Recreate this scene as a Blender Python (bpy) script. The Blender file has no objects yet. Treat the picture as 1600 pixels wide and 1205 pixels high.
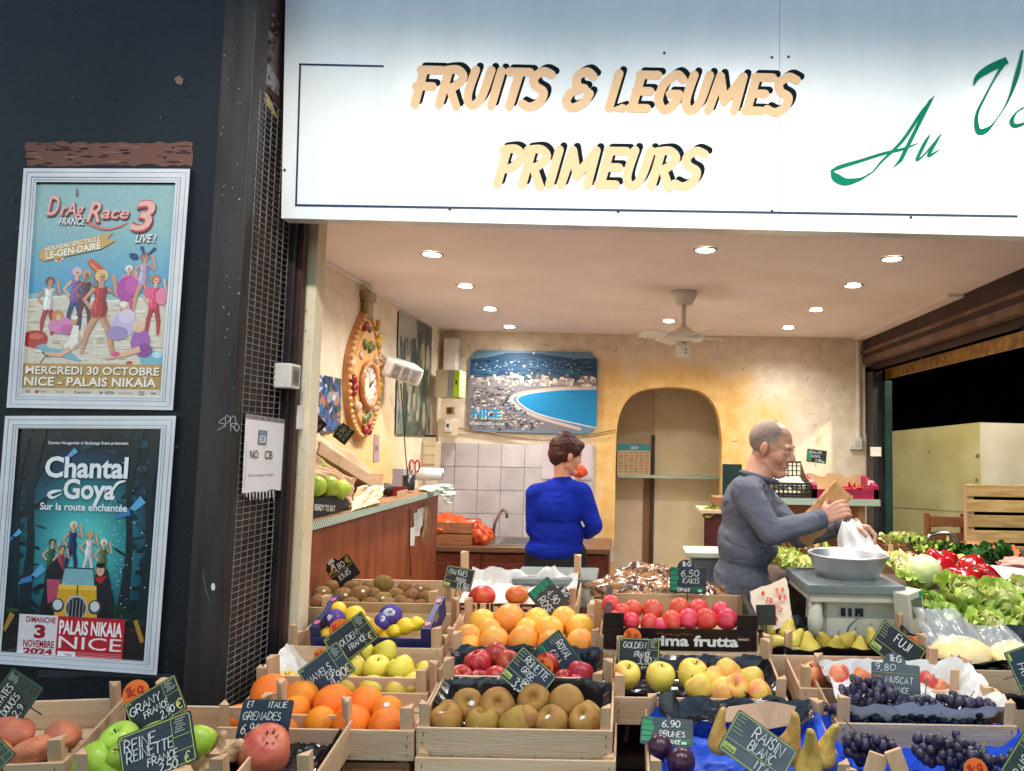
import bpy, bmesh, math, random
from mathutils import Vector, Matrix, Euler
random.seed(7)
R = math.radians
C = bpy.context.scene.collection
SC = bpy.context.scene

# --- camera
F = 1155.56                      # focal length in photo pixels (26 mm on 36 mm, 1600 px wide)
PPX, PPY = 983.0, 602.5
PITCH, ROLL = math.atan(87.5 / F), 0.018
CAM = Vector((0, 0, 1.62))
RM = Matrix.Rotation(math.pi / 2 + PITCH, 3, 'X') @ Matrix.Rotation(ROLL, 3, 'Z')
cd = bpy.data.cameras.new('camera')
cam = bpy.data.objects.new('camera', cd)
C.objects.link(cam)
cd.sensor_width = 36; cd.lens = 26
cd.shift_x = -(PPX - 800) / 1600
cd.clip_start = 0.05; cd.clip_end = 3000
cam.location = CAM
cam.rotation_euler = RM.to_euler()
SC.camera = cam

# --- world, sun, exposure
SUN_EL, SUN_ROT = R(35), R(20)
w = bpy.data.worlds.new('World'); SC.world = w; w.use_nodes = True
nt = w.node_tree
sky = nt.nodes.new('ShaderNodeTexSky')
sky.sky_type = 'NISHITA'; sky.sun_disc = False
sky.sun_elevation = SUN_EL; sky.sun_rotation = SUN_ROT
sky.air_density = 1.6; sky.dust_density = 1.0; sky.ozone_density = 2.0
nt.links.new(sky.outputs[0], nt.nodes['Background'].inputs[0])
nt.nodes['Background'].inputs[1].default_value = 0.08
sl = bpy.data.lights.new('sun', 'SUN'); sl.energy = 0.6; sl.angle = R(10); sl.color = (1, .93, .85)
so = bpy.data.objects.new('sun', sl); C.objects.link(so)
_sd = Vector((math.sin(SUN_ROT) * math.cos(SUN_EL), math.cos(SUN_ROT) * math.cos(SUN_EL), math.sin(SUN_EL)))
so.rotation_euler = _sd.to_track_quat('Z', 'Y').to_euler(); so.location = (0, 0, 30)
SC.view_settings.view_transform = 'Standard'
SC.view_settings.look = 'None'
SC.view_settings.exposure = 1.75
SC.view_settings.gamma = 1
SC.cycles.use_denoising = True
SC.cycles.max_bounces = 6
SC.cycles.diffuse_bounces = 5
SC.cycles.sample_clamp_indirect = 6
SC.cycles.transparent_max_bounces = 12
RAIL_W = 27.0          # watts of each rail downlight
CEIL_W = 21.0          # watts of each shop ceiling downlight

# --- geometry helpers
def ray(px, py):
 d = RM @ Vector(((px - PPX) / F, -(py - PPY) / F, -1.0))
 return d
def P(px, py, Y):
 d = ray(px, py); return CAM + d * (Y / d.y)
def Pz(px, py, z):
 d = ray(px, py); return CAM + d * ((z - CAM.z) / d.z)
def Px(px, py, x):
 d = ray(px, py); return CAM + d * (x / d.x)
def Ppl(px, py, o, n):
 d = ray(px, py); return CAM + d * ((o - CAM).dot(n) / d.dot(n))

def srgb(r, g=None, b=None):
 if g is None:
  r = r.lstrip('#'); r, g, b = (int(r[i:i + 2], 16) for i in (0, 2, 4))
 def f(c):
  c /= 255
  return c / 12.92 if c <= .04045 else ((c + .055) / 1.055) ** 2.4
 return (f(r), f(g), f(b), 1)

MATS = {}
def _bsdf(name):
 m = bpy.data.materials.new(name); m.use_nodes = True
 return m, m.node_tree, m.node_tree.nodes['Principled BSDF']

def pm(name, c1, c2=None, scale=6, rough=.6, bump=0, bscale=60, spec=.4, stretch=(1, 1, 1), vary=0, metal=0,
       detail=4, lo=.35, hi=.65, trans=0, alpha=1, coat=0, sss=0, hue=0):
 """procedural material: two colours mixed by object-space noise, bump, variation per object"""
 if name in MATS: return MATS[name]
 m, t, b = _bsdf(name); N = t.nodes.new; L = t.links.new
 c2 = c2 or c1
 tc = N('ShaderNodeTexCoord'); mp = N('ShaderNodeMapping'); mp.inputs['Scale'].default_value = stretch
 L(tc.outputs['Object'], mp.inputs[0])
 oi = N('ShaderNodeObjectInfo'); 
 off = N('ShaderNodeVectorMath'); off.operation = 'SCALE'; off.inputs[0].default_value = (7.3, 3.1, 5.7)
 L(oi.outputs['Random'], off.inputs['Scale'])
 L(off.outputs[0], mp.inputs['Location'])
 nz = N('ShaderNodeTexNoise'); nz.inputs['Scale'].default_value = scale; nz.inputs['Detail'].default_value = detail
 L(mp.outputs[0], nz.inputs['Vector'])
 rp = N('ShaderNodeMapRange'); rp.inputs[1].default_value = lo; rp.inputs[2].default_value = hi
 L(nz.outputs[0], rp.inputs[0])
 mx = N('ShaderNodeMix'); mx.data_type = 'RGBA'
 mx.inputs[6].default_value = c1; mx.inputs[7].default_value = c2
 L(rp.outputs[0], mx.inputs[0])
 out = mx.outputs[2]
 if vary or hue:
  hs = N('ShaderNodeHueSaturation')
  r1 = N('ShaderNodeMapRange'); r1.inputs[3].default_value = 1 - vary; r1.inputs[4].default_value = 1 + vary
  L(oi.outputs['Random'], r1.inputs[0]); L(r1.outputs[0], hs.inputs['Value'])
  if hue:
   wn = N('ShaderNodeTexWhiteNoise'); wn.noise_dimensions = '1D'
   L(oi.outputs['Random'], wn.inputs['W'])
   r2 = N('ShaderNodeMapRange'); r2.inputs[3].default_value = .5 - hue; r2.inputs[4].default_value = .5 + hue
   L(wn.outputs[0], r2.inputs[0]); L(r2.outputs[0], hs.inputs['Hue'])
  L(out, hs.inputs['Color']); out = hs.outputs[0]
 L(out, b.inputs['Base Color'])
 b.inputs['Roughness'].default_value = rough
 b.inputs['Specular IOR Level'].default_value = spec
 b.inputs['Metallic'].default_value = metal
 b.inputs['Alpha'].default_value = alpha
 if trans: b.inputs['Transmission Weight'].default_value = trans
 if coat: b.inputs['Coat Weight'].default_value = coat; b.inputs['Coat Roughness'].default_value = .15
 if sss:
  b.inputs['Subsurface Weight'].default_value = sss
  b.inputs['Subsurface Radius'].default_value = (.02, .008, .004)
  b.inputs['Subsurface Scale'].default_value = .3
 if bump:
  n2 = N('ShaderNodeTexNoise'); n2.inputs['Scale'].default_value = bscale; n2.inputs['Detail'].default_value = 3
  L(mp.outputs[0], n2.inputs['Vector'])
  bp = N('ShaderNodeBump'); bp.inputs['Strength'].default_value = bump; bp.inputs['Distance'].default_value = .004
  L(n2.outputs[0], bp.inputs['Height']); L(bp.outputs[0], b.inputs['Normal'])
 MATS[name] = m
 return m

def print_mat(name='print_ink', rough=.45, spec=.35, coat=0):
 """colour attribute printed on a flat thing, faint paper grain on top"""
 if name in MATS: return MATS[name]
 m, t, b = _bsdf(name); N = t.nodes.new; L = t.links.new
 a = N('ShaderNodeVertexColor'); a.layer_name = 'Col'
 tc = N('ShaderNodeTexCoord'); nz = N('ShaderNodeTexNoise'); nz.inputs['Scale'].default_value = 90; nz.inputs['Detail'].default_value = 4
 L(tc.outputs['Object'], nz.inputs['Vector'])
 rp = N('ShaderNodeMapRange'); rp.inputs[3].default_value = .86; rp.inputs[4].default_value = 1.1
 L(nz.outputs[0], rp.inputs[0])
 mx = N('ShaderNodeMix'); mx.data_type = 'RGBA'; mx.blend_type = 'MULTIPLY'; mx.inputs[0].default_value = 1
 L(a.outputs[0], mx.inputs[6]); L(rp.outputs[0], mx.inputs[7]); L(mx.outputs[2], b.inputs['Base Color'])
 b.inputs['Roughness'].default_value = rough; b.inputs['Specular IOR Level'].default_value = spec
 if coat: b.inputs['Coat Weight'].default_value = coat; b.inputs['Coat Roughness'].default_value = .08
 MATS[name] = m
 return m

def emit_mat(name, col, strength):
 if name in MATS: return MATS[name]
 m, t, b = _bsdf(name)
 b.inputs['Base Color'].default_value = col
 b.inputs['Emission Color'].default_value = col; b.inputs['Emission Strength'].default_value = strength
 MATS[name] = m; return m

def link(name, me, mat=None, parent=None, smooth=False):
 if mat is not None:
  for q in (mat if isinstance(mat, (list, tuple)) else [mat]): me.materials.append(q)
 if smooth:
  for p in me.polygons: p.use_smooth = True
 o = bpy.data.objects.new(name, me); C.objects.link(o)
 if parent is not None: o.parent = parent
 return o
def obj(name, bm, mat=None, parent=None, smooth=False):
 me = bpy.data.meshes.new(name); bm.to_mesh(me); bm.free()
 return link(name, me, mat, parent, smooth)
def tag(o, label, cat, group=None):
 o['label'] = label; o['category'] = cat
 if group: o['group'] = group
 return o
def thing(name, label, cat, loc=(0, 0, 0), rot=(0, 0, 0), group=None):
 o = bpy.data.objects.new(name, None); C.objects.link(o)
 o.empty_display_size = .05
 o.location = loc; o.rotation_euler = rot
 return tag(o, label, cat, group)
def struct(o):
 o['kind'] = 'structure'; return o
def copy_tree(o, parent=None):
 c = o.copy(); C.objects.link(c)
 if parent is not None: c.parent = parent
 for ch in list(o.children): copy_tree(ch, c)
 return c

def box(bm, x0, x1, y0, y1, z0, z1, bev=0, M=None, mi=0):
 vs = [bm.verts.new(v) for v in ((x0, y0, z0), (x1, y0, z0), (x1, y1, z0), (x0, y1, z0), (x0, y0, z1), (x1, y0, z1), (x1, y1, z1), (x0, y1, z1))]
 fs = [bm.faces.new([vs[i] for i in f]) for f in ((3, 2, 1, 0), (4, 5, 6, 7), (0, 1, 5, 4), (1, 2, 6, 5), (2, 3, 7, 6), (3, 0, 4, 7))]
 for f in fs: f.material_index = mi
 allv = vs
 if bev:
  es = list({e for f in fs for e in f.edges})
  r = bmesh.ops.bevel(bm, geom=es, offset=bev, segments=2, profile=.6, affect='EDGES')
  allv = list({v for f in r['faces'] for v in f.verts} | {v for v in vs if v.is_valid})
  for f in r['faces']: f.material_index = mi
 if M is not None:
  for v in allv: v.co = M @ v.co
 return allv
def bx(name, a, b, mat, parent=None, bev=0):
 bm = bmesh.new(); box(bm, min(a[0], b[0]), max(a[0], b[0]), min(a[1], b[1]), max(a[1], b[1]), min(a[2], b[2]), max(a[2], b[2]), bev)
 return obj(name, bm, mat, parent)
def tube(bm, pts, rad, seg=8, cap=True):
 """tube along a polyline; rad is a number or a list"""
 pts = [Vector(p) for p in pts]; n = len(pts)
 rads = rad if isinstance(rad, (list, tuple)) else [rad] * n
 rings = []; up = Vector((0, 0, 1)); prev = None
 for i, p in enumerate(pts):
  t = (pts[min(i + 1, n - 1)] - pts[max(i - 1, 0)]).normalized()
  if prev is None:
   a = t.cross(up if abs(t.z) < .9 else Vector((1, 0, 0))).normalized()
  else:
   a = (prev - t * prev.dot(t)).normalized()
  prev = a; b = t.cross(a)
  rings.append([bm.verts.new(p + (a * math.cos(k * 2 * math.pi / seg) + b * math.sin(k * 2 * math.pi / seg)) * rads[i]) for k in range(seg)])
 for i in range(n - 1):
  for k in range(seg):
   bm.faces.new((rings[i][k], rings[i][(k + 1) % seg], rings[i + 1][(k + 1) % seg], rings[i + 1][k]))
 if cap:
  bm.faces.new(list(reversed(rings[0]))); bm.faces.new(rings[-1])
def lathe(bm, prof, seg=24, M=None, wob=None):
 """prof: list of (radius, z); radius 0 closes"""
 rows = []
 for r, z in prof:
  if r < 1e-6: rows.append([bm.verts.new((0, 0, z))])
  else:
   rows.append([bm.verts.new((r * (1 + (wob(k * 2 * math.pi / seg, z) if wob else 0)) * math.cos(k * 2 * math.pi / seg),
                                       r * (1 + (wob(k * 2 * math.pi / seg, z) if wob else 0)) * math.sin(k * 2 * math.pi / seg), z)) for k in range(seg)])
 for a, b in zip(rows, rows[1:]):
  for k in range(seg):
   k2 = (k + 1) % seg
   if len(a) == 1 and len(b) == 1: continue
   if len(a) == 1: bm.faces.new((a[0], b[k2], b[k]))
   elif len(b) == 1: bm.faces.new((a[k], a[k2], b[0]))
   else: bm.faces.new((a[k], a[k2], b[k2], b[k]))
 if M is not None:
  for row in rows:
   for v in row: v.co = M @ v.co
 bmesh.ops.recalc_face_normals(bm, faces=bm.faces)
def spline(pts, n=6):
 """catmull-rom through 2-d or 3-d points"""
 pts = [Vector(p) for p in pts]; out = []
 for i in range(len(pts) - 1):
  p0, p1, p2, p3 = pts[max(i - 1, 0)], pts[i], pts[i + 1], pts[min(i + 2, len(pts) - 1)]
  for k in range(n):
   t = k / n
   out.append(.5 * ((2 * p1) + (p2 - p0) * t + (2 * p0 - 5 * p1 + 4 * p2 - p3) * t * t + (3 * p1 - p0 - 3 * p2 + p3) * t ** 3))
 out.append(pts[-1]); return out
def ball(bm, c, r, seg=12, rings=8, sc=(1, 1, 1), rot=None):
 M = Matrix.Translation(c) @ (rot.to_matrix().to_4x4() if rot else Matrix.Identity(4)) @ Matrix.Diagonal((r * sc[0], r * sc[1], r * sc[2], 1))
 bmesh.ops.create_uvsphere(bm, u_segments=seg, v_segments=rings, radius=1, matrix=M)
def evaluated(o, name):
 """apply the modifiers of a temporary object, return the mesh and drop the object"""
 dg = bpy.context.evaluated_depsgraph_get(); dg.update()
 me = bpy.data.meshes.new_from_object(o.evaluated_get(dg), depsgraph=dg)
 me.name = name
 bpy.data.objects.remove(o, do_unlink=True)
 return me
def blob(bm, name, voxel, smooth=4, disp=0, dscale=.1, disp2=0, dscale2=.03):
 """closed shapes in bm fused into one continuous skin"""
 me = bpy.data.meshes.new('tmp'); bm.to_mesh(me); bm.free()
 o = bpy.data.objects.new('tmp', me); C.objects.link(o)
 md = o.modifiers.new('r', 'REMESH'); md.mode = 'VOXEL'; md.voxel_size = voxel; md.use_smooth_shade = True
 if smooth:
  s = o.modifiers.new('s', 'SMOOTH'); s.iterations = smooth; s.factor = .5
 for dv, ds in ((disp, dscale), (disp2, dscale2)):
  if dv:
   tx = bpy.data.textures.new('t', 'CLOUDS'); tx.noise_scale = ds
   d = o.modifiers.new('d', 'DISPLACE'); d.texture = tx; d.strength = dv; d.mid_level = .5; d.texture_coords = 'LOCAL'
 me2 = evaluated(o, name)
 for p in me2.polygons: p.use_smooth = True
 return me2
def cone_cap(bm, p0, r0, p1, r1, seg=14):
 """tapered limb with round ends"""
 p0, p1 = Vector(p0), Vector(p1)
 d = p1 - p0; L = d.length or 1e-6
 q = d.to_track_quat('Z', 'Y').to_matrix().to_4x4()
 prof = []
 for k in range(5): a = -math.pi / 2 + k * math.pi / 8; prof.append((max(0, r0 * math.cos(a)) if k else 0, r0 * math.sin(a)))
 for k in range(5): a = k * math.pi / 8; prof.append((r1 * math.cos(a) if k < 4 else 0, L + r1 * math.sin(a)))
 b2 = bmesh.new(); lathe(b2, prof, seg, Matrix.Translation(p0) @ q)
 me = bpy.data.meshes.new('t'); b2.to_mesh(me); b2.free(); bm.from_mesh(me); bpy.data.meshes.remove(me)

# --- flat printed matter
_fc = {}
def font_tris(s, bold=0.0, shear=0.0):
 k = (s, bold, shear)
 if k not in _fc:
  cu = bpy.data.curves.new('t', 'FONT'); cu.body = s; cu.size = 1; cu.offset = bold; cu.shear = shear; cu.resolution_u = 3
  o = bpy.data.objects.new('t', cu); C.objects.link(o)
  me = evaluated(o, 't')
  vs = [(v.co.x, v.co.y) for v in me.vertices]; fs = [tuple(p.vertices) for p in me.polygons]
  bpy.data.meshes.remove(me); bpy.data.curves.remove(cu)
  if not vs: vs = [(0, 0)]
  x0 = min(v[0] for v in vs); x1 = max(v[0] for v in vs); y0 = min(v[1] for v in vs); y1 = max(v[1] for v in vs)
  _fc[k] = (vs, fs, x0, x1, y0, y1)
 return _fc[k]

# single-stroke hand lettering, unit cap height, per glyph: width, strokes
HF = {
 'A': (.7, [[(0, 0), (.35, 1), (.7, 0)], [(.14, .38), (.58, .38)]]), 'B': (.6, [[(0, 0), (0, 1), (.4, .96), (.5, .77), (.38, .56), (0, .53)], [(.38, .55), (.58, .34), (.5, .06), (0, 0)]]),
 'C': (.6, [[(.6, .85), (.35, 1), (.06, .7), (.03, .35), (.28, 0), (.6, .14)]]), 'D': (.62, [[(0, 0), (0, 1), (.36, .92), (.6, .6), (.56, .3), (.34, .05), (0, 0)]]),
 'E': (.52, [[(.52, 1), (0, 1), (0, 0), (.54, 0)], [(0, .52), (.42, .54)]]), 'F': (.52, [[(.52, 1), (0, 1), (0, 0)], [(0, .52), (.42, .54)]]),
 'G': (.65, [[(.6, .86), (.35, 1), (.06, .7), (.04, .33), (.3, 0), (.62, .14), (.62, .45), (.36, .45)]]), 'H': (.6, [[(0, 0), (0, 1)], [(.6, 0), (.6, 1)], [(0, .5), (.6, .5)]]),
 'I': (.12, [[(.06, 0), (.06, 1)]]), 'J': (.45, [[(.42, 1), (.42, .2), (.25, 0), (0, .14)]]), 'K': (.6, [[(0, 0), (0, 1)], [(.56, 1), (0, .45), (.6, 0)]]),
 'L': (.5, [[(0, 1), (0, 0), (.5, 0)]]), 'M': (.8, [[(0, 0), (.08, 1), (.4, .3), (.72, 1), (.8, 0)]]), 'N': (.64, [[(0, 0), (0, 1), (.62, 0), (.62, 1)]]),
 'O': (.68, [[(.34, 1), (.06, .74), (.04, .3), (.32, 0), (.62, .26), (.64, .7), (.34, 1)]]), 'P': (.56, [[(0, 0), (0, 1), (.4, .96), (.54, .73), (.4, .5), (0, .46)]]),
 'Q': (.68, [[(.34, 1), (.06, .74), (.04, .3), (.32, 0), (.62, .26), (.64, .7), (.34, 1)], [(.4, .25), (.68, -.06)]]), 'R': (.6, [[(0, 0), (0, 1), (.4, .96), (.54, .74), (.38, .52), (0, .47)], [(.25, .5), (.6, 0)]]),
 'S': (.54, [[(.52, .86), (.28, 1), (.04, .78), (.14, .57), (.42, .44), (.5, .2), (.28, 0), (0, .14)]]), 'T': (.6, [[(0, 1), (.62, 1)], [(.31, 1), (.3, 0)]]),
 'U': (.6, [[(0, 1), (.02, .26), (.28, 0), (.56, .24), (.6, 1)]]), 'V': (.62, [[(0, 1), (.3, 0), (.62, 1)]]), 'W': (.86, [[(0, 1), (.2, 0), (.43, .7), (.64, 0), (.86, 1)]]),
 'X': (.6, [[(0, 0), (.6, 1)], [(0, 1), (.6, 0)]]), 'Y': (.6, [[(0, 1), (.3, .5), (.6, 1)], [(.3, .5), (.28, 0)]]), 'Z': (.55, [[(0, 1), (.55, 1), (0, 0), (.56, 0)]]),
 '0': (.56, [[(.28, 1), (.03, .7), (.03, .3), (.28, 0), (.54, .3), (.54, .7), (.28, 1)]]), '1': (.25, [[(0, .75), (.22, 1), (.22, 0)]]), '2': (.52, [[(.02, .78), (.26, 1), (.5, .74), (.3, .36), (0, 0), (.54, 0)]]),
 '3': (.5, [[(.02, .9), (.28, 1), (.48, .77), (.22, .55), (.5, .3), (.28, 0), (0, .12)]]), '4': (.56, [[(.4, 0), (.4, 1), (0, .32), (.56, .32)]]), '5': (.52, [[(.5, 1), (.08, 1), (.04, .56), (.34, .6), (.52, .32), (.3, 0), (0, .1)]]),
 '6': (.54, [[(.46, .96), (.14, .66), (.03, .26), (.27, 0), (.52, .26), (.3, .52), (.06, .36)]]), '7': (.5, [[(0, 1), (.5, 1), (.18, 0)]]), '8': (.52, [[(.27, .54), (.05, .77), (.27, 1), (.48, .77), (.27, .54), (.02, .26), (.27, 0), (.52, .26), (.27, .54)]]),
 '9': (.54, [[(.5, .64), (.26, .46), (.04, .72), (.27, 1), (.5, .76), (.46, .3), (.2, 0)]]), ',': (.14, [[(.1, .08), (.02, -.16)]]), '.': (.12, [[(.04, 0), (.08, .06)]]), '/': (.4, [[(0, -.05), (.4, 1.05)]]),
 '-': (.4, [[(.03, .48), (.37, .48)]]), '&': (.72, [[(.7, .02), (.14, .7), (.2, .93), (.4, 1), (.5, .8), (.1, .4), (.06, .14), (.3, 0), (.56, .18), (.68, .44)]]),
 '€': (.6, [[(.58, .88), (.36, 1), (.12, .72), (.1, .3), (.34, 0), (.6, .12)], [(0, .6), (.44, .6)], [(0, .42), (.42, .42)]]), '!': (.12, [[(.06, .3), (.06, 1)], [(.06, 0), (.06, .06)]]), ' ': (.36, []),
 'k': (.46, [[(0, 0), (0, 1)], [(.4, .6), (0, .26), (.44, 0)]]), 'g': (.46, [[(.42, .55), (.2, .64), (.03, .36), (.2, .06), (.42, .26), (.42, .6), (.42, -.16), (.2, -.3), (.02, -.2)]]),
}
class Flat:
 """coloured polygons stacked in thin layers on a plane; mapped to 3-d by fn(x, y, lift)"""
 STEP = .0004
 def __init__(s): s.v = []; s.f = []; s.c = []; s.k = 0; s.st = Flat.STEP
 def lay(s): s.k += 1
 def add(s, pts, faces, col):
  b = len(s.v); s.v += [(p[0], p[1], s.k * s.st) for p in pts]
  for f in faces: s.f.append(tuple(b + i for i in f)); s.c.append(col)
 def poly(s, pts, col, lay=True):
  if lay: s.lay()
  s.add(pts, [tuple(range(len(pts)))], col)
 def rect(s, x0, y0, x1, y1, col, lay=True): s.poly([(x0, y0), (x1, y0), (x1, y1), (x0, y1)], col, lay)
 def ell(s, x, y, rx, ry, col, n=16, lay=True, rot=0):
  c, q = math.cos(rot), math.sin(rot)
  s.poly([(x + rx * math.cos(a) * c - ry * math.sin(a) * q, y + rx * math.cos(a) * q + ry * math.sin(a) * c) for a in [k * 2 * math.pi / n for k in range(n)]], col, lay)
 def stroke(s, pts, wd, col, lay=True, smooth=0, sq=False):
  """ribbon along a polyline; wd is a number or one width per point"""
  if lay: s.lay()
  if smooth: 
   if isinstance(wd, (list, tuple)):
    p3 = spline([(p[0], p[1], wv) for p, wv in zip(pts, wd)], smooth); pts = [(p.x, p.y) for p in p3]; wd = [max(p.z, 0) for p in p3]
   else: pts = [(p.x, p.y) for p in spline([Vector((p[0], p[1], 0)) for p in pts], smooth)]
  n = len(pts); ws = wd if isinstance(wd, (list, tuple)) else [wd] * n
  L = []; Rr = []
  for i in range(n):
   a = Vector((pts[max(i - 1, 0)])); a = Vector(pts[max(i - 1, 0)][:2]); b = Vector(pts[min(i + 1, n - 1)][:2])
   t = (b - a); t = t.normalized() if t.length > 1e-9 else Vector((1, 0))
   p = Vector(pts[i][:2]); q = Vector((-t.y, t.x)) * ws[i] / 2
   if sq and i == 0: p = p - t * ws[i] / 2
   if sq and i == n - 1: p = p + t * ws[i] / 2
   L.append(p + q); Rr.append(p - q)
  if not lay: s.k += .11
  b = len(s.v)
  s.v += [(p.x, p.y, (s.k + .006 * i) * s.st) for i, p in enumerate(L)] + [(p.x, p.y, (s.k + .006 * i) * s.st) for i, p in enumerate(Rr)]
  for i in range(n - 1): s.f.append((b + n + i, b + n + i + 1, b + i + 1, b + i)); s.c.append(col)
 def text(s, txt, x, y, h, col, width=None, bold=0.0, shear=0.0, rot=0, align='l', sy=-1):
  """block lettering with cap height h; sy=-1 for coordinates that run down"""
  s.lay(); vs, fs, x0, x1, y0, y1 = font_tris(txt, bold, shear)
  k = h / .69; kx = k if width is None else width / max(x1 - x0, 1e-6)
  W = (x1 - x0) * kx; ox = {'l': 0, 'c': -W / 2, 'r': -W}[align]
  c, q = math.cos(rot), math.sin(rot)
  pts = []
  for vx, vy in vs:
   u = (vx - x0) * kx + ox; v = vy * k * sy
   pts.append((x + u * c - v * q, y + u * q + v * c))
  s.add(pts, fs, col); return W
 def hand(s, txt, x, y, h, col, wd=None, width=None, slant=.12, rot=0, sy=-1, gap=.17, jit=.04, sm=3, sq=False, rng=None, align='l'):
  """hand lettering with strokes of width wd"""
  rng = rng or random
  W0 = sum(HF.get(ch, HF['O'])[0] + gap for ch in txt) - gap
  k = h; kx = k if width is None else width / W0
  wd = wd or h * .13; cx = {'l': 0, 'c': -W0 / 2, 'r': -W0}[align]; c, q = math.cos(rot), math.sin(rot); s.lay()
  for ch in txt:
   gw, sts = HF.get(ch, HF.get(ch.upper(), HF['O']))
   dy = rng.uniform(-jit, jit)
   for st in sts:
    pp = []
    for (a, b) in st:
     a2 = a + cx + rng.uniform(-jit, jit) * .6; b2 = b + dy + rng.uniform(-jit, jit) * .6
     u = (a2 + slant * b2) * kx; v = b2 * k * sy
     pp.append((x + u * c - v * q, y + u * q + v * c))
    curved = ch in 'BCDGJOPQRSU023568 9&€kg'
    s.stroke(pp, wd, col, lay=False, smooth=sm if curved else 0, sq=sq)
   cx += gw + gap
  return W0 * kx
 def build(s, name, fn, mat, parent=None, inv=None):
  me = bpy.data.meshes.new(name)
  q = min(1, .004 / max(s.k * s.st, 1e-9)); vs = [fn(a, b, c * q) for a, b, c in s.v]
  if inv is not None: vs = [inv @ Vector(v) for v in vs]
  me.from_pydata(vs, [], s.f); me.update()
  ca = me.color_attributes.new('Col', 'FLOAT_COLOR', 'CORNER')
  for p, col in zip(me.polygons, s.c):
   for li in p.loop_indices: ca.data[li].color = col
  return link(name, me, mat, parent)
def on_plane_Y(Y):
 """photo-plane drawing laid on the vertical plane at depth Y, lifted towards the street"""
 return lambda x, y, l: P(x, y, Y - l)
# --- materials of the place
navy = pm('navy_paint', srgb(10, 14, 22), srgb(20, 26, 36), 3, .5, .35, 40, .35, lo=.3, hi=.75)
trim_m = pm('worn_trim', srgb(36, 32, 30), srgb(54, 50, 47), 7, .55, .3, 50, .35, stretch=(3, 3, .4))
brownwall = pm('brown_paint', srgb(44, 29, 24), srgb(68, 48, 38), 9, .6, .4, 50)
black_m = pm('black_metal', srgb(26, 24, 26), srgb(40, 36, 36), 12, .45, .1)
cream = pm('cream_plaster', srgb(232, 220, 194), srgb(216, 194, 152), 3, .85, .5, 30, .2, lo=.35, hi=.8)
ceil_m = pm('ceiling_paint', srgb(238, 227, 221), srgb(228, 215, 208), 2, .7, .08, 20, .2)
wire_m = pm('galvanised_wire', srgb(138, 138, 140), srgb(104, 102, 102), 30, .45, 0, metal=.3)
white_m = pm('white_plastic', srgb(225, 222, 214), srgb(205, 200, 190), 8, .4, .05)
grey_m = pm('grey_plastic', srgb(150, 150, 145), srgb(130, 132, 128), 8, .45, .05)
green_m = pm('green_painted_steel', srgb(22, 58, 52), srgb(14, 36, 34), 6, .45, .2)
voidm = pm('unlit_black', srgb(9, 9, 9), srgb(14, 12, 11), 3, .95, 0, spec=.05)  # near-black base colour stands in for the unlit dark
chrome = pm('chrome', srgb(190, 188, 184), srgb(160, 158, 155), 20, .18, 0, metal=1)
ink = print_mat()
gloss_ink = print_mat('poster_ink', .3, .5, .25)

# --- ground
bm = bmesh.new(); box(bm, -400, 400, -400, 400, -.2, 0)
g = struct(obj('street', bm, pm('asphalt', srgb(62, 60, 58), srgb(84, 80, 76), 5, .9, .4, 80)))
bm = bmesh.new(); box(bm, -1.5, 8, 2.3, 9, .001, .006)
struct(obj('floor', bm, pm('floor_tile', srgb(222, 212, 204), srgb(206, 194, 184), 4, .5, .1)))

# --- left facade
YF = 2.10
t = thing('facade_wall', 'dark navy painted facade wall behind the two framed posters', 'wall', (-2.5, YF, 0))
bx('wall_panel', (-1.5, 0, 0), (1.33, .14, 3.4), navy, t)
f = Flat(); rng = random.Random(3)
def ragged(x0, y0, x1, y1, n, j, rng):
 pts = [(x0 + (x1 - x0) * k / n, y0 + rng.uniform(-j, j)) for k in range(n)] + [(x1 + rng.uniform(-j, j), y0 + (y1 - y0) * k / 5) for k in range(5)]
 return pts + [(x1 - (x1 - x0) * k / n, y1 + rng.uniform(-j, j)) for k in range(n)] + [(x0 + rng.uniform(-j, j), y1 - (y1 - y0) * k / 5) for k in range(5)]
f.poly(ragged(40, 223, 300, 258, 26, 2.5, rng), srgb(112, 78, 70))
for k in range(46):
 x = rng.uniform(44, 290); y = rng.uniform(226, 256); f.ell(x, y, rng.uniform(2, 14), rng.uniform(.6, 2), srgb(*rng.choice([(70, 46, 44), (134, 100, 92), (50, 36, 40)])), 9)
f.poly([(272, 122), (280, 118), (287, 124), (284, 133), (276, 131)], srgb(120, 100, 92))
f.poly([(275, 1062)] + [(60 + 40 * k, 1058 + rng.uniform(-3, 3)) for k in range(4)][::-1] + [(60, 1047), (275, 1053)], srgb(58, 60, 66))
for k in range(60):
 x = rng.uniform(8, 322); y = rng.uniform(20, 1160); f.ell(x, y, rng.uniform(.8, 4), rng.uniform(.6, 2.6), srgb(*rng.choice([(24, 28, 36), (62, 68, 78), (70, 66, 66), (40, 50, 64)])), 7, rot=rng.uniform(0, 3))
Minv = Matrix.Translation((2.5, -YF, 0))
f.build('bare_patch', on_plane_Y(YF - .001), print_mat('flaking_paint', .7, .2), t, Minv)
t = thing('timber_post', 'worn dark grey timber post with a white graffiti tag', 'post', (-1.135, 2.09, 0))
bx('board', (-.05, -.045, 0), (.043, .03, 3.4), trim_m, t, .004)
f = Flat(); W_ = srgb(170, 168, 166)
for st in ([(352, 652), (342, 660), (352, 664), (340, 672)], [(352, 668), (353, 650), (360, 654), (354, 662)], [(361, 674), (360, 656), (366, 650), (368, 661), (361, 663), (370, 674)], [(370, 661), (374, 668), (370, 674), (366, 668), (370, 661)]):
 f.stroke(st, 1.0, W_, smooth=3)
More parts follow.
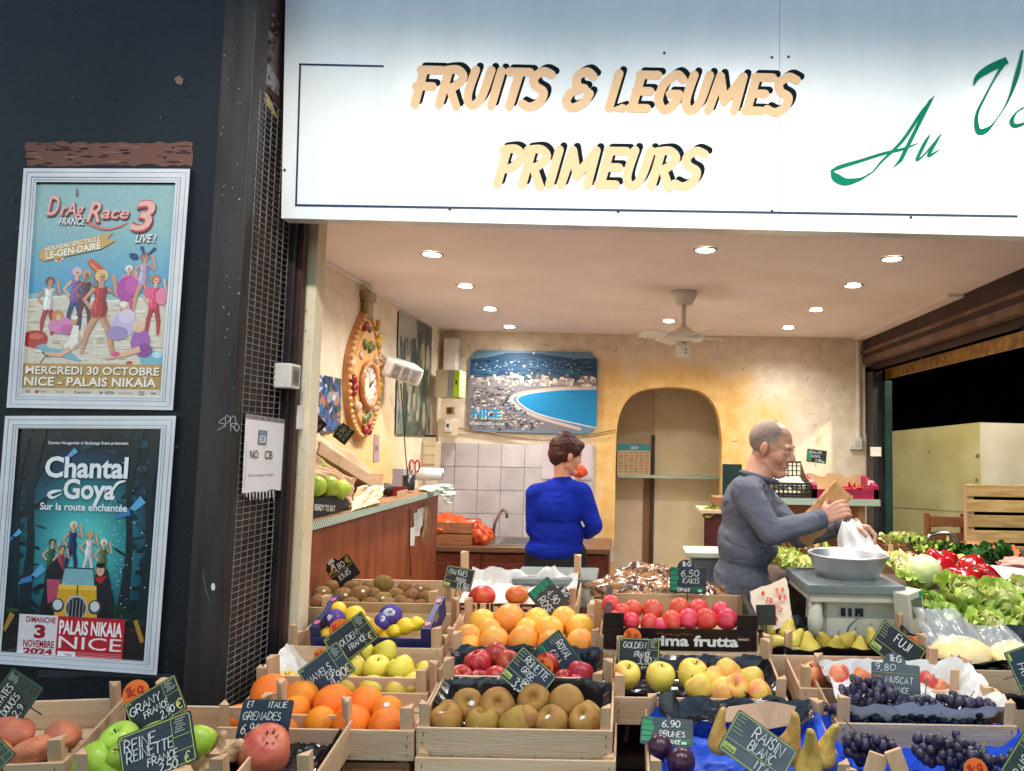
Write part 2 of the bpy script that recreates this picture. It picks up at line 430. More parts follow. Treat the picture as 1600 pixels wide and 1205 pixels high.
f.ell(333, 917, 3.2, 6, srgb(215, 215, 215)); f.stroke([(316, 898), (328, 942)], .8, srgb(110, 106, 100)); f.stroke([(322, 930), (318, 890)], .5, srgb(120, 116, 110))
for k in range(40):
 x = rng.uniform(345, 375); y = rng.uniform(30, 620); f.ell(x, y, rng.uniform(.4, 1.6), rng.uniform(.4, 2.4), srgb(*rng.choice([(120, 112, 104), (40, 36, 34), (140, 132, 126)])), 6)
f.build('graffiti_tag', on_plane_Y(2.0435), ink, t, Matrix.Translation((1.135, -2.09, 0)))

# return wall behind the wire mesh, dark frame, cream pillar
t = thing('return_wall', 'brown peeling return wall behind the wire mesh', 'wall', (-1.12, 2.22, 0))
bx('wall_panel', (-.05, -.09, 0), (.003, .19, 3.4), brownwall, t)
def on_plane_X(X, s=1): return lambda x, y, l: Px(x, y, X + s * l)
f = Flat()
f.poly([(412, 0), (446, 0), (440, 60), (438, 120), (436, 186), (424, 150), (408, 138), (412, 60)], srgb(96, 70, 66))
f.poly(ragged(413, 50, 436, 140, 14, 2.5, rng), srgb(128, 112, 106))
f.poly([(410, 110), (420, 100), (436, 128), (436, 150), (424, 140), (412, 126)], srgb(172, 166, 164))
f.poly([(401, 152), (412, 140), (420, 150), (432, 178), (434, 187), (418, 166)], srgb(206, 180, 104))
for k in range(40): f.ell(rng.uniform(414, 436), rng.uniform(20, 140), rng.uniform(.8, 3), rng.uniform(.8, 5), srgb(*rng.choice([(60, 40, 38), (150, 140, 136), (90, 66, 60)])), 7)
f.build('peeling_paint', on_plane_X(-1.114), print_mat('flaking_paint'), t, Matrix.Translation((1.12, -2.22, 0)))
bm = bmesh.new()
for k in range(7):
 y = 2.09 + k * .037; tube(bm, [(0, y, .55), (0, y, 2.62)], .0016, 5)
for k in range(116):
 z = .55 + k * .018; tube(bm, [(.0016, 2.085, z), (.0016, 2.315, z)], .0013, 5)
tag(obj('wire_mesh', bm, wire_m), 'tall galvanised wire mesh on the pillar side beside the posters', 'mesh').location = (-1.092, 0, 0)
t = thing('door_frame', 'narrow black steel frame between wire mesh and cream pillar', 'frame', (-1.085, 2.36, 0))
bx('upright', (-.02, -.03, 0), (.008, .03, 3.0), black_m, t, .003)
bx('flange', (.008, -.004, 0), (.022, .03, 3.0), pm('brown_steel', srgb(70, 44, 38), srgb(50, 34, 32), 8, .5), t)
t = thing('cream_pillar', 'narrow cream plaster pillar at the left edge of the opening', 'pillar', (-1.08, 2.45, 0))
bx('plaster', (-.032, -.04, 0), (.040, .03, 2.7), cream, t, .003)
f = Flat()
def flecks(f, x0, y0, x1, y1, n, rng, k=1.0, cols=((176, 140, 90), (150, 118, 78), (196, 158, 100), (206, 170, 116), (128, 104, 78))):
 for i in range(n):
  x = rng.uniform(x0, x1); y = rng.uniform(y0, y1); a = rng.uniform(0, 6.28); L = rng.uniform(3, 17) * k; c = rng.uniform(-.9, .9)
  pts = [(x + math.cos(a) * L * s + math.sin(a) * c * L * s * s, y + math.sin(a) * L * s - math.cos(a) * c * L * s * s) for s in (-.5, -.25, 0, .25, .5)]
  f.stroke(pts, [.2, (w0 := rng.uniform(.4, 1) * k), w0 * 1.3, w0, .2], srgb(*rng.choice(cols)))
flecks(f, 464, 360, 482, 860, 26, rng, .8)
f.stroke([(464, 484), (480, 483)], 5, srgb(222, 186, 118)); f.stroke([(446, 830), (452, 880), (446, 905)], [1, 3, 1], srgb(200, 166, 104), smooth=4)
f.build('straw_fleck', on_plane_Y(2.408), ink, t, Matrix.Translation((1.08, -2.45, 0)))

# --- shop interior shell
ZC = 2.48; XL, XR, YB = -1.5, 1.87, 5.9
cl = bx('ceiling', (XL, 2.32, ZC), (XR, YB + .1, ZC + .06), ceil_m); struct(cl)
t = thing('left_wall', 'cream plaster left wall of the shop with straw flecks', 'wall', (XL, 4.2, 0))
lw = bx('plaster', (-.12, -1.75, 0), (0, 1.8, ZC), None, t)
def wall_mat(name, patches, base=(224, 212, 190), base2=(208, 193, 168), ochre=(212, 166, 94), ochre2=(224, 190, 128)):
 """cream plaster with brushed ochre areas: patches are boxes in object space (axis pair a,b)"""
 m, t, b = _bsdf(name); N = t.nodes.new; L = t.links.new
 tc = N('ShaderNodeTexCoord'); nz = N('ShaderNodeTexNoise'); nz.inputs['Scale'].default_value = 3.2; nz.inputs['Detail'].default_value = 6
 L(tc.outputs['Object'], nz.inputs['Vector'])
 ds = N('ShaderNodeMix'); ds.data_type = 'RGBA'; ds.blend_type = 'ADD'; ds.inputs[0].default_value = .45
 L(tc.outputs['Object'], ds.inputs[6]); L(nz.outputs['Color'], ds.inputs[7])
 sx = N('ShaderNodeSeparateXYZ'); L(ds.outputs[2], sx.inputs[0])
 acc = None
 for (ax, lo, hi, z0, z1, soft) in patches:
  def edge(o, a, bb):
   r = N('ShaderNodeMapRange'); r.interpolation_type = 'SMOOTHSTEP'; r.inputs[1].default_value = a; r.inputs[2].default_value = bb
   L(o, r.inputs[0]); return r.outputs[0]
  q = .225
  es = [edge(sx.outputs[ax], lo + q - soft, lo + q + soft), edge(sx.outputs[ax], hi + q + soft, hi + q - soft), edge(sx.outputs[2], z0 + q - soft, z0 + q + soft), edge(sx.outputs[2], z1 + q + soft, z1 + q - soft)]
  o = es[0]
  for e in es[1:]:
   mm = N('ShaderNodeMath'); mm.operation = 'MULTIPLY'; L(o, mm.inputs[0]); L(e, mm.inputs[1]); o = mm.outputs[0]
  if acc is None: acc = o
  else:
   mm = N('ShaderNodeMath'); mm.operation = 'MAXIMUM'; L(acc, mm.inputs[0]); L(o, mm.inputs[1]); acc = mm.outputs[0]
 n2 = N('ShaderNodeTexNoise'); n2.inputs['Scale'].default_value = 9; n2.inputs['Detail'].default_value = 5; L(tc.outputs['Object'], n2.inputs['Vector'])
 def mixc(a, bq, fac):
  x = N('ShaderNodeMix'); x.data_type = 'RGBA'; x.inputs[6].default_value = a; x.inputs[7].default_value = bq; L(fac, x.inputs[0]); return x.outputs[2]
 r2 = N('ShaderNodeMapRange'); r2.inputs[1].default_value = .35; r2.inputs[2].default_value = .65; L(n2.outputs[0], r2.inputs[0])
 base_c = mixc(srgb(*base), srgb(*base2), r2.outputs[0]); och = mixc(srgb(*ochre), srgb(*ochre2), r2.outputs[0])
 mx = N('ShaderNodeMix'); mx.data_type = 'RGBA'; L(base_c, mx.inputs[6]); L(och, mx.inputs[7]); L(acc, mx.inputs[0]); L(mx.outputs[2], b.inputs['Base Color'])
 b.inputs['Roughness'].default_value = .85; b.inputs['Specular IOR Level'].default_value = .2
 bp = N('ShaderNodeBump'); bp.inputs['Strength'].default_value = .5; bp.inputs['Distance'].default_value = .006; L(n2.outputs[0], bp.inputs['Height']); L(bp.outputs[0], b.inputs['Normal'])
 return m
lw.data.materials.append(wall_mat('left_plaster', [(1, -1.9, .7, .6, 1.75, .35)], ochre=(216, 180, 112), ochre2=(224, 196, 138)))
f = Flat(); flecks(f, 492, 420, 690, 680, 70, rng, .7); flecks(f, 520, 560, 690, 740, 24, rng, .6)
f.build('straw_fleck', on_plane_X(XL + .001), ink, t, Matrix.Translation((-XL, -4.2, 0)))
bm = bmesh.new(); box(bm, 0, .012, -1.75, 1.7, ZC - .022, ZC - .001)
obj('cornice', bm, ceil_m, t)

# back wall with the arched doorway
t = thing('back_wall', 'cream and ochre plaster back wall with an arched doorway', 'wall', (0, YB, 0))
arch = [(963, 905), (962.5, 690), (964, 668), (969, 646), (981, 624), (1000, 611), (1025, 606), (1050, 605), (1075, 607), (1098, 614), (1114, 630), (1124, 655), (1128, 690), (1129, 905)]
ar = [P(a, b, YB) for a, b in arch]; ar = [(p.x, p.z) for p in ar]; ar[0] = (ar[1][0], .006); ar[-1] = (ar[-2][0], .006)
mid = [(p.x, p.y) for p in spline([Vector((a, b, 0)) for a, b in ar[1:-1]], 4)]
arc = [ar[0]] + mid + [ar[-1]]
outer = [(XL - .1, .006), (XL - .1, ZC), (XR + .02, ZC), (XR + .02, .006)]
bm = bmesh.new(); loop = outer[:1] + outer[1:3] + outer[3:] + arc[::-1]
fr = [bm.verts.new((x, 0, z)) for x, z in loop]; bk = [bm.verts.new((x, .16, z)) for x, z in loop]
bm.faces.new(fr); bm.faces.new(list(reversed(bk)))
n = len(loop)
for i in range(n): bm.faces.new((fr[i], bk[i], bk[(i + 1) % n], fr[(i + 1) % n]))
bmesh.ops.recalc_face_normals(bm, faces=bm.faces)
wb = obj('plaster', bm, wall_mat('back_plaster', [(0, -.3, .98, .3, 2.22, .12), (0, .9, 1.3, 1.6, 1.95, .15)]), t)
f = Flat(); flecks(f, 705, 532, 735, 690, 16, rng, .9); flecks(f, 735, 530, 1345, 548, 34, rng, 1.0); flecks(f, 1135, 545, 1345, 690, 34, rng, .9); flecks(f, 930, 550, 960, 700, 6, rng)
f.poly(ragged(930, 850, 958, 878, 12, 3, rng), srgb(206, 196, 188))
f.build('straw_fleck', on_plane_Y(YB - .001), ink, t, Matrix.Translation((0, -YB, 0)))
# white glazed wall tiles
bm = bmesh.new(); rng = random.Random(5)
a = P(676, 692, YB); b = P(926, 860, YB); nx, nz = 7, 4; dx = (b.x - a.x) / nx; dz = (a.z - .85) / nz
box(bm, a.x, b.x, -.006, 0, .7, a.z, mi=1)
for i in range(nx):
 for k in range(-1, nz):
  box(bm, a.x + i * dx + .002, a.x + (i + 1) * dx - .002, -.013, -.006, max(.7, .85 + k * dz + .002), .85 + (k + 1) * dz - .002, .0015, mi=rng.choice((0, 0, 2)))
tl = obj('wall_tile', bm, [pm('glazed_tile', srgb(196, 190, 188), srgb(178, 172, 172), 5, .22, .05, 12, .5), pm('grout', srgb(150, 142, 138), srgb(120, 112, 106), 9, .8), pm('glazed_tile_pale', srgb(204, 198, 196), srgb(184, 178, 178), 6, .22, .05, 12, .5)], t)
tl['label'] = 'square glazed off white tiles with grey grout'

# alcove behind the arch
t = thing('store_alcove', 'beige panelled store alcove seen through the arch', 'alcove', (0, 6.5, 0))
beige = pm('beige_panel', srgb(208, 188, 158), srgb(196, 172, 140), 4, .7, .15, 20)
beige2 = pm('sand_panel', srgb(222, 208, 172), srgb(210, 194, 152), 4, .7, .15, 20)
q = P(1021, 700, 6.5).x
bx('panel', (-.75, .002, 0), (q, .06, 2.7), beige, t); bx('panel', (q + .003, .004, 0), (1.35, .06, 2.7), beige2, t)
bx('side_panel', (-.78, -.5, 0), (-.75, .06, 2.7), beige, t); bx('side_panel', (1.35, -.5, 0), (1.38, .06, 2.7), beige, t)
bx('roof_panel', (-.75, -.5, 2.6), (1.35, .0, 2.65), beige, t)
bm = bmesh.new(); p = P(1021, 680, 6.47); tube(bm, [(p.x, -.03, .0), (p.x, -.03, p.z)], .016, 10)
obj('pole', bm, pm('dull_pipe', srgb(92, 76, 66), srgb(70, 58, 52), 8, .45, 0, metal=.3), t)
bx('board', (q - .08, -.012, 0), (q - .02, .001, P(1021, 748, 6.5).z), pm('brown_board', srgb(132, 92, 62), srgb(116, 80, 54), 6, .6), t)
for i, (xa, xb) in enumerate(((965, 1133),)):
 z = P(1050, 744, 6.3).z
 s = thing('alcove_shelf', 'narrow shelf with green and white gingham edging inside the arch', 'shelf', ((P(xa, 744, 6.3).x + P(xb, 744, 6.3).x) / 2, 6.35, z))
 w2 = (P(xb, 744, 6.3).x - P(xa, 744, 6.3).x) / 2
 bx('board', (-w2, -.04, -.015), (w2, .14, 0), beige2, s)
def gingham(name='gingham'):
 if name in MATS: return MATS[name]
 m, t, b = _bsdf(name); N = t.nodes.new; L = t.links.new
 tc = N('ShaderNodeTexCoord'); ck = N('ShaderNodeTexChecker'); ck.inputs['Scale'].default_value = 110
 ck.inputs[1].default_value = srgb(66, 122, 94); ck.inputs[2].default_value = srgb(208, 212, 198)
 wv = N('ShaderNodeTexNoise'); wv.inputs['Scale'].default_value = 14; L(tc.outputs['Object'], wv.inputs['Vector'])
 mx = N('ShaderNodeMix'); mx.data_type = 'RGBA'; mx.blend_type = 'ADD'; mx.inputs[0].default_value = .01; L(tc.outputs['Object'], mx.inputs[6]); L(wv.outputs['Color'], mx.inputs[7])
 L(mx.outputs[2], ck.inputs[0]); L(ck.outputs[0], b.inputs['Base Color']); b.inputs['Roughness'].default_value = .6
 MATS[name] = m; return m
bx('edging', (-w2, -.046, -.02), (w2, -.041, .004), gingham(), s)

# --- right side: post, beam, dark market hall
t = thing('green_post', 'dark green steel post at the right rear corner of the shop', 'post', (1.93, 5.75, 0))
bx('upright', (-.05, -.06, 0), (.03, .1, 2.2), black_m, t, .003); bx('channel', (.03, -.1, 0), (.085, .1, 2.12), green_m, t, .004)
p = P(1369, 706, 5.6); bx('junction_box', (p.x - 1.93 - .03, -.15, p.z - .035), (p.x - 1.93 + .04, -.101, p.z + .035), white_m, t, .004)
rust = pm('rusty_beam', srgb(64, 40, 32), srgb(44, 30, 28), 6, .7, .4, 30)
rust2 = pm('dusty_beam', srgb(120, 92, 78), srgb(92, 66, 56), 7, .75, .4, 40)
t = thing('roof_beam', 'rusty brown steel roof beam along the open right side', 'beam', (XR, 4.0, 0))
bx('web', (.002, -1.7, 2.322), (.06, 2.3, 2.62), rust, t)
bx('lower_flange', (.0, -1.7, 2.27), (.10, 2.2, 2.32), rust2, t, .004); bx('ledge', (-.012, -1.7, 2.35), (.002, 2.2, 2.375), rust2, t, .003)
bx('rail', (.06, -1.6, 2.235), (.13, 1.9, 2.268), rust, t, .003)
bx('ceiling_edge', (-.09, .1, 2.462), (.001, 1.85, 2.479), ceil_m, t)
t = thing('gold_strip', 'golden metallic strip hanging under the rusty beam', 'strip', (XR + .1, 3.9, 2.17))
gold = pm('gold_foil', srgb(160, 118, 44), srgb(104, 70, 26), 18, .35, .5, 60, metal=.75)
bx('foil', (0, -.35, -.04), (.012, 1.78, .04), gold, t, .002)
for k in (-.2, 1.1):
 bx('hanger', (.012, k, -.02), (.018, k + .012, .102), black_m, t)
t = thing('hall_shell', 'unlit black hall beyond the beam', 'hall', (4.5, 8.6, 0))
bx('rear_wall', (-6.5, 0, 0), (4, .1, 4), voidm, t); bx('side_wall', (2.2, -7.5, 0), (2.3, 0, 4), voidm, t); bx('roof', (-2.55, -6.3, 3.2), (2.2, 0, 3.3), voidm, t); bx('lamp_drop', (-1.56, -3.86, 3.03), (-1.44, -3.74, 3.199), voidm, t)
ylw = pm('lemon_wall', srgb(206, 198, 150), srgb(190, 178, 124), 3, .8, .25, 25, .2)
ylw2 = pm('pale_wall', srgb(200, 194, 178), srgb(182, 174, 154), 3, .8, .25, 25, .2)
A = P(1374, 676, 7.0); B = P(1531, 660, 6.3); D = P(1800, 668, 6.3)
t = thing('partition_wall', 'pale yellow partition wall behind the wooden chairs', 'wall', (0, 0, 0))
def slab(name, p, q, z0, mat, th=.06):
 d = Vector((q.x - p.x, q.y - p.y, 0)).normalized(); nn = Vector((-d.y, d.x, 0)) * th
 bm = bmesh.new(); c = [p.xy, q.xy, q.xy + nn.xy, p.xy + nn.xy]; zz = [p.z, q.z, q.z, p.z]
 lo = [bm.verts.new((a.x, a.y, z0)) for a in c]; hi = [bm.verts.new((a.x, a.y, z)) for a, z in zip(c, zz)]
 bm.faces.new(lo[::-1]); bm.faces.new(hi)
 for i in range(4): bm.faces.new((lo[i], lo[(i + 1) % 4], hi[(i + 1) % 4], hi[i]))
 return obj(name, bm, mat, t)
A2 = A + (A - B) * .25
slab('yellow_panel', A2, B, 0, ylw); slab('pale_panel', B, D, 0, ylw2)
f = Flat()
f.stroke([(1378, 792), (1440, 795), (1520, 801)], 1.0, srgb(150, 140, 96)); f.ell(1452, 706, 1.2, 2, srgb(120, 104, 80)); f.ell(1528, 712, 3, 3, srgb(140, 120, 80)); f.ell(1526, 750, 2, 3, srgb(150, 120, 70))
nrm = Vector(((B - A).y, -(B - A).x, 0)).normalized(); 
f.build('wall_crack', lambda x, y, l: Ppl(x, y, A + nrm * (.004 + l), nrm), ink, t)

# --- sign board
YS = 2.20
sign_w = pm('sign_enamel', srgb(228, 231, 232), srgb(214, 219, 221), 2.2, .3, .02, 8, .45, coat=.5, stretch=(4, 1, .6), lo=.4, hi=.75, detail=7)
a = P(441, 342, YS)
t = thing('shop_sign', 'large white fascia sign reading FRUITS & LEGUMES PRIMEURS above the shop', 'sign', (0, YS, 0))
bm = bmesh.new()
xl0, xl1 = P(439.5, 341, YS), P(448, -60, YS); br = P(1600, 369.5, YS); sl_ = (br.z - xl0.z) / (br.x - xl0.x)
xr = 3.6; sx_ = P(1218, 200, YS).x
def sign_piece(bm, xa0, xa1, xb):
 pts = [(xa0, 0, xl0.z + sl_ * (xa0 - xl0.x)), (xb, 0, xl0.z + sl_ * (xb - xl0.x)), (xb, 0, 3.05), (xa1, 0, 3.05)]
 v = [bm.verts.new(p) for p in pts]; v2 = [bm.verts.new((p[0], .05, p[2])) for p in pts]
 bm.faces.new(v); bm.faces.new(v2[::-1])
 for i in range(4): bm.faces.new((v[i], v2[i], v2[(i + 1) % 4], v[(i + 1) % 4]))
sign_piece(bm, xl0.x, xl1.x, sx_ - .0006); sign_piece(bm, sx_ + .0006, sx_ + .0006, xr)
bmesh.ops.recalc_face_normals(bm, faces=bm.faces)
obj('panel', bm, sign_w, t)
SI = Matrix.Translation((0, -YS, 0)); onS = on_plane_Y(YS - .0006)
tan, dkg, teal, navyb = srgb(230, 190, 150), srgb(2, 22, 28), srgb(0, 118, 90), srgb(14, 42, 72)
f = Flat()
f.stroke([(598, 103.5), (468.5, 100.5)], 3, navyb, sq=True); f.stroke([(469, 101), (462.5, 320)], 3, navyb); f.stroke([(461, 320.5), (1590, 338)], 3, navyb)
f.build('border_line', onS, ink, t, SI)
# painted brush capitals: same strokes as the hand lettering, thick and slanted, with a dark drop shade
def brush(f, glyphs, x, y, h, kx, wd, rot, col, dx=0, dy=0):
 f.lay(); c, q = math.cos(rot), math.sin(rot); cx = 0
 for ch in glyphs:
  gw, sts = BF[ch]
  for st in sts:
   pp = []
   for (a, b) in st:
    u = (a + cx) * kx * h + .27 * b * h; v = -b * h
    pp.append((x + dx + u * c - v * q, y + dy + u * q + v * c))
   n = len(pp)
   f.stroke(pp, wd, col, lay=False, smooth=6 if n > 2 and ch not in 'ENML' else 0)
   for e in (pp[0], pp[-1]): f.k += .03; f.ell(e[0], e[1], wd * .5, wd * .5, col, 16, lay=False)
   if ch in 'EMNFL':
    for e in pp[1:-1]: f.k += .03; f.ell(e[0], e[1], wd * .5, wd * .5, col, 16, lay=False)
  cx += gw
BF = {'F': (.66, [[(.08, .95), (.1, .0)], [(.0, .95), (.55, .95)], [(.0, .5), (.44, .5)]]), 'R': (.72, [[(.1, .92), (.1, 0)], [(.0, .95), (.34, .97), (.54, .76), (.36, .5), (.1, .45)], [(.28, .45), (.58, -.05)]]),
      'U': (.70, [[(.1, .98), (.08, .28), (.26, .0), (.46, .2), (.52, .98)]]), 'I': (.34, [[(.1, .97), (.1, .0)]]), 'T': (.6, [[(-.02, .95), (.54, .95)], [(.27, .9), (.25, 0)]]),
      'S': (.72, [[(.54, .9), (.3, .98), (.1, .8), (.2, .58), (.46, .42), (.44, .14), (.22, .0), (-.02, .08)]]), '&': (.7, [[(.54, .88), (.34, 1.0), (.12, .86), (.2, .6), (.4, .54)], [(.3, .54), (.06, .4), (.02, .16), (.22, .0), (.5, .16), (.58, .4)]]),
      ' ': (.42, []), 'L': (.62, [[(.1, .97), (.1, .02), (.46, .02)]]), 'E': (.66, [[(.54, .95), (.06, .95)], [(.1, .95), (.1, .03)], [(.08, .5), (.46, .5)], [(.04, .03), (.5, .03)]]),
      'G': (.76, [[(.6, .84), (.38, .98), (.12, .7), (.1, .26), (.34, .0), (.56, .2), (.58, .44)], [(.36, .44), (.6, .44)]]), 'M': (1.0, [[(.06, 0), (.12, .96)], [(.12, .96), (.42, .25)], [(.42, .25), (.74, .96)], [(.74, .96), (.76, 0)]]), 'P': (.66, [[(.1, .92), (.1, 0)], [(.0, .95), (.34, .97), (.54, .74), (.36, .46), (.1, .42)]])}
for i, ln in enumerate(('FRUITS & LEGUMES', 'PRIMEURS')):
 f = Flat(); f.st = .00005
 x, y, h, kx = ((642, 163, 57, 1.0), (771, 288, 57, 1.0))[i]
 tw = sum(BF[c][0] for c in ln) * h; kx = ((598, 326)[i]) / tw
 rot = (.0225, .013)[i]
 brush(f, ln, x, y, h, kx, 11.5, rot, dkg, 7, -6); brush(f, ln, x, y, h, kx, 13.6, rot, tan)
 f.build('lettering', onS, print_mat('sign_ink', .7, .1), t, SI)
f = Flat()
f.poly([(1451, 157), (1461, 150), (1459, 150), (1409, 254), (1394, 264), (1403, 254)][:1] + [(1461, 149), (1410, 252), (1394, 264), (1404, 250)], teal)
f.stroke([(1459, 151), (1440, 176), (1410, 220), (1378, 252), (1362, 270), (1344, 279), (1330, 280)], [1, 5, 5, 3.5, 2, 1.6, 2], teal, smooth=5)
f.stroke([(1434, 224), (1410, 233), (1380, 240), (1345, 251), (1312, 261), (1298, 268)], [1, 4, 4.5, 5, 6, 3], teal, smooth=5)
f.stroke([(1299, 267), (1306, 277), (1322, 284), (1346, 279), (1360, 270)], [2, 13, 11, 4, 1.5], teal, smooth=5)
f.stroke([(1453, 211), (1446, 222), (1434, 246), (1433, 250), (1442, 244), (1460, 222)], [1.5, 5, 5, 3.5, 2.5, 1.5], teal, smooth=4)
f.stroke([(1471, 209), (1461, 224), (1452, 240), (1453, 243), (1468, 234)], [1.5, 5, 5, 4, 1.5], teal, smooth=4)
f.stroke([(1522, 133), (1528, 120), (1546, 107), (1574, 94)], [2, 8, 12, 11], teal, smooth=4)
f.stroke([(1572, 94), (1556, 120), (1540, 150), (1527, 178), (1528, 203), (1540, 204), (1555, 190), (1575, 158), (1590, 115), (1598, 78)], [8, 3, 3, 5, 9, 9, 3, 3, 7, 3], teal, smooth=5)
f.stroke([(1600, 168), (1588, 176), (1581, 190), (1588, 196), (1604, 190), (1612, 172), (1604, 166)], [3, 3, 7, 6, 3, 2, 3], teal, smooth=5)
f.stroke([(1622, 168), (1616, 196), (1636, 180), (1642, 160)], [3, 6, 4, 3], teal, smooth=5)
f.build('script_lettering', onS, MATS['sign_ink'], t, SI)
bm = bmesh.new()
for (x, y) in ((703, 327), (966, 331), (1206, 330), (1423, 340), (445, 266), (1206, 90), (1232, 89), (1038, 83)):
 p = P(x, y, YS); ball(bm, (p.x, -.0015, p.z), .0042, 8, 6, (1, .5, 1))
obj('screw', bm, black_m, t)
bx('bottom_channel', (xl0.x + .01, .052, xl0.z + .02), (xr, .10, xl0.z + .06), black_m, t)

t = thing('sky_block', 'unseen building mass added above the shop against sky light leaks', 'building', (1, 5.6, 3.32)); bx('block_mass', (-6, -3.3, 0), (6, 3.3, 4), navy, t)  # unseen mass added to keep sky light from leaking into the alcove
# unseen rail with the display downlights, kept slim so sky reaches the sign
t = thing('lamp_rail', 'slim white lamp rail over the pavement carrying the display lights', 'rail', (1.0, 1.2, 3.1))
bx('beam', (-3, -.09, 0), (2, .09, .06), pm('rail_paint', srgb(200, 198, 192), srgb(188, 184, 178), 3, .7), t)
def downlight(x, y, z, watts, spot, label, group, cat, rad=.04, col=(1, .9, .77), em=30, blend=.3, aim=None):
 d = thing('downlight', label, cat, (x, y, z), group=group)
 bm = bmesh.new(); lathe(bm, [(rad, -.001), (rad * 1.3, -.003), (rad * 1.3, -.007), (rad * 1.02, -.009), (rad, -.006)], 20)
 obj('trim_ring', bm, pm('satin_nickel', srgb(196, 190, 182), srgb(180, 174, 166), 9, .35, metal=.6), d, True)
 bm = bmesh.new(); lathe(bm, [(0, -.0095), (rad * .7, -.009), (rad * .98, -.004)], 20); 
 obj('bulb', bm, emit_mat('lamp_glow_%g' % em, (1, .94, .84, 1), em), d, True)
 l = bpy.data.lights.new('bulb_light', 'SPOT' if spot else 'AREA'); l.energy = watts; l.color = col
 if spot: l.spot_size = R(spot); l.spot_blend = blend; l.shadow_soft_size = rad
 else: l.shape = 'DISK'; l.size = rad * 1.8
 lo = bpy.data.objects.new('bulb_light', l); C.objects.link(lo); lo.parent = d; lo.location = (0, 0, -.02)
 return d
for (x, y, nm) in ((-.73, 1.2, 'left'), (.43, 1.2, 'middle'), (1.6, 1.2, 'right')):
 downlight(x, y, 3.1, RAIL_W, 168, 'bright downlight in the lamp rail, %s one of the three' % nm, 'lamp rail downlights', 'lamp', .055, (1, .93, .83), 20, .5)
side = downlight(3.0, 4.8, 3.02, 100, 150, 'downlight under the hall roof beside the shop', None, 'lamp', .05, (1, .9, .7), 12, .2)

CL = [(675, 396, 'front left, nearest the oval clock'), (727, 446, 'second from the front in the left row'), (766, 482, 'third from the front in the left row'), (796, 510, 'rearmost in the left row above the framed bay view'),
      (1045, 501, 'behind the white fan'), (1102, 389, 'in front of the white fan, nearest the sign'), (1394, 403, 'front right, nearest the sign'), (1333, 445, 'second from the front in the right row'), (1275, 483, 'third from the front in the right row'), (1232, 511, 'rearmost in the right row')]
for (x, y, lab) in CL:
 p = Pz(x, y, ZC)
 downlight(p.x, p.y, ZC, CEIL_W, 150, 'round recessed ceiling downlight, ' + lab, 'recessed ceiling downlights', 'lamp', .042, (1, .96, .92), 25, 1)
# --- the two framed posters on the navy wall
def quad_map(c):
 """unit square (u right, v down) to a photo quad tl, tr, br, bl"""
 (x0, y0), (x1, y1), (x2, y2), (x3, y3) = c
 return lambda u, v: ((1 - u) * (1 - v) * x0 + u * (1 - v) * x1 + u * v * x2 + (1 - u) * v * x3, (1 - u) * (1 - v) * y0 + u * (1 - v) * y1 + u * v * y2 + (1 - u) * v * y3)
YP = 2.085
def framed(quad, label, cat, art, inner):
 """white frame with a blue line, and the printed sheet inside; art drawn in poster units (100 wide)"""
 qm = quad_map(quad); cpt = qm(.5, .5); c = P(*cpt, YP)
 t = thing('framed_poster', label, cat, c); inv = Matrix.Translation(-c)
 H_ = 100 * ((quad[3][1] - quad[0][1]) / (quad[1][0] - quad[0][0]))
 t0, t1 = inner
 bm = bmesh.new()
 def at(u, v, y): 
  q = P(*qm(u, v), y); return q - c
 # frame bars as boxes between outer and inner quads
 o = [(0, 0), (1, 0), (1, 1), (0, 1)]; i_ = [(t0, t1), (1 - t0, t1), (1 - t0, 1 - t1), (t0, 1 - t1)]
 fo = [bm.verts.new(at(*p, YP)) for p in o]; fi = [bm.verts.new(at(*p, YP)) for p in i_]
 bo = [bm.verts.new(at(*p, YP + .014)) for p in o]; bi = [bm.verts.new(at(*p, YP + .012)) for p in i_]
 for k in range(4):
  n = (k + 1) % 4
  bm.faces.new((fo[k], fo[n], fi[n], fi[k])); bm.faces.new((fo[n], fo[k], bo[k], bo[n])); bm.faces.new((fi[k], fi[n], bi[n], bi[k]))
 bmesh.ops.recalc_face_normals(bm, faces=bm.faces)
 obj('frame', bm, pm('frame_white', srgb(216, 218, 222), srgb(204, 206, 212), 8, .4, .05), t)
 f = Flat()
 for (e, wd) in ((.022, .35), (.052, .45), (.068, .35)):
  e2 = e * (quad[1][0] - quad[0][0]) / (quad[3][1] - quad[0][1])
  f.stroke([qm(e, e2), qm(1 - e, e2), qm(1 - e, 1 - e2), qm(e, 1 - e2), qm(e, e2 - .001)], wd * 1.7, srgb(40, 62, 96))
 f.build('frame_line', on_plane_Y(YP - .0006), ink, t, inv)
 f = Flat(); f.st = .00025
 art(f)
 cl = lambda a, m: min(max(a, 0), m)
 fn = lambda u, v, l: P(*qm(t0 + (1 - 2 * t0) * cl(u, 100) / 100, t1 + (1 - 2 * t1) * cl(v, 150) / 150), YP + .008 - l)
 f.build('printed_sheet', fn, gloss_ink, t, inv)
 return t

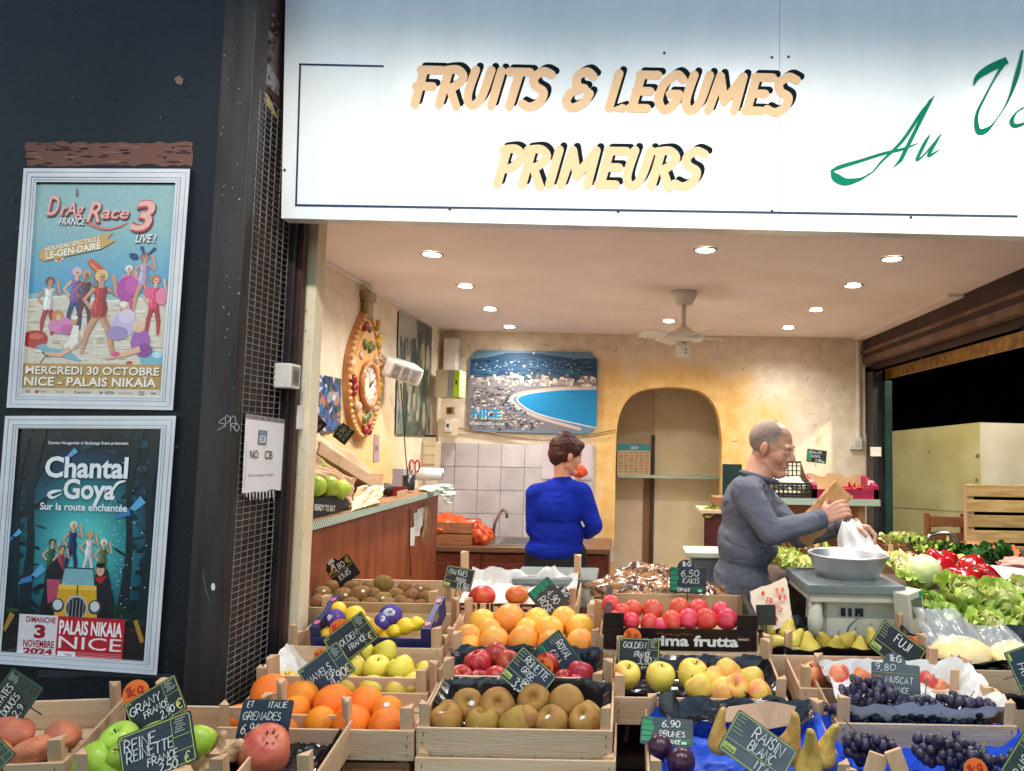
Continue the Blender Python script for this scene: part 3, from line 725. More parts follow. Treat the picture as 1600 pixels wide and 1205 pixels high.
def person_flat(f, x, y, h, skin, cloth, hair, legs=None, pose=0, lean=0, arms=1):
 """small generic figure on a poster: foot point x, y and height h"""
 legs = legs or skin
 L = lambda u, v: (x + u * h + lean * v * h, y - v * h)
 f.stroke([L(-.02, .5), L(-.09 - .04 * pose, .25), L(-.1 - .07 * pose, 0)], [.1 * h, .075 * h, .04 * h], legs)
 f.stroke([L(.03, .5), L(.09 + .04 * pose, .25), L(.1 + .08 * pose, 0)], [.1 * h, .075 * h, .04 * h], legs)
 f.stroke([L(0, .44), L(0, .56), L(0, .68), L(0, .82)], [.17 * h, .2 * h, .13 * h, .19 * h], cloth)
 if arms:
  f.stroke([L(-.08, .8), L(-.2, .66), L(-.1, .55)], .05 * h, skin); f.stroke([L(.08, .8), L(.2, .7), L(.14, .96)], .05 * h, skin)
 dkc = tuple(v * .55 for v in cloth[:3]) + (1,); dks = tuple(v * .62 for v in legs[:3]) + (1,); lt = tuple(min(1, v * 1.5 + .03) for v in cloth[:3]) + (1,)
 f.stroke([L(.05, .44), L(.065, .56), L(.045, .68), L(.06, .8)], [.05 * h, .06 * h, .03 * h, .05 * h], dkc); f.stroke([L(-.05, .5), L(-.06, .58), L(-.03, .7), L(-.05, .8)], [.02 * h, .035 * h, .02 * h, .03 * h], lt); f.stroke([L(-.04, .7), L(.04, .64)], .014 * h, dkc)
 f.stroke([L(.06, .46), L(.12 + .04 * pose, .25), L(.12 + .08 * pose, .02)], [.03 * h, .025 * h, .012 * h], dks); f.stroke([L(0, .46), L(-.06 - .04 * pose, .25), L(-.08 - .07 * pose, .02)], [.025 * h, .02 * h, .01 * h], dks)
 f.stroke([L(0, .8), L(0, .88)], .06 * h, skin)
 f.ell(*L(0, .95), .085 * h, .08 * h, hair, 10); f.ell(*L(.01, .925), .045 * h, .06 * h, skin, 9); f.stroke([L(-.015, .935), L(.035, .935)], .012 * h, srgb(60, 40, 36)); f.stroke([L(0, .9), L(.025, .9)], .012 * h, srgb(150, 60, 60))

def art_beach(f):
 rng = random.Random(11)
 f.rect(0, 0, 100, 150, srgb(142, 176, 178))
 for k in range(22):                                # sky to sea bands as printed
  t = k / 21; f.rect(0, 30 + 46 * t, 100, 78.5, srgb(142 - 62 * t, 176 - 26 * t, 178 + 12 * t), True)
 f.rect(0, 0, 100, 1.6, srgb(20, 26, 40))
 f.poly([(0, 84), (30, 80), (60, 84), (100, 80), (100, 129), (0, 129)], srgb(206, 196, 182)); f.stroke([(0, 83.4), (30, 80), (60, 83.6), (100, 79.6)], 1.2, srgb(214, 218, 216))
 for k in range(150): f.ell(rng.uniform(1, 99), rng.uniform(86, 127), rng.uniform(1, 7), rng.uniform(.3, 1.2), srgb(*rng.choice([(196, 184, 166), (216, 206, 192), (184, 170, 152), (222, 216, 204)])), 9)
 sk = srgb(196, 142, 112); sk2 = srgb(150, 104, 82); sk3 = srgb(214, 168, 140)
 red = srgb(168, 34, 40); pk = srgb(206, 70, 128); vi = srgb(122, 70, 142); li = srgb(188, 170, 206); wh = srgb(224, 220, 214); bl = srgb(36, 56, 112); yl = srgb(216, 182, 110)
 # beach balls, ring, toy
 f.ell(20, 53, 3.6, 3.6, wh, 16); f.poly([(20, 49.4), (23, 51.5), (20.6, 53), (17, 50.6)], red); f.poly([(20.6, 53), (23, 55), (19.5, 56.6), (18, 54)], srgb(196, 120, 60))
 f.ell(7, 111, 9.5, 6.4, red, 18); f.ell(8, 109, 5, 2.2, srgb(206, 90, 80), 14); f.ell(93, 124, 9.5, 6, srgb(110, 168, 192), 18); f.ell(96, 121, 4, 2.4, srgb(176, 206, 214), 12); f.ell(76, 127, 2.2, 1.5, srgb(186, 60, 50), 10)
 f.stroke([(12, 128), (16, 122), (13, 120), (18, 124)], .6, srgb(70, 66, 60)); f.stroke([(14, 118), (30, 121), (41, 126)], [2, 6, 1.2], srgb(112, 166, 184)); f.poly([(14, 114), (20, 119), (15, 121), (8, 116)], srgb(112, 166, 184))
 person_flat(f, 15, 108, 40, sk, wh, srgb(120, 60, 36), red); person_flat(f, 34, 104, 43, sk3, vi, srgb(210, 170, 190), bl); person_flat(f, 41, 103, 40, sk2, srgb(92, 36, 64), srgb(196, 150, 110), srgb(92, 36, 64))
 f.stroke([(42, 55), (52, 64)], [4, 7], srgb(206, 74, 36), smooth=3); f.stroke([(43, 57), (51, 64)], 1, srgb(236, 150, 90))
 person_flat(f, 52, 121, 58, sk, red, yl, sk, 1.2)
 person_flat(f, 71, 92, 33, sk3, pk, wh, pk); f.ell(70, 75, 7, 9, srgb(168, 62, 150), 13); f.ell(74, 72, 5, 6, srgb(190, 80, 160), 12)
 person_flat(f, 82, 90, 40, sk, srgb(170, 150, 180), sk2, sk, .6); f.stroke([(82, 52), (79, 45)], [.6, 2.6], bl); f.stroke([(83, 52), (89, 46)], [.6, 2.6], bl); f.ell(74, 52, 3.6, 2.2, bl, 12, rot=.4)
 person_flat(f, 91, 107, 41, sk3, srgb(206, 60, 96), srgb(196, 96, 46), red); f.ell(96, 80, 4.5, 6, srgb(214, 120, 156), 12); f.ell(86, 77, 3.4, 4, srgb(200, 92, 130), 12)
 f.ell(70, 100, 9, 9, li, 14); f.ell(66, 106, 8, 5, srgb(150, 130, 178), 13); f.ell(72, 94, 6, 5, srgb(206, 190, 214), 12); f.ell(69, 87, 2.4, 2.8, sk3, 10); f.ell(69, 85.6, 3, 2, wh, 10)
 f.ell(25, 101, 9, 6, srgb(206, 120, 170), 14); f.ell(22, 94, 4, 4, srgb(196, 130, 70), 11); f.ell(23, 95.5, 2, 2.4, sk3, 9); f.ell(30, 104, 5, 3.6, srgb(186, 90, 150), 12)
 f.stroke([(36, 101), (35, 112), (30, 118)], [4, 7, 6], wh); f.stroke([(33, 117), (26, 122), (15, 121)], [4, 3.2, 1.6], sk3); f.ell(34.5, 98, 2.3, 2.7, sk, 10); f.ell(34.5, 95.6, 2.6, 1.4, wh, 10); f.stroke([(38, 106), (40, 112), (36, 118)], 1.4, sk3)
 f.ell(83, 112, 7, 9, srgb(152, 86, 168), 14); f.ell(86, 118, 6, 5, srgb(128, 60, 140), 13); f.stroke([(83, 117), (72, 121), (60, 124)], [4.4, 3.4, 1.6], sk3); f.ell(81, 101, 4.6, 4.6, srgb(214, 180, 160), 12); f.ell(81, 103, 2.2, 2.8, sk3, 10); f.ell(66, 121, 3, 2, pk, 10)
 # title lettering with dark edge, red fill and pale face
 for dx, dy, col, bd in ((.7, .8, srgb(70, 26, 34), .035), (0, 0, srgb(190, 60, 58), .03), (-.25, -.3, srgb(226, 170, 158), .008)):
  f.text('D', 9 + dx, 23.5 + dy, 13.5, col, 9, bd, .25); f.text('rAg', 19 + dx, 23.5 + dy, 9, col, 17, bd, .25)
  f.text('R', 38 + dx, 28 + dy, 14, col, 10, bd, .3); f.text('ace', 48.5 + dx, 25.5 + dy, 8.6, col, 20, bd, .3); f.text('3', 70 + dx, 33.5 + dy, 20, col, 17, bd * 1.6, .2)
 f.stroke([(40, 29), (52, 33), (62, 31), (68, 28)], [2.4, 1.6, 1.4, .4], srgb(206, 110, 104), smooth=4); f.stroke([(30, 10), (29.6, 4)], [1.6, .4], srgb(120, 40, 46))
 f.text('FRANCE', 18.6, 30.6, 4.6, srgb(60, 66, 76), 19.5, .02, .3); f.text('FRANCE', 18, 30, 4.6, srgb(226, 222, 214), 19.5, .015, .3)
 f.text('LIVE !', 74.6, 42.6, 5.4, srgb(60, 66, 76), 15, .02, .3); f.text('LIVE !', 74, 42, 5.4, srgb(232, 228, 220), 15, .015, .3)
 f.poly([(6, 49), (9, 46.5), (58, 35), (54, 40), (60, 41), (50, 47), (10, 56), (6, 54)], srgb(196, 156, 84))
 for d, cl in ((.4, srgb(92, 66, 36)), (0, srgb(238, 232, 216))):
  f.text('NOUVEAU SPECTACLE', 10 + d, 49 + d, 2.9, cl, 40, .02, .1, rot=-.2); f.text('LE-GEN-DAIRE', 11 + d, 54.4 + d, 4.6, cl, 40, .03, .1, rot=-.2)
 f.rect(0, 128, 100, 145.5, srgb(176, 138, 78))
 for k in range(120): f.ell(rng.uniform(0, 100), rng.uniform(128.5, 145), rng.uniform(.3, 1.4), .3, srgb(*rng.choice([(190, 154, 94), (160, 122, 66)])), 6)
 for d, cl in ((.5, srgb(84, 66, 46)), (0, srgb(232, 226, 212))):
  f.text('MERCREDI 30 OCTOBRE', 2 + d, 135.5 + d, 5.4, cl, 96, .02); f.text('NICE - PALAIS NIKAÏA', 1.5 + d, 143.6 + d, 5.8, cl, 95, .025)
 f.rect(0, 145.5, 100, 150, srgb(198, 190, 178))
 dk = srgb(40, 38, 40)
 f.text('NYX', 25, 149, 1.8, dk, 6); f.text('france.tv', 38, 149, 2, dk, 12, .02); f.text('DEEZER', 60, 149, 1.7, dk, 7, .03); f.ell(57.5, 148.2, 1.2, 1, vi, 8); f.text('ticketmaster', 70, 149, 1.6, dk, 10); f.rect(10, 147, 12.4, 149.2, red); f.text('RIRE', 13, 148.6, 1.4, dk, 5)
 for k in range(4): f.rect(3, 146.9 + k * .6, 6.4, 147.2 + k * .6, dk)
 f.text('WORLD', 84, 148, 1.2, dk, 4.5, .03); f.text('WINNER', 84, 149.6, 1.2, dk, 4.5, .03); f.text('AMO', 93, 149, 1.6, dk, 4, .03)

def art_forest(f):
 rng = random.Random(12)
 f.rect(0, 0, 100, 150, srgb(10, 24, 40))
 for k in range(26):                                # printed glow of the forest clearing
  t = k / 25; c = (10 + 70 * t ** 1.6, 36 + 150 * t, 62 + 120 * t)
  f.ell(50, 78, 56 * (1 - t * .72), 66 * (1 - t * .74), srgb(*c), 28)
 for k in range(90):
  x = rng.choice((rng.uniform(0, 24), rng.uniform(76, 100), rng.uniform(0, 100))); y = rng.uniform(0, 118) if x < 24 or x > 76 else rng.uniform(0, 16)
  f.ell(x, y, rng.uniform(2, 7), rng.uniform(.8, 2.6), srgb(*rng.choice([(10, 30, 44), (14, 44, 60), (8, 20, 32), (20, 66, 84)])), 9, rot=rng.uniform(-.8, .8))
 for (x, wd) in ((13, 7), (82, 6), (3, 6), (96, 7)):
  f.stroke([(x + 3, 0), (x - 1, 40), (x + 2, 80), (x, 128)], [wd * 1.3, wd * .7, wd * .8, wd * 1.5], srgb(14, 34, 42), smooth=4)
  f.stroke([(x - 1, 40), (x + (9 if x < 50 else -9), 22)], [wd * .5, .5], srgb(14, 34, 42))
 for k in range(70):
  x = rng.uniform(2, 98); y = rng.uniform(115, 129); f.ell(x, y, rng.uniform(2, 7), rng.uniform(1, 3), srgb(*rng.choice([(26, 52, 36), (18, 40, 34), (44, 70, 40), (14, 26, 28)])), 9)
 f.rect(0, 128, 100, 150, srgb(26, 24, 28))
 for k in range(50): f.ell(rng.uniform(0, 100), rng.uniform(126, 149), rng.uniform(1, 8), rng.uniform(.4, 1.4), srgb(*rng.choice([(48, 36, 30), (30, 40, 34), (60, 46, 30), (16, 16, 20)])), 8)
 f.stroke([(0, 136), (6, 124)], 4, srgb(164, 122, 44)); f.stroke([(98, 138), (92, 124)], 3, srgb(164, 122, 44))
 for k in range(110): f.ell(rng.gauss(70, 16), rng.gauss(85, 22), rng.uniform(.2, .5), rng.uniform(.2, .5), srgb(200, 226, 232), 6, lay=(k % 8 == 0))
 for (x, y, s) in ((82, 52, 1.4), (36, 18, .9), (17, 98, 1.3), (2, 72, .8)):
  f.poly([(x, y), (x + 5 * s, y - 6 * s), (x + 8 * s, y - 3 * s), (x + 3 * s, y + 1 * s)], srgb(90, 160, 206)); f.poly([(x, y), (x - 5 * s, y + 2 * s), (x - 7 * s, y + 5 * s), (x + 1 * s, y + 3 * s)], srgb(60, 116, 176))
 # a yellow vintage car with a generic party of travellers
 sk = srgb(206, 158, 132)
 for (x, y, h, cl, hr) in ((44, 96, 34, (30, 50, 92), (216, 206, 180)), (30, 104, 30, (34, 84, 56), (70, 46, 34)), (56, 98, 30, (206, 206, 210), (196, 150, 96)), (66, 103, 30, (92, 100, 66), (226, 222, 214)), (37, 105, 27, (160, 60, 72), (120, 70, 40))):
  person_flat(f, x, y, h, sk, srgb(*cl), srgb(*hr), srgb(*cl), 0, 0, 1)
 f.poly([(28, 92), (34, 86), (40, 96), (38, 128), (24, 126)], srgb(30, 30, 40)); f.poly([(62, 94), (70, 92), (76, 112), (74, 128), (62, 128)], srgb(34, 30, 38)); f.ell(65, 93, 2.8, 3.6, sk, 10); f.ell(65, 89.6, 3.4, 1.8, srgb(20, 18, 22), 10); f.poly([(61, 98), (70, 96), (66, 102)], red_ := srgb(170, 36, 40))
 f.poly([(28, 100), (38, 100), (40, 112), (30, 116)], srgb(176, 70, 96))
 f.poly([(40, 92), (60, 92), (62, 103), (38, 103)], srgb(120, 170, 176)); f.stroke([(38, 103), (40, 92), (60, 92), (62, 103)], 1, srgb(40, 40, 40))
 f.poly([(37, 103), (63, 103), (65, 124), (35, 124)], srgb(206, 158, 40)); f.poly([(37, 103), (63, 103), (63.4, 106), (36.6, 106)], srgb(226, 184, 76)); f.stroke([(50, 103), (50, 112)], 1, srgb(60, 56, 50))
 f.ell(50, 118, 8, 8.4, srgb(170, 172, 172), 18); f.ell(50, 118.4, 6.8, 7.2, srgb(34, 36, 40), 18)
 for k in range(5): f.stroke([(45 + 2.5 * k, 112.5), (45 + 2.5 * k, 124)], .5, srgb(150, 152, 154))
 for x in (37, 63): f.ell(x, 117, 4.6, 4.8, srgb(60, 62, 66), 16); f.ell(x, 116.6, 3.3, 3.5, srgb(196, 202, 204), 14)
 f.rect(33, 124, 67, 126.5, srgb(120, 122, 124)); f.ell(30, 124, 4, 6, srgb(20, 20, 24), 12); f.ell(70, 124, 4, 6, srgb(20, 20, 24), 12)
 wh = srgb(226, 230, 232)
 f.text('Damien Nougarède et Backstage Event présentent', 50, 10.4, 1.9, wh, 56, .012, align='c')
 f.text('Chantal', 50, 32, 13, wh, 58, .03, align='c'); f.text('Goya', 53, 46, 12.4, wh, 36, .03, align='c')
 f.stroke([(34, 41), (28, 42), (25, 44), (28, 46), (34, 43)], [.6, 2.4, 2.6, 1.6, .4], wh, smooth=4); f.stroke([(68, 44), (72, 36), (78, 34)], [.6, 2, .8], wh, smooth=4)
 f.text('Sur la route enchantée', 50, 54, 4.6, wh, 61, .022, align='c')
 f.rect(11, 124, 38, 152, srgb(218, 210, 212)); f.rect(38, 124, 85, 152, srgb(178, 30, 48))
 dr = srgb(150, 22, 46)
 f.text('DIMANCHE', 16, 129, 3.6, dr, 20.5, .03); f.text('3', 26, 139, 8, dr, 8, .05, align='c'); f.text('NOVEMBRE', 15, 145.4, 4.4, dr, 21.5, .03); f.text('2024', 25.6, 150, 3.6, dr, 20.5, .05, align='c'); f.text('14 H 30', 26, 151.8, 1.2, srgb(60, 20, 40), 11, .02, align='c')
 f.text('PALAIS NIKAIA', 39.4, 135.4, 8.6, srgb(240, 234, 232), 44, .03); f.text('NICE', 39.6, 145, 8, srgb(236, 226, 226), 44)
 f.rect(39.4, 147, 52, 151, srgb(228, 222, 222)); f.text('ytem', 44.5, 150, 2, dr, 5, .02)
 for k in range(4): f.rect(53, 147 + k * 1.1, 84, 147.35 + k * 1.1, srgb(214, 140, 146))
framed([(37, 263), (297, 264), (270, 641), (10, 637)], 'upper framed poster of a beach party reading Drag Race France Live', 'poster', art_beach, (.082, .057))
framed([(8, 650), (275, 650), (245, 1055), (-22, 1036)], 'lower framed poster of a blue forest reading Chantal Goya', 'poster', art_forest, (.082, .05))

# --- NO CB notice hanging on the mesh
XN = -1.082
c = Px(414, 708, XN)
t = thing('paper_notice', 'white paper notice reading NO CB in a plastic sleeve on the wire mesh', 'notice', c)
f = Flat(); f.st = .0003
qn = quad_map([(384, 646), (449, 656), (441, 765), (378, 771)])
Q = lambda u, v: qn(u / 100, v / 100)
rngn = random.Random(2)
pts = [Q(u, 100 + rngn.uniform(-1.5, 1.0)) for u in range(100, -1, -10)]
f.poly([Q(0, 0), Q(100, 0)] + pts, srgb(226, 228, 236))
f.poly([Q(0, 0), Q(100, 0), Q(100, 6.4), Q(0, 6.6)], srgb(120, 124, 136))
for k in range(6): f.ell(*Q(10 + 15.5 * k, 3.2), 1.2, 1.2, srgb(40, 40, 46), 8)
f.poly([Q(34, 19), Q(54, 19), Q(54, 38), Q(34, 38)], srgb(40, 60, 96)); f.poly([Q(36, 25), Q(52, 25), Q(52, 36), Q(36, 36)], srgb(176, 200, 216)); f.poly([Q(36, 20), Q(52, 20), Q(52, 24), Q(36, 24)], srgb(90, 140, 190))
f.stroke([Q(39, 26), Q(49, 35)], .8, srgb(60, 80, 110)); f.stroke([Q(49, 26), Q(39, 35)], .8, srgb(60, 80, 110))
bk = srgb(34, 34, 40)
f.text('NO', 391, 716, 12.5, bk, 13, .01, rot=.03); f.text('CB', 414, 717, 12.5, bk, 12, .01, rot=.03)
f.text('Espèces ou chèques acceptés', 388, 744.5, 3.8, srgb(70, 70, 78), 39, .0, rot=-.03)
f.stroke([(446, 700), (442, 760)], 1.2, srgb(206, 210, 220)); f.stroke([(386, 690), (382, 762)], 1, srgb(204, 208, 218))
f.build('sheet', lambda x, y, l: Px(x, y, XN + l), print_mat('sleeve_ink', .25, .5, .4), t, Matrix.Translation(-c))
f = Flat()
for k in range(9):
 x = 384 + k * 5.2; f.poly([(x, 771 - k * .6), (x + 2.6, 771 - k * .6), (x + 2.2, 778 + (k * 5) % 7), (x + .6, 776 + (k * 3) % 6)], srgb(196, 200, 210), lay=(k == 0))
f.build('sleeve_fringe', lambda x, y, l: Px(x, y, XN + l), print_mat('sleeve_ink'), t, Matrix.Translation(-c))

# white switch boxes beside the frame
def switch_box(x0, y0, x1, y1, Y, depth, label, face=None):
 a = P(x0, y0, Y); b = P(x1, y1, Y); c = (a + b) / 2
 t = thing('switch_box', label, 'switch box', c); hx, hz = abs(b.x - a.x) / 2, abs(a.z - b.z) / 2
 bx('casing', (-hx, 0, -hz), (hx, depth, hz), white_m, t, .004)
 if face:
  bx('rocker', (-hx * .5, -.004, -hz * .6), (hx * .5, .001, hz * .6), grey_m if face == 'g' else white_m, t, .002)
 return t
def wedge_box(xs, y0, y1, Y, Yb, label):
 """box on the pillar with its side facing the shop"""
 t = switch_box(xs[0], y0, xs[1], y1, Y, Yb - Y, label)
 return t
s = wedge_box((428, 453), 567, 606, 2.27, 2.34, 'grey plug socket box on the black frame above the NO CB notice')
hx = abs(P(453, 580, 2.27).x - P(428, 580, 2.27).x) / 2
bx('socket_plate', (hx, .008, -.03), (hx + .003, .062, .03), grey_m, s, .001)
bx('socket_slot', (hx + .003, .02, -.02), (hx + .005, .05, .018), pm('slate_plastic', srgb(96, 100, 100), srgb(80, 84, 84), 9, .5), s)
s = wedge_box((452, 466), 633, 671, 2.37, 2.405, 'small white switch box on the cream pillar beside the NO CB notice')
bx('rocker', (-.006, -.004, -.02), (.008, .001, .02), white_m, s, .002)
# --- crates
def wood(name, a, b, st):
 return pm(name, srgb(*a), srgb(*b), 1.6, .75, .25, 12, .25, stretch=st, vary=.1, lo=.25, hi=.85, detail=6)
wood_x = wood('poplar_long', (222, 194, 160), (196, 160, 124), (2, 22, 26))
wood_y = wood('poplar_side', (212, 180, 146), (184, 146, 112), (22, 2, 26))
wood_z = wood('poplar_post', (208, 174, 138), (180, 140, 104), (26, 26, 3))
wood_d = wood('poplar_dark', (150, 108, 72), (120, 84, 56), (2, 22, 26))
staple_m = pm('rusty_staple', srgb(70, 52, 42), srgb(50, 40, 34), 20, .5)
blackpl = pm('black_plastic', srgb(18, 18, 22), srgb(30, 30, 34), 8, .3, .1, 20, .5)
CR = {}
class Crate: pass
def crate(key, label, xl, xr, y, Y, D=.3, H=.078, tilt=.17, yaw=0, ph=.058, lift=.0, slope=None, group='wooden produce crates', mats=None, back_ph=None, name='wooden_crate', wr=None):
 a = P(xl, y, Y); b = P(xr, y, Y); c = (a + b) / 2; W = (b - a).length
 k = Crate(); k.W, k.D, k.H, k.tilt, k.c, k.key = W, D, H, tilt, c, key
 k.M = Matrix.Translation(c) @ Matrix.Rotation(yaw, 4, 'Z') @ Matrix.Rotation(tilt, 4, 'X')
 k.slope = math.tan(tilt) + .12 if slope is None else slope; k.lift = lift; k.n = 0
 mx, my, mz = mats or (wood_x, wood_y, wood_z)
 t = thing(name, label, 'crate', c, group=group); t.rotation_euler = k.M.to_euler(); k.o = t
 th = .006; h = W / 2; rng = random.Random(key)
 bm = bmesh.new(); box(bm, -h, h, 0, th, -H, 0, .0012)
 for s in (-1, 1):                                  # staples and the slight saw marks
  for z in (.2, .5, .8):
   q = Matrix.Translation((s * (h - .014 - rng.uniform(0, .004)), -.0008, -H * z)) @ Matrix.Rotation(rng.uniform(-.5, .5), 4, 'Y')
   box(bm, -.0007, .0007, 0, .002, -.005, .005, 0, q, 1)
 for q in range(4):
  x = -h + W * (q + .8 + rng.uniform(-.1, .1)) / 4.6; box(bm, x, x + .0009, -.0006, .001, -H, -H + .012, mi=1)
 obj('front_panel', bm, [mx, staple_m], t)
 bm = bmesh.new(); box(bm, -h, h, D - th, D, -H, 0, .0012); obj('back_panel', bm, mx, t)
 for s in (-1, 1):
  bm = bmesh.new(); x = s * (h - th / 2); box(bm, x - th / 2, x + th / 2, th, D - th, -H * .98, -.002, .001); obj('side_panel', bm, my, t)
 bm = bmesh.new(); 
 nb = 5
 for q in range(nb):
  y0 = th + (D - 2 * th) * q / nb; box(bm, -h + th, h - th, y0 + .004, y0 + (D - 2 * th) / nb - .004, -H, -H + .005)
 obj('base', bm, mx, t)
 bph = ph if back_ph is None else back_ph
 for s in (-1, 1):
  for (yy, e, p_h) in ((th, 1, ph), (D - th, -1, bph)):
   w1 = .026 + rng.uniform(-.002, .003); d1 = .02; hh = p_h + rng.uniform(-.004, .006)
   x0 = s * (h - th); bm = bmesh.new()
   # triangular corner post with a slightly skew sawn top
   pts = [(x0, yy), (x0 - s * w1, yy), (x0 - s * w1 * .8, yy + e * d1 * .35), (x0 - s * .005, yy + e * d1 * 1.2), (x0, yy + e * d1 * 1.2)]
   lo = [bm.verts.new((p[0], p[1], -H * .97)) for p in pts]; hi = [bm.verts.new((p[0], p[1], hh - .004 * (i == 3))) for i, p in enumerate(pts)]
   bm.faces.new(lo); bm.faces.new(hi)
   for i in range(5): bm.faces.new((lo[i], lo[(i + 1) % 5], hi[(i + 1) % 5], hi[i]))
   bmesh.ops.recalc_face_normals(bm, faces=bm.faces)
   obj('corner_post', bm, mz, t)
 if wr: wr(k, t)
 CR[key] = k; return k
def spot(k, px, py, lift=0, r=.012):
 """where a fruit seen at this place of the picture lies on the sloping heap of crate k"""
 o = k.c + Vector((0, .03, k.lift + lift)); n = Vector((0, -k.slope, 1)); p = Ppl(px, py, o, n)
 yb = k.c.y + k.D - .02
 yf = k.c.y + .010 + r
 if p.y > yb or p.y < yf: p = P(px, py, min(max(p.y, yf), max(yb, yf)))
 return p

# --- fruit shapes (unit radius)
def lobed(profile, seg=20, wobamp=.015, seed=0, bend=0):
 rng = random.Random(seed); ph = [rng.uniform(0, 6.28) for _ in range(3)]
 bm = bmesh.new(); pr = spline([Vector((a, b, 0)) for a, b in profile], 3); pr = [(max(p.x, 0), p.y) for p in pr]; pr[0] = (0, pr[0][1]); pr[-1] = (0, pr[-1][1])
 lathe(bm, pr, seg, None, lambda a, z: wobamp * (math.sin(2 * a + ph[0] + z) + math.sin(3 * a + ph[1]) + .6 * math.sin(5 * a + ph[2])))
 if bend:
  for v in bm.verts: v.co.x += bend * v.co.z ** 2
 me = bpy.data.meshes.new('fruit'); bm.to_mesh(me); bm.free()
 for p in me.polygons: p.use_smooth = True
 return me
APPLE = [(0, .58), (.10, .62), (.24, .78), (.48, .88), (.78, .74), (.97, .40), (1.0, .08), (.92, -.34), (.70, -.72), (.42, -.88), (.2, -.86), (.08, -.78), (0, -.75)]
ROUND = [(0, .985), (.2, .97), (.5, .86), (.8, .58), (.96, .24), (1, -.04), (.94, -.36), (.76, -.66), (.5, -.87), (.2, -.97), (0, -.96)]
LEMON = [(0, 1.32), (.1, 1.28), (.2, 1.14), (.5, .9), (.8, .52), (.95, .1), (.93, -.24), (.74, -.66), (.42, -.98), (.16, -1.12), (0, -1.16)]
KIWI = [(0, 1.2), (.14, 1.19), (.3, 1.12), (.66, .84), (.9, .4), (.96, -.05), (.88, -.46), (.62, -.88), (.28, -1.14), (0, -1.18)]
PEAR = [(0, 1.38), (.12, 1.36), (.27, 1.25), (.42, 1.0), (.56, .66), (.76, .3), (.93, -.08), (1.0, -.42), (.9, -.76), (.62, -.98), (.3, -1.02), (.1, -.94), (0, -.9)]
CONF = [(0, 2.3), (.13, 2.27), (.28, 2.1), (.36, 1.7), (.44, 1.2), (.56, .6), (.76, .0), (.93, -.5), (.95, -.9), (.78, -1.25), (.4, -1.42), (.12, -1.36), (0, -1.32)]
PERS = [(0, 1.05), (.15, 1.03), (.45, .92), (.78, .6), (.97, .15), (.98, -.22), (.84, -.58), (.5, -.8), (.2, -.78), (0, -.72)]
TUBER = [(0, 1.75), (.16, 1.7), (.42, 1.45), (.78, .9), (.98, .2), (.9, -.5), (.62, -1.1), (.28, -1.55), (0, -1.7)]
def variants(kind, prof, n=3, wob=.012, seg=20, bend=0):
 return [lobed(prof, seg, wob, hash(kind) % 97 + i if False else len(kind) * 7 + i, bend * (1 if i % 2 else -1)) for i in range(n)]
SH = {'apple': variants('apple', APPLE, 4, .02), 'round': variants('round', ROUND, 3, .008), 'lemon': variants('lemon', LEMON, 2, .01), 'kiwi': variants('kiwi', KIWI, 3, .02),
      'pear': variants('pear', PEAR, 3, .015, 18, .06), 'conf': variants('conf', CONF, 3, .03, 18, .10), 'pers': variants('pers', PERS, 3, .02), 'tuber': variants('tuber', TUBER, 3, .05, 18, .08), 'mango': variants('mango', KIWI, 2, .02, 18, .12)}
def stem_mesh(L, r, ben):
 bm = bmesh.new(); tube(bm, [(0, 0, 0), (ben * .3, 0, L * .4), (ben, 0, L)], [r, r * .8, r * 1.15], 6)
 me = bpy.data.meshes.new('stem'); bm.to_mesh(me); bm.free(); me.materials.append(pm('fruit_stem', srgb(84, 62, 34), srgb(60, 44, 26), 9, .8)); return me
STEM = stem_mesh(.42, .045, .12)
def fm(name, c1, c2, scale=1.6, rough=.42, bump=.06, bscale=16, vary=.16, lo=.36, hi=.66, spec=.45, stretch=(1, 1, 1), sss=.0, hue=.016):
 return pm(name, srgb(*c1), srgb(*c2), scale, rough, bump, bscale, spec, stretch, vary, lo=lo, hi=hi, sss=sss, hue=hue)
def speckle(m, col, scale=22, thr=.62, amt=.7):
 """fine lenticels over a fruit skin"""
 t = m.node_tree; N = t.nodes.new; L = t.links.new; b = t.nodes['Principled BSDF']
 src = b.inputs['Base Color'].links[0].from_socket
 tc = N('ShaderNodeTexCoord'); nz = N('ShaderNodeTexNoise'); nz.inputs['Scale'].default_value = scale; nz.inputs['Detail'].default_value = 1; L(tc.outputs['Object'], nz.inputs['Vector'])
 r = N('ShaderNodeMapRange'); r.inputs[1].default_value = thr; r.inputs[2].default_value = thr + .06; r.inputs[4].default_value = amt; L(nz.outputs[0], r.inputs[0])
 mx = N('ShaderNodeMix'); mx.data_type = 'RGBA'; L(src, mx.inputs[6]); mx.inputs[7].default_value = srgb(*col); L(r.outputs[0], mx.inputs[0]); L(mx.outputs[2], b.inputs['Base Color'])
 return m
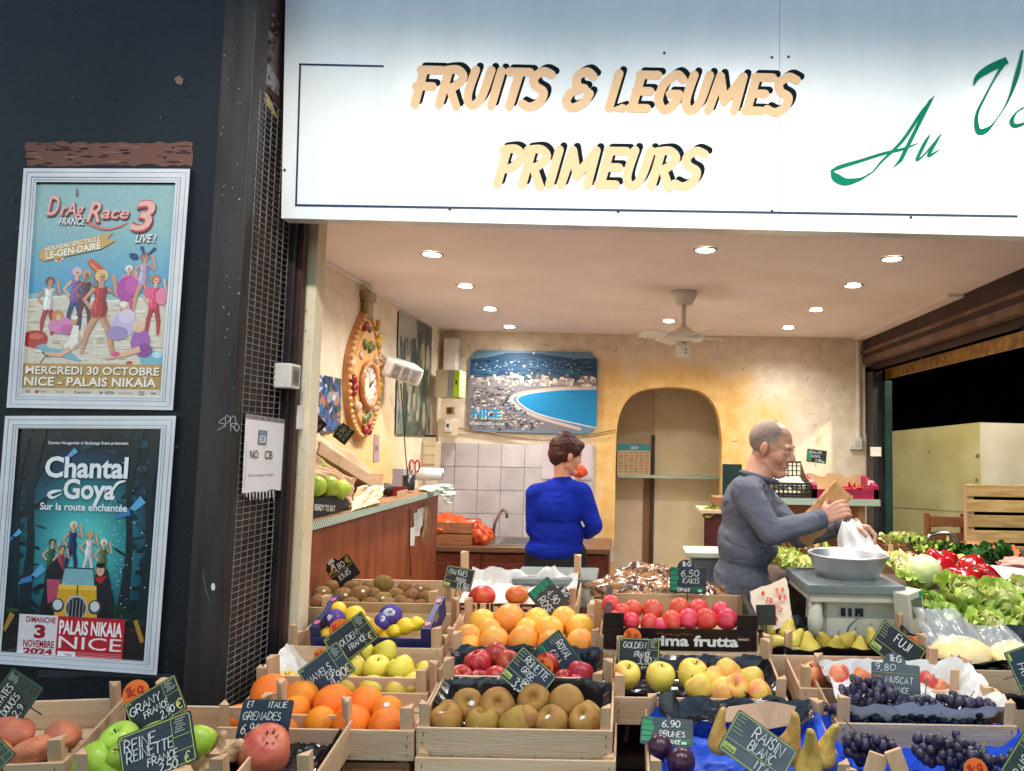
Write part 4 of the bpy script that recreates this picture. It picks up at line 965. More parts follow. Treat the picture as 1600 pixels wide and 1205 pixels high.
FM = {
 'orange': fm('orange_peel', (240, 142, 24), (236, 124, 14), 1.2, .5, .5, 20), 'pomelo': fm('pomelo_peel', (240, 176, 66), (234, 150, 58), .9, .4, .22, 18),
 'golden': speckle(fm('golden_skin', (230, 204, 78), (218, 200, 74), 1.1, .42, .08), (170, 140, 70), 20, .66, .5), 'blush': speckle(fm('blushed_golden_skin', (230, 196, 84), (224, 132, 74), .7, .42, .08, lo=.45, hi=.68), (180, 140, 70), 20, .66, .5),
 'lemon': fm('lemon_peel', (236, 196, 46), (228, 180, 40), 1.2, .4, .25, 16), 'kiwi': fm('kiwi_skin', (138, 102, 52), (112, 80, 40), 2.2, .85, .45, 24, .14), 'red': speckle(fm('red_apple_skin', (150, 20, 34), (186, 64, 52), 1.5, .36, .08, 14, .2, .42, .7, stretch=(2.4, 2.4, .5)), (206, 120, 96), 20, .68, .6),
 'reinette': speckle(fm('russet_skin', (160, 126, 48), (142, 100, 42), 1.2, .62, .12, 30, .1), (110, 80, 44), 18, .66, .5), 'granny': speckle(fm('green_apple_skin', (134, 172, 44), (160, 186, 66), 1.0, .36, .06), (206, 214, 150), 22, .68, .6),
 'pers': fm('persimmon_skin', (206, 44, 50), (216, 92, 96), 1.3, .4, .05, 14, .08, .45, .8), 'pear': speckle(fm('green_pear_skin', (208, 188, 84), (188, 170, 60), 1.2, .42, .08, 14, .12), (120, 92, 44), 16, .62, .6),
 'conf': speckle(fm('russet_pear_skin', (206, 172, 86), (178, 136, 62), 1.3, .5, .12, 14, .1), (120, 84, 44), 14, .6, .6), 'fuji': speckle(fm('pink_apple_skin', (214, 96, 74), (222, 158, 96), 1.0, .34, .04, 16, .12, .42, .66), (226, 190, 130), 20, .68, .5),
 'mango': fm('mango_skin', (196, 60, 44), (226, 132, 48), .8, .4, .05, 14, .12), 'plum': fm('plum_skin', (48, 18, 36), (74, 34, 60), 1.5, .3, .05, 12, .1), 'sweet': speckle(fm('sweet_potato_skin', (200, 124, 84), (182, 104, 68), 1.6, .7, .3, 10), (140, 80, 56), 9, .64, .6),
 'pome': fm('pomegranate_skin', (176, 52, 54), (206, 124, 92), 1.1, .42, .2, 9, .05), 'lime': fm('lime_skin', (150, 178, 44), (176, 190, 60), 1.2, .35, .2, 16), 'turnip': fm('pale_bulb_skin', (222, 214, 198), (206, 196, 176), 2, .5, .1, 10), 'potato': fm('potato_skin', (206, 168, 96), (190, 148, 78), 2, .65, .2, 10),
 'purple': fm('purple_tissue', (66, 46, 128), (84, 64, 146), 3, .7, .9, 6),
}
ORD = ['first', 'second', 'third', 'fourth', 'fifth', 'sixth', 'seventh', 'eighth', 'ninth', 'tenth', 'eleventh', 'twelfth']
def rows_of(lst):
 """group picture positions into rows from the front; returns [(row name, place name)] in the given order"""
 rr = sum(q[2] for q in lst) / len(lst); idx = sorted(range(len(lst)), key=lambda i: -lst[i][1]); rows = []
 for i in idx:
  if rows and abs(sum(lst[j][1] for j in rows[-1]) / len(rows[-1]) - lst[i][1]) < rr * .72: rows[-1].append(i)
  else: rows.append([i])
 out = [None] * len(lst); nr = len(rows)
 for ri, row in enumerate(rows):
  rn = '' if nr == 1 else ['front row', 'back row'][ri] if nr == 2 else ['front row', 'middle row', 'back row'][ri] if nr == 3 else ORD[ri] + ' row back'
  row.sort(key=lambda i: lst[i][0])
  for ci, i in enumerate(row):
   pl = 'only one' if len(row) == 1 else 'leftmost' if ci == 0 else 'rightmost' if ci == len(row) - 1 else ORD[ci] + ' from left'
   out[i] = (rn, pl)
 return out
def put(o, p, r, rot):
 o.location = p; o.rotation_euler = rot; o.scale = (r, r, r) if not isinstance(r, tuple) else r
def sticker(o, p, r, dirv, label=None, size=.2, col=(228, 226, 218)):
 """small paper label stuck on a fruit, facing roughly dirv"""
 bm = bmesh.new(); n = 12; d = dirv.normalized(); q = d.to_track_quat('Z', 'Y').to_matrix()
 ri = [[bm.verts.new(q @ Vector((size * f_ * math.cos(a), size * .8 * f_ * math.sin(a), math.sqrt(max(1 - (size * f_) ** 2, 0)) * 1.012))) for a in [k * 6.2832 / n for k in range(n)]] for f_ in (1, .5)]
 c = bm.verts.new(q @ Vector((0, 0, 1.014)))
 for k in range(n):
  bm.faces.new((ri[0][k], ri[0][(k + 1) % n], ri[1][(k + 1) % n], ri[1][k])); bm.faces.new((ri[1][k], ri[1][(k + 1) % n], c))
 s = obj('sticker', bm, pm('sticker_%d' % col[1], srgb(*col), srgb(*[int(v * .85) for v in col]), 30, .4), None, True)
 M = Matrix.LocRotScale(o.location, o.rotation_euler, o.scale)
 s.parent = o; s.matrix_basis = M.inverted() @ Matrix.LocRotScale(Vector(p), Euler((0, 0, 0)), Vector((r, r, r)))
 return s
def fruits(kname, shape, mat, name, cat, what, where, lst, orient='any', stem=False, group=None, rscale=1.0, stick=(), seed=1, squash=None, lift=0):
 k = CR[kname]; rng = random.Random(seed); lab = rows_of(lst); out = []
 for i, q in enumerate(lst):
  px, py, rp = q[:3]; p = spot(k, px, py, lift, rp * k.c.y / F * rscale); r = rp * (p - CAM).length / F * rscale
  r = r * rng.uniform(.95, 1.02) * math.cos(math.atan2(abs(px - PPX), F)) if abs(px - PPX) > 300 else r
  me = rng.choice(SH[shape]); m = FM[mat]
  o = bpy.data.objects.new(name, me); C.objects.link(o)
  if not me.materials: me.materials.append(None)
  o.material_slots[0].link = 'OBJECT'; o.material_slots[0].material = m
  if orient == 'any': rot = (rng.uniform(-.9, 1.1), rng.uniform(-.7, .7), rng.uniform(0, 6.28))
  elif orient == 'ball': rot = (rng.uniform(0, 3), rng.uniform(0, 3), rng.uniform(0, 6.28))
  elif orient == 'flat': rot = (math.pi / 2 + rng.uniform(-.3, .3), 0, rng.uniform(0, 6.28))
  elif orient == 'lie': rot = (math.pi / 2 + rng.uniform(-.25, .1), 0, math.pi / 2 + rng.uniform(-.5, .5))
  elif orient == 'up': rot = (rng.uniform(-.25, .45), rng.uniform(-.5, .5), rng.uniform(0, 6.28))
  if len(q) > 3: rot = q[3]
  put(o, p, r if squash is None else (r * squash[0], r * squash[1], r * squash[2]), rot)
  rn, pl = lab[i]
  tag(o, '%s, %s%s, %s' % (what, pl, ' in ' + rn if rn else '', where), cat, group or '%s %s' % (cat if cat.endswith('s') else cat + 's', where))
  if stem:
   s = bpy.data.objects.new('stem', STEM); C.objects.link(s); s.parent = o; s.location = (0, 0, {'apple': .56, 'pear': 1.33, 'conf': 2.3}.get(shape, 1))
  if i in stick:
   sticker(o, p, r, (CAM - p).normalized() + Vector((rng.uniform(-.5, .5), 0, rng.uniform(.1, .6))))
  out.append(o)
 return out
def liner(kname, label, mat, seed=1, over=.0, rough=.012, sink=.6, name='crate_liner', cat='liner', x0=-.5, x1=.5, y0=0, y1=1, edge=.02, n=26):
 """crumpled sheet lying in a crate with its edges up the sides"""
 k = CR[kname]; rng = random.Random(seed); from mathutils import noise
 bm = bmesh.new(); g = []
 hw = k.W / 2 - .012
 for j in range(n + 1):
  row = []
  for i in range(n + 1):
   u = x0 * 2 + (x1 - x0) * 2 * i / n; v = y0 + (y1 - y0) * j / n
   e = min(1 - abs(u), v * 1.6 * k.D / k.W * 2, (1 - v) * 1.6 * k.D / k.W * 2)
   d = min(1, max(0, e) / .22)
   z = -k.H * sink * (d * d * (3 - 2 * d)) + (over + edge * noise.noise(Vector((u * 3, v * 3, seed)))) * (1 - d)
   nn = noise.noise(Vector((u * 5, v * 4, seed + 3))) + .6 * noise.noise(Vector((u * 13, v * 11, seed + 9)))
   fold = abs(noise.noise(Vector((u * 7 + 4, v * 6, seed + 5)))) - .2
   row.append(bm.verts.new(k.M @ Vector((u * hw, .012 + v * (k.D - .024), z + rough * nn - rough * fold))))
  g.append(row)
 for j in range(n):
  for i in range(n): bm.faces.new((g[j][i], g[j][i + 1], g[j + 1][i + 1], g[j + 1][i]))
 return tag(obj(name, bm, mat, None, False), label, cat)
film = pm('black_film', srgb(16, 16, 20), srgb(34, 34, 40), 12, .18, .35, 30, .6)
white_paper = pm('white_tissue', srgb(222, 220, 214), srgb(206, 204, 200), 9, .75, .25, 20, .2)
blue_paper = pm('blue_tissue', srgb(10, 62, 186), srgb(16, 84, 204), 5, .5, .3, 16, .4)

# --- the crates, column by column
G = 'wooden produce crates on the sloping display'
def words_on(txt, h, col, wfrac=.8, x=0, flip=False, dy=-.62, bold=.03):
 def fn(k, t):
  f = Flat(); f.st = .0003; W = k.W * 1000
  f.text(txt, x * W, dy * k.H * 1000, h * k.H * 1000, col, W * wfrac, bold, align='c', sy=1, rot=math.pi if flip else 0)
  f.build('crate_lettering', lambda u, v, l: Vector((u / 1000, -.0008 - l, v / 1000)), print_mat('stamp_ink', .8, .1), t)
 return fn
stamp = srgb(88, 54, 40)
crate('potato', 'pale crate of sweet potatoes at the lower left corner', -190, 84, 1199, 1.62, .26, tilt=.2, yaw=.16, group=G, ph=.05)
crate('granny', 'crate of green apples below the blue forest poster', 112, 352, 1228, 1.60, .3, tilt=.2, group=G, back_ph=.075)
crate('pome', 'crate with ginger and one pomegranate in black film', 322, 486, 1222, 1.66, .26, tilt=.2, group=G, ph=.055)
crate('orange', 'crate of bright oranges beside the wire mesh', 338, 646, 1140, 1.88, .27, group=G)
crate('golden', 'crate of yellow apples behind the oranges', 396, 668, 1082, 2.12, .27, group=G)
crate('lemon', 'crate holding the blue carton of lemons', 449, 690, 1012, 2.32, .27, group=G)
crate('kiwi', 'crate of kiwis farthest back on the left column', 469, 684, 951, 2.60, .28, group=G, H=.07)
crate('rein', 'crate of brown russet apples at the front centre', 650, 957, 1140, 1.88, .27, group=G)
crate('red', 'crate of dark red apples behind the russet apples', 672, 944, 1082, 2.13, .27, group=G)
crate('pomelo', 'crate heaped with yellow pomelos', 695, 938, 1013, 2.40, .28, group=G)
crate('mango', 'crate of two mangoes in white tissue stamped FRUITS in brown', 690, 902, 944, 2.70, .3, group=G, H=.07, wr=words_on('FRUITS ET', .62, stamp, .6, -.08), back_ph=.09)
crate('plum', 'crate of plums and long pears on blue tissue', 1012, 1332, 1222, 1.72, .3, group=G, ph=.045, slope=.3)
crate('blush', 'crate of blushed yellow apples below the black persimmon carton', 957, 1232, 1092, 2.07, .27, group=G)
crate('kaki', 'crate stamped AGRICOLA upside down under the black persimmon carton', 942, 1188, 1018, 2.34, .3, group=G, wr=words_on('AGRICOLA', .38, srgb(120, 92, 66), .28, .27, True, -.22, .01))
crate('pear', 'crate of green pears in front of the grey scale', 1190, 1436, 1026, 2.33, .28, group=G, back_ph=.075)
crate('fuji', 'crate of pink apples behind the white tissue of grapes', 1250, 1502, 1078, 2.14, .26, group=G)
crate('muscat', 'crate of black grapes on white tissue', 1308, 1590, 1133, 1.95, .28, group=G, ph=.06)
crate('grape', 'crate of black grapes on blue tissue at the lower right', 1318, 1690, 1246, 1.72, .31, group=G, slope=.3)
crate('squash', 'crate lined with black film holding wrapped squash', 1449, 1730, 1049, 2.2, .28, group=G)
crate('mixed', 'crate with a yellow and a red apple at the right edge', 1534, 1800, 1112, 2.06, .22, group=G)
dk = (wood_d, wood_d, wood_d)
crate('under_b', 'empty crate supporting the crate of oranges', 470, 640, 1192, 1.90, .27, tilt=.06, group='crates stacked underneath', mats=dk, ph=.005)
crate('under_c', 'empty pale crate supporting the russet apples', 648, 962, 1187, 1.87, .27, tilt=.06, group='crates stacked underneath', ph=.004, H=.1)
# dark stepped stand below the crates
t = thing('display_stand', 'dark stepped wooden stand under the fruit crates', 'stand', (.1, 2.4, 0))
std = pm('stand_wood', srgb(72, 50, 36), srgb(50, 36, 28), 4, .8, .3, 20, stretch=(2, 12, 12))
for (y0, y1, z) in ((-.46, -.24, .70), (-.235, .0, .735), (.005, .29, .80), (.295, .6, .87)):
 bx('step', (-1.18 if y0 > -.3 else -.95, y0, 0), (1.75, y1, z), std, t)
bx('side_step', (-2.1, -.80, 0), (-.955, -.36, .79), std, t)

# --- fruit
fruits('orange', 'round', 'orange', 'orange', 'orange', 'bright orange', 'in the crate by the wire mesh', [(422, 1082, 26), (472, 1091, 24), (520, 1099, 27), (571, 1100, 25), (605, 1111, 22), (461, 1111, 22), (500, 1128, 23), (549, 1132, 27), (603, 1134, 25), (371, 1124, 21), (412, 1122, 24), (446, 1139, 22)], 'ball', stick=(4,), seed=2)
fruits('golden', 'apple', 'golden', 'yellow_apple', 'apple', 'yellow apple', 'in the crate behind the oranges', [(448, 1067, 17), (527, 1017, 18), (564, 1023, 19), (602, 1021, 18), (555, 1044, 17), (588, 1045, 19), (626, 1046, 20), (662, 1054, 18), (545, 1072, 16), (581, 1076, 18), (620, 1078, 18), (647, 1070, 17), (470, 1078, 16), (505, 1078, 16)], 'any', True, seed=3, lift=.0)
fruits('kiwi', 'kiwi', 'kiwi', 'kiwi_fruit', 'kiwi', 'brown kiwi', 'in the rear left crate', [(518, 917, 11), (503, 928, 13), (536, 932, 14), (549, 918, 11), (563, 930, 15), (576, 917, 10), (598, 913, 14), (584, 929, 11), (598, 938, 13), (618, 931, 12), (633, 918, 11), (643, 933, 13), (624, 942, 12), (659, 923, 12), (547, 946, 13), (578, 946, 13), (606, 946, 13), (636, 948, 13), (656, 948, 11), (497, 941, 12), (667, 934, 12), (517, 944, 12)], 'flat', stick=(2, 4, 8, 11, 13, 1), seed=4)
fruits('pomelo', 'round', 'pomelo', 'pomelo', 'pomelo', 'yellow pomelo', 'in the pomelo crate', [(731, 996, 19), (753, 973, 20), (796, 968, 23), (764, 986, 18), (839, 971, 20), (823, 984, 17), (881, 969, 20), (858, 986, 22), (906, 982, 21), (772, 1003, 22), (817, 1001, 22), (863, 1009, 23), (907, 1005, 21), (733, 1010, 18)], 'ball', seed=5)
fruits('red', 'apple', 'red', 'red_apple', 'apple', 'dark red apple', 'in the crate behind the russets', [(747, 1038, 20), (775, 1025, 18), (718, 1062, 19), (793, 1037, 18), (747, 1069, 18), (774, 1062, 18), (855, 1040, 18), (880, 1066, 17), (906, 1054, 19), (902, 1073, 17), (800, 1072, 17), (850, 1074, 17), (720, 1078, 16)], 'any', True, seed=6, stick=(4,))
fruits('rein', 'apple', 'reinette', 'russet_apple', 'apple', 'brown russet apple', 'in the front centre crate', [(730, 1102, 22), (776, 1104, 25), (834, 1097, 24), (885, 1101, 26), (698, 1127, 23), (753, 1133, 24), (808, 1133, 25), (863, 1131, 24), (914, 1128, 23), (702, 1112, 16), (824, 1124, 18), (920, 1114, 16)], 'any', False, seed=7, stick=(0, 4, 7, 8, 11))
fruits('mango', 'mango', 'mango', 'mango', 'mango', 'red and orange mango', 'on white tissue', [(754, 932, 17, (1.57, .1, 1.5)), (808, 930, 15, (1.57, 0, 1.7))], 'lie', seed=8, lift=.03)
fruits('blush', 'apple', 'blush', 'blushed_apple', 'apple', 'blushed yellow apple', 'below the black carton', [(979, 1056, 20), (1032, 1058, 21), (1082, 1054, 22), (1136, 1052, 20), (1092, 1075, 20), (1114, 1062, 18), (1127, 1082, 21), (1150, 1075, 19), (1174, 1063, 19), (1184, 1083, 19)], 'any', True, seed=9, lift=.012)
fruits('pear', 'pear', 'pear', 'green_pear', 'pear', 'yellow green pear', 'in front of the scale', [(1197, 982, 14, (.2, -.35, 0)), (1217, 1006, 15, (1.0, .9, .3)), (1232, 986, 15, (.1, .3, 1)), (1243, 1000, 15, (.3, .55, .4)), (1265, 1012, 18, (.1, .5, 2)), (1287, 1000, 14, (.5, -.4, 0)), (1306, 1012, 17, (.25, -.3, 1)), (1325, 1000, 15, (.3, -.5, 2)), (1343, 1013, 15, (.4, .5, 2)), (1363, 997, 14, (.0, -.15, 0)), (1384, 1010, 14, (.3, .3, 0))], 'up', True, seed=10, rscale=.92, lift=-.005)
fruits('fuji', 'apple', 'fuji', 'pink_apple', 'apple', 'pink and yellow apple', 'behind the white grape tissue', [(1273, 1055, 18), (1309, 1055, 20), (1343, 1047, 15), (1345, 1061, 17), (1449, 1066, 16), (1468, 1078, 14), (1380, 1060, 16), (1412, 1062, 15)], 'any', True, seed=12)
fruits('granny', 'apple', 'granny', 'green_apple', 'apple', 'bright green apple', 'below the forest poster', [(188, 1159, 27), (240, 1152, 21), (312, 1158, 22), (150, 1192, 28), (200, 1180, 26), (180, 1208, 26), (275, 1170, 22)], 'any', True, seed=13, lift=.03)
fruits('potato', 'tuber', 'sweet', 'sweet_potato', 'sweet potato', 'orange skinned sweet potato', 'at the lower left', [(16, 1148, 27, (1.5, .3, 1.3)), (97, 1153, 24, (1.5, .5, .9)), (58, 1172, 22, (1.5, .2, 2.0)), (-20, 1180, 24, (1.5, 0, 1.6))], 'lie', seed=14, lift=.01)
fruits('plum', 'round', 'plum', 'plum', 'plum', 'dark purple plum', 'on blue tissue', [(1031, 1167, 17), (1064, 1191, 20)], 'ball', seed=15, lift=.005)
fruits('plum', 'conf', 'conf', 'long_pear', 'pear', 'long russet pear', 'beside the plums', [(1123, 1150, 19, (.12, -.1, .3)), (1152, 1162, 15, (.5, .4, .4)), (1234, 1162, 22, (.25, .3, .2)), (1266, 1184, 22, (.2, -.1, .8)), (1290, 1168, 19, (.15, -.22, 2))], 'up', True, seed=16, lift=.05, rscale=.92)
fruits('mixed', 'apple', 'golden', 'small_yellow_apple', 'apple', 'single yellow apple', 'beside the right grape crate', [(1552, 1092, 15)], 'any', seed=17)
fruits('mixed', 'apple', 'red', 'small_red_apple', 'apple', 'single red apple', 'beside the right grape crate', [(1570, 1106, 16)], 'any', seed=18)
liner('red', 'black film under the dark red apples', film, 3, .015, .014, .6, y0=.3, edge=.01)
liner('blush', 'black film under the blushed yellow apples', film, 4, .0, .012, .5)
liner('pear', 'black film under the green pears', film, 5, .018, .014)
liner('rein', 'black film under the russet apples', film, 6, .002, .01, .8, y0=.45, edge=.008)
liner('pome', 'black film around the pomegranate', film, 7, .0, .012, .7, y1=.9, edge=.006)
liner('squash', 'shiny black film beneath the wrapped squash', film, 8, .02, .02, .2)
liner('mixed', 'black film in the crate at the right edge', film, 9, .03, .02, .4)
liner('muscat', 'crumpled white tissue under the black grapes', white_paper, 10, .045, .014, .12, 'paper_sheet', 'tissue')
liner('mango', 'crumpled white tissue around the two mangoes', white_paper, 11, .022, .014, .3, 'paper_sheet', 'tissue', -.42, .5, .1, 1, .05)
liner('plum', 'crumpled blue tissue under the plums', blue_paper, 12, .01, .012, .5, 'paper_sheet', 'tissue')
liner('grape', 'crumpled blue tissue under the lower right grapes', blue_paper, 13, .02, .014, .35, 'paper_sheet', 'tissue')
liner('golden', 'torn white tissue at the left of the yellow apples', white_paper, 14, .045, .014, .3, 'paper_sheet', 'tissue', -.5, -.28, .1, .9, .03, 14)
liner('plum', 'black film and torn brown paper behind the long pears', film, 15, .05, .016, -.1, 'crate_liner', 'liner', -.45, .46, .78, .99, .04, 22)
k = CR['plum']; bm = bmesh.new()
for q in ((0.02, .24, .0), ):
 vs = [bm.verts.new(k.M @ Vector(v)) for v in ((-.04, .20, .03), (.05, .19, .012), (.135, .2, .02), (.15, .225, .058), (.08, .235, .066), (-.02, .23, .055))]
 bm.faces.new(vs)
r_ = bmesh.ops.subdivide_edges(bm, edges=bm.edges, cuts=2, use_grid_fill=True); bmesh.ops.triangulate(bm, faces=bm.faces)
for v in bm.verts: v.co += Vector((0, random.uniform(-.006, .006), random.uniform(-.004, .004)))
tag(obj('torn_paper', bm, pm('kraft_paper', srgb(196, 162, 134), srgb(182, 146, 116), 6, .8, .2)), 'torn brown paper lying on black film behind the long pears', 'paper')

# pomegranate with crown, ginger root
k = CR['pome']; p = P(413, 1174, 1.76); r = 38 * p.y / F
o = link('pomegranate', lobed([(0, .93), (.2, .95), (.5, .9), (.82, .62), (.98, .2), (.99, -.1), (.9, -.45), (.66, -.76), (.3, -.92), (0, -.93)], 22, .03, 5), FM['pome'], None, True); put(o, p, r, (.75, .1, .6)); tag(o, 'red pomegranate with a split crown in front of the GRENADES card', 'pomegranate')
bm = bmesh.new()
for a in range(6):
 an = a * 1.047; vs = [bm.verts.new((.2 * math.cos(an - .4), .2 * math.sin(an - .4), .92)), bm.verts.new((.2 * math.cos(an + .4), .2 * math.sin(an + .4), .92)), bm.verts.new((.3 * math.cos(an), .3 * math.sin(an), 1.2))]; bm.faces.new(vs)
obj('crown', bm, pm('pomegranate_crown', srgb(150, 100, 70), srgb(120, 70, 54), 6, .7), o)
bm = bmesh.new(); p = P(338, 1180, 1.72)
for (a, b, ra, rb) in (((-.035, 0, -.02), (.03, .01, .0), .017, .02), ((.0, 0, 0), (.012, .0, .045), .015, .009), ((.03, 0, 0), (.05, 0, .026), .016, .011), ((-.03, -.01, -.02), (-.045, -.02, .012), .014, .01), ((.02, -.02, -.01), (.04, -.04, -.03), .016, .012), ((-.01, -.02, -.02), (-.015, -.05, -.04), .015, .012), ((.05, 0, .02), (.068, .005, .0), .011, .008)):
 cone_cap(bm, Vector(a) + p, ra, Vector(b) + p, rb, 10)
me = blob(bm, 'ginger_root', .003, 3, .006, .012); tag(link('ginger_root', me, pm('ginger_skin', srgb(196, 166, 128), srgb(168, 134, 98), 40, .7, .3, 120)), 'knobbly beige ginger root beside the pomegranate', 'ginger')

# --- grapes
grape_m = fm('grape_skin', (28, 26, 46), (58, 52, 78), 30, .38, .0, 10, .15, .35, .65)
stemg = pm('grape_stalk', srgb(128, 118, 62), srgb(98, 84, 44), 20, .7)
def bunch(kname, px, py, rx, ry, n, label, grp, seed, lift=.0, stalk=None):
 k = CR[kname]; c = spot(k, px, py, lift, .045); rng = random.Random(seed); s = c.y / F
 bm = bmesh.new(); pts = []
 for tr in range(n * 30):
  if len(pts) >= n: break
  a = rng.uniform(0, 6.283); d = math.sqrt(rng.random()); x = d * math.cos(a) * rx * s; y = rng.uniform(-.02, .02) - d * math.sin(a) * .02
  z = d * math.sin(a) * ry * s * .9
  q = Vector((x, y * 1.2 + z * .5, z + rng.uniform(-.004, .008))); rr = rng.uniform(.0100, .0128)
  if all((q - u).length > .0155 for u, _ in pts): pts.append((q, rr))
 for q, rr in pts:
  ball(bm, q, rr, 10, 8, (1, 1, 1.2), Euler((rng.uniform(-.6, .6), rng.uniform(-.6, .6), 0)))
 o = obj('grape_bunch', bm, grape_m, None, True); o.location = c; tag(o, label, 'grapes', grp)
 bm = bmesh.new()
 st = stalk or [(0, 0, .0), (.01, -.01, .03), (.03, 0, .05)]
 tube(bm, [Vector(v) for v in st], .0016, 6)
 for (q, rr) in pts[:6]: tube(bm, [q, q * .5 + Vector((0, 0, .012))], .0009, 5)
 obj('stalk', bm, stemg, o)
 return o
g1 = 'grape bunches on white tissue'
bunch('muscat', 1345, 1082, 34, 22, 34, 'grape bunch at the left on white tissue under the muscat card', g1, 1, .02, [(-.0, 0, .0), (-.02, 0, .03), (-.05, .01, .065)])
bunch('muscat', 1383, 1103, 24, 24, 27, 'small grape bunch between the left and the middle bunch on white tissue', g1, 2, .015)
bunch('muscat', 1432, 1112, 42, 24, 49, 'middle grape bunch on white tissue with an upright green stalk', g1, 3, .018, [(0, 0, 0), (-.01, 0, .03), (.02, -.01, .05), (.03, 0, .09)])
bunch('muscat', 1505, 1110, 42, 25, 49, 'grape bunch with reddish berries at the right end of the white tissue', g1, 4, .02)
bunch('muscat', 1352, 1125, 22, 10, 13, 'few loose grapes beside the front left corner of the white tissue', g1, 5, .0)
bunch('muscat', 1402, 1134, 24, 6, 9, 'short line of grapes along the front rim on white tissue', g1, 6, .0)
bunch('muscat', 1300, 1110, 12, 8, 4, 'two or three grapes lying at the far left on white tissue', g1, 7, .02)
g2 = 'grape bunches on blue tissue'
bunch('grape', 1358, 1172, 38, 22, 43, 'left grape bunch on the blue tissue behind the broken wood', g2, 8, .04, [(0, 0, 0), (-.02, 0, .03), (-.06, 0, .07)])
bunch('grape', 1478, 1176, 46, 26, 55, 'middle grape bunch on the blue tissue with a bent stalk', g2, 9, .05, [(0, 0, 0), (-.005, 0, .035), (-.03, 0, .042)])
bunch('grape', 1522, 1192, 30, 18, 27, 'right grape bunch on the blue tissue beside the orange tag', g2, 10, .045)
bunch('grape', 1590, 1196, 24, 10, 15, 'grape bunch half hidden by the green edged card', g2, 11, .04)

# broken end piece of a crate corner among the grapes and a clip on the plum crate
for (px, py, Y, nm, lab) in ((1392, 1192, 1.72, 'wood_offcut', 'broken pale wood corner in front of the left grapes'),):
 c = P(px, py, Y); t = thing(nm, lab, 'wood piece', c)
 for k2, (a, b, rz) in enumerate((((-.055, -.01, -.05), (-.012, .0, .012), .3), ((-.008, -.015, -.05), (.03, -.005, .03), -.35))):
  bm = bmesh.new(); box(bm, a[0], b[0], a[1], b[1], a[2], b[2], .002, Matrix.Rotation(rz, 4, 'Y')); obj('splinter', bm, wood_z, t)

# --- blue lemon carton and wrapped lemons
bluec = pm('blue_carton', srgb(42, 46, 104), srgb(32, 34, 86), 8, .5, .05); kraft = pm('carton_inside', srgb(196, 164, 124), srgb(178, 146, 106), 6, .8, .1)
def carton(name, label, xl, xr, y, Y, D, H, tilt, mat, inside, corner, parent_cat='carton', corner_w=.035, back=0):
 a = P(xl, y, Y); b = P(xr, y, Y); c = (a + b) / 2; W = (b - a).length; h = W / 2; th = .004
 t = thing(name, label, parent_cat, c, (tilt, 0, 0)); k = Crate(); k.W, k.D, k.H, k.tilt, k.c, k.key = W, D, H, tilt, c, name
 k.M = Matrix.Translation(c) @ Matrix.Rotation(tilt, 4, 'X'); k.slope = math.tan(tilt) + .12; k.lift = 0; k.o = t
 bx('front_panel', (-h, 0, -H), (h, th, 0), mat, t); bx('back_panel', (-h, D - th, -H), (h, D, back), inside, t); bx('base', (-h, th, -H), (h, D - th, -H + th), inside, t)
 for s in (-1, 1):
  x0, x1 = sorted((s * h, s * (h - th)))
  bm = bmesh.new(); pts = [(th, -H + .001), (D - th, -H + .001), (D - th, corner), (D * .7, corner), (D * .62, 0), (D * .38, 0), (D * .3, corner), (th, corner)]
  lo = [bm.verts.new((x0, p[0], p[1])) for p in pts]; hi = [bm.verts.new((x1, p[0], p[1])) for p in pts]
  bm.faces.new(lo); bm.faces.new(hi[::-1])
  for i in range(8): bm.faces.new((lo[i], hi[i], hi[(i + 1) % 8], lo[(i + 1) % 8]))
  bmesh.ops.recalc_face_normals(bm, faces=bm.faces); obj('side_panel', bm, mat, t)
  e0, e1 = sorted((s * (h - th), s * (h - corner_w)))
  bx('corner_flap', (e0, .006, -.002), (e1, .012, corner), mat if parent_cat == 'carton' else mat, t)
  e0, e1 = sorted((s * (h - th - .001), s * (h - .022))); bx('rim_strip', (e0, .014, corner - .004), (e1, D - .006, corner), mat, t)
 CR[name] = k; return k, t
k, t = carton('lemon_carton', 'blue cardboard carton of wrapped lemons', 484, 672, 997, 2.335, .2, .04, .34, bluec, kraft, .032, corner_w=.03)
f = Flat(); f.st = .0003
for s in (-1, 1):
 for dy in (.02, .15):
  f.rect(s * (k.W / 2 - .013) - .006, dy, s * (k.W / 2 - .013) + .006, dy + .02, srgb(206, 96, 118)); f.rect(s * (k.W / 2 - .013) - .009, dy + .006, s * (k.W / 2 - .013) + .009, dy + .014, srgb(206, 96, 118))
f.build('pink_print', lambda x, y, l: Vector((x, y, .0325 + l)), ink, t)
LL = [(528, 953, 13), (554, 963, 17), (586, 981, 16), (633, 979, 14), (616, 987, 12), (602, 996, 11), (511, 992, 12), (569, 975, 13), (650, 975, 12)]
fruits('lemon_carton', 'lemon', 'lemon', 'lemon', 'lemon', 'bare yellow lemon', 'in the blue carton', LL, 'flat', seed=20, lift=.012, rscale=.95)
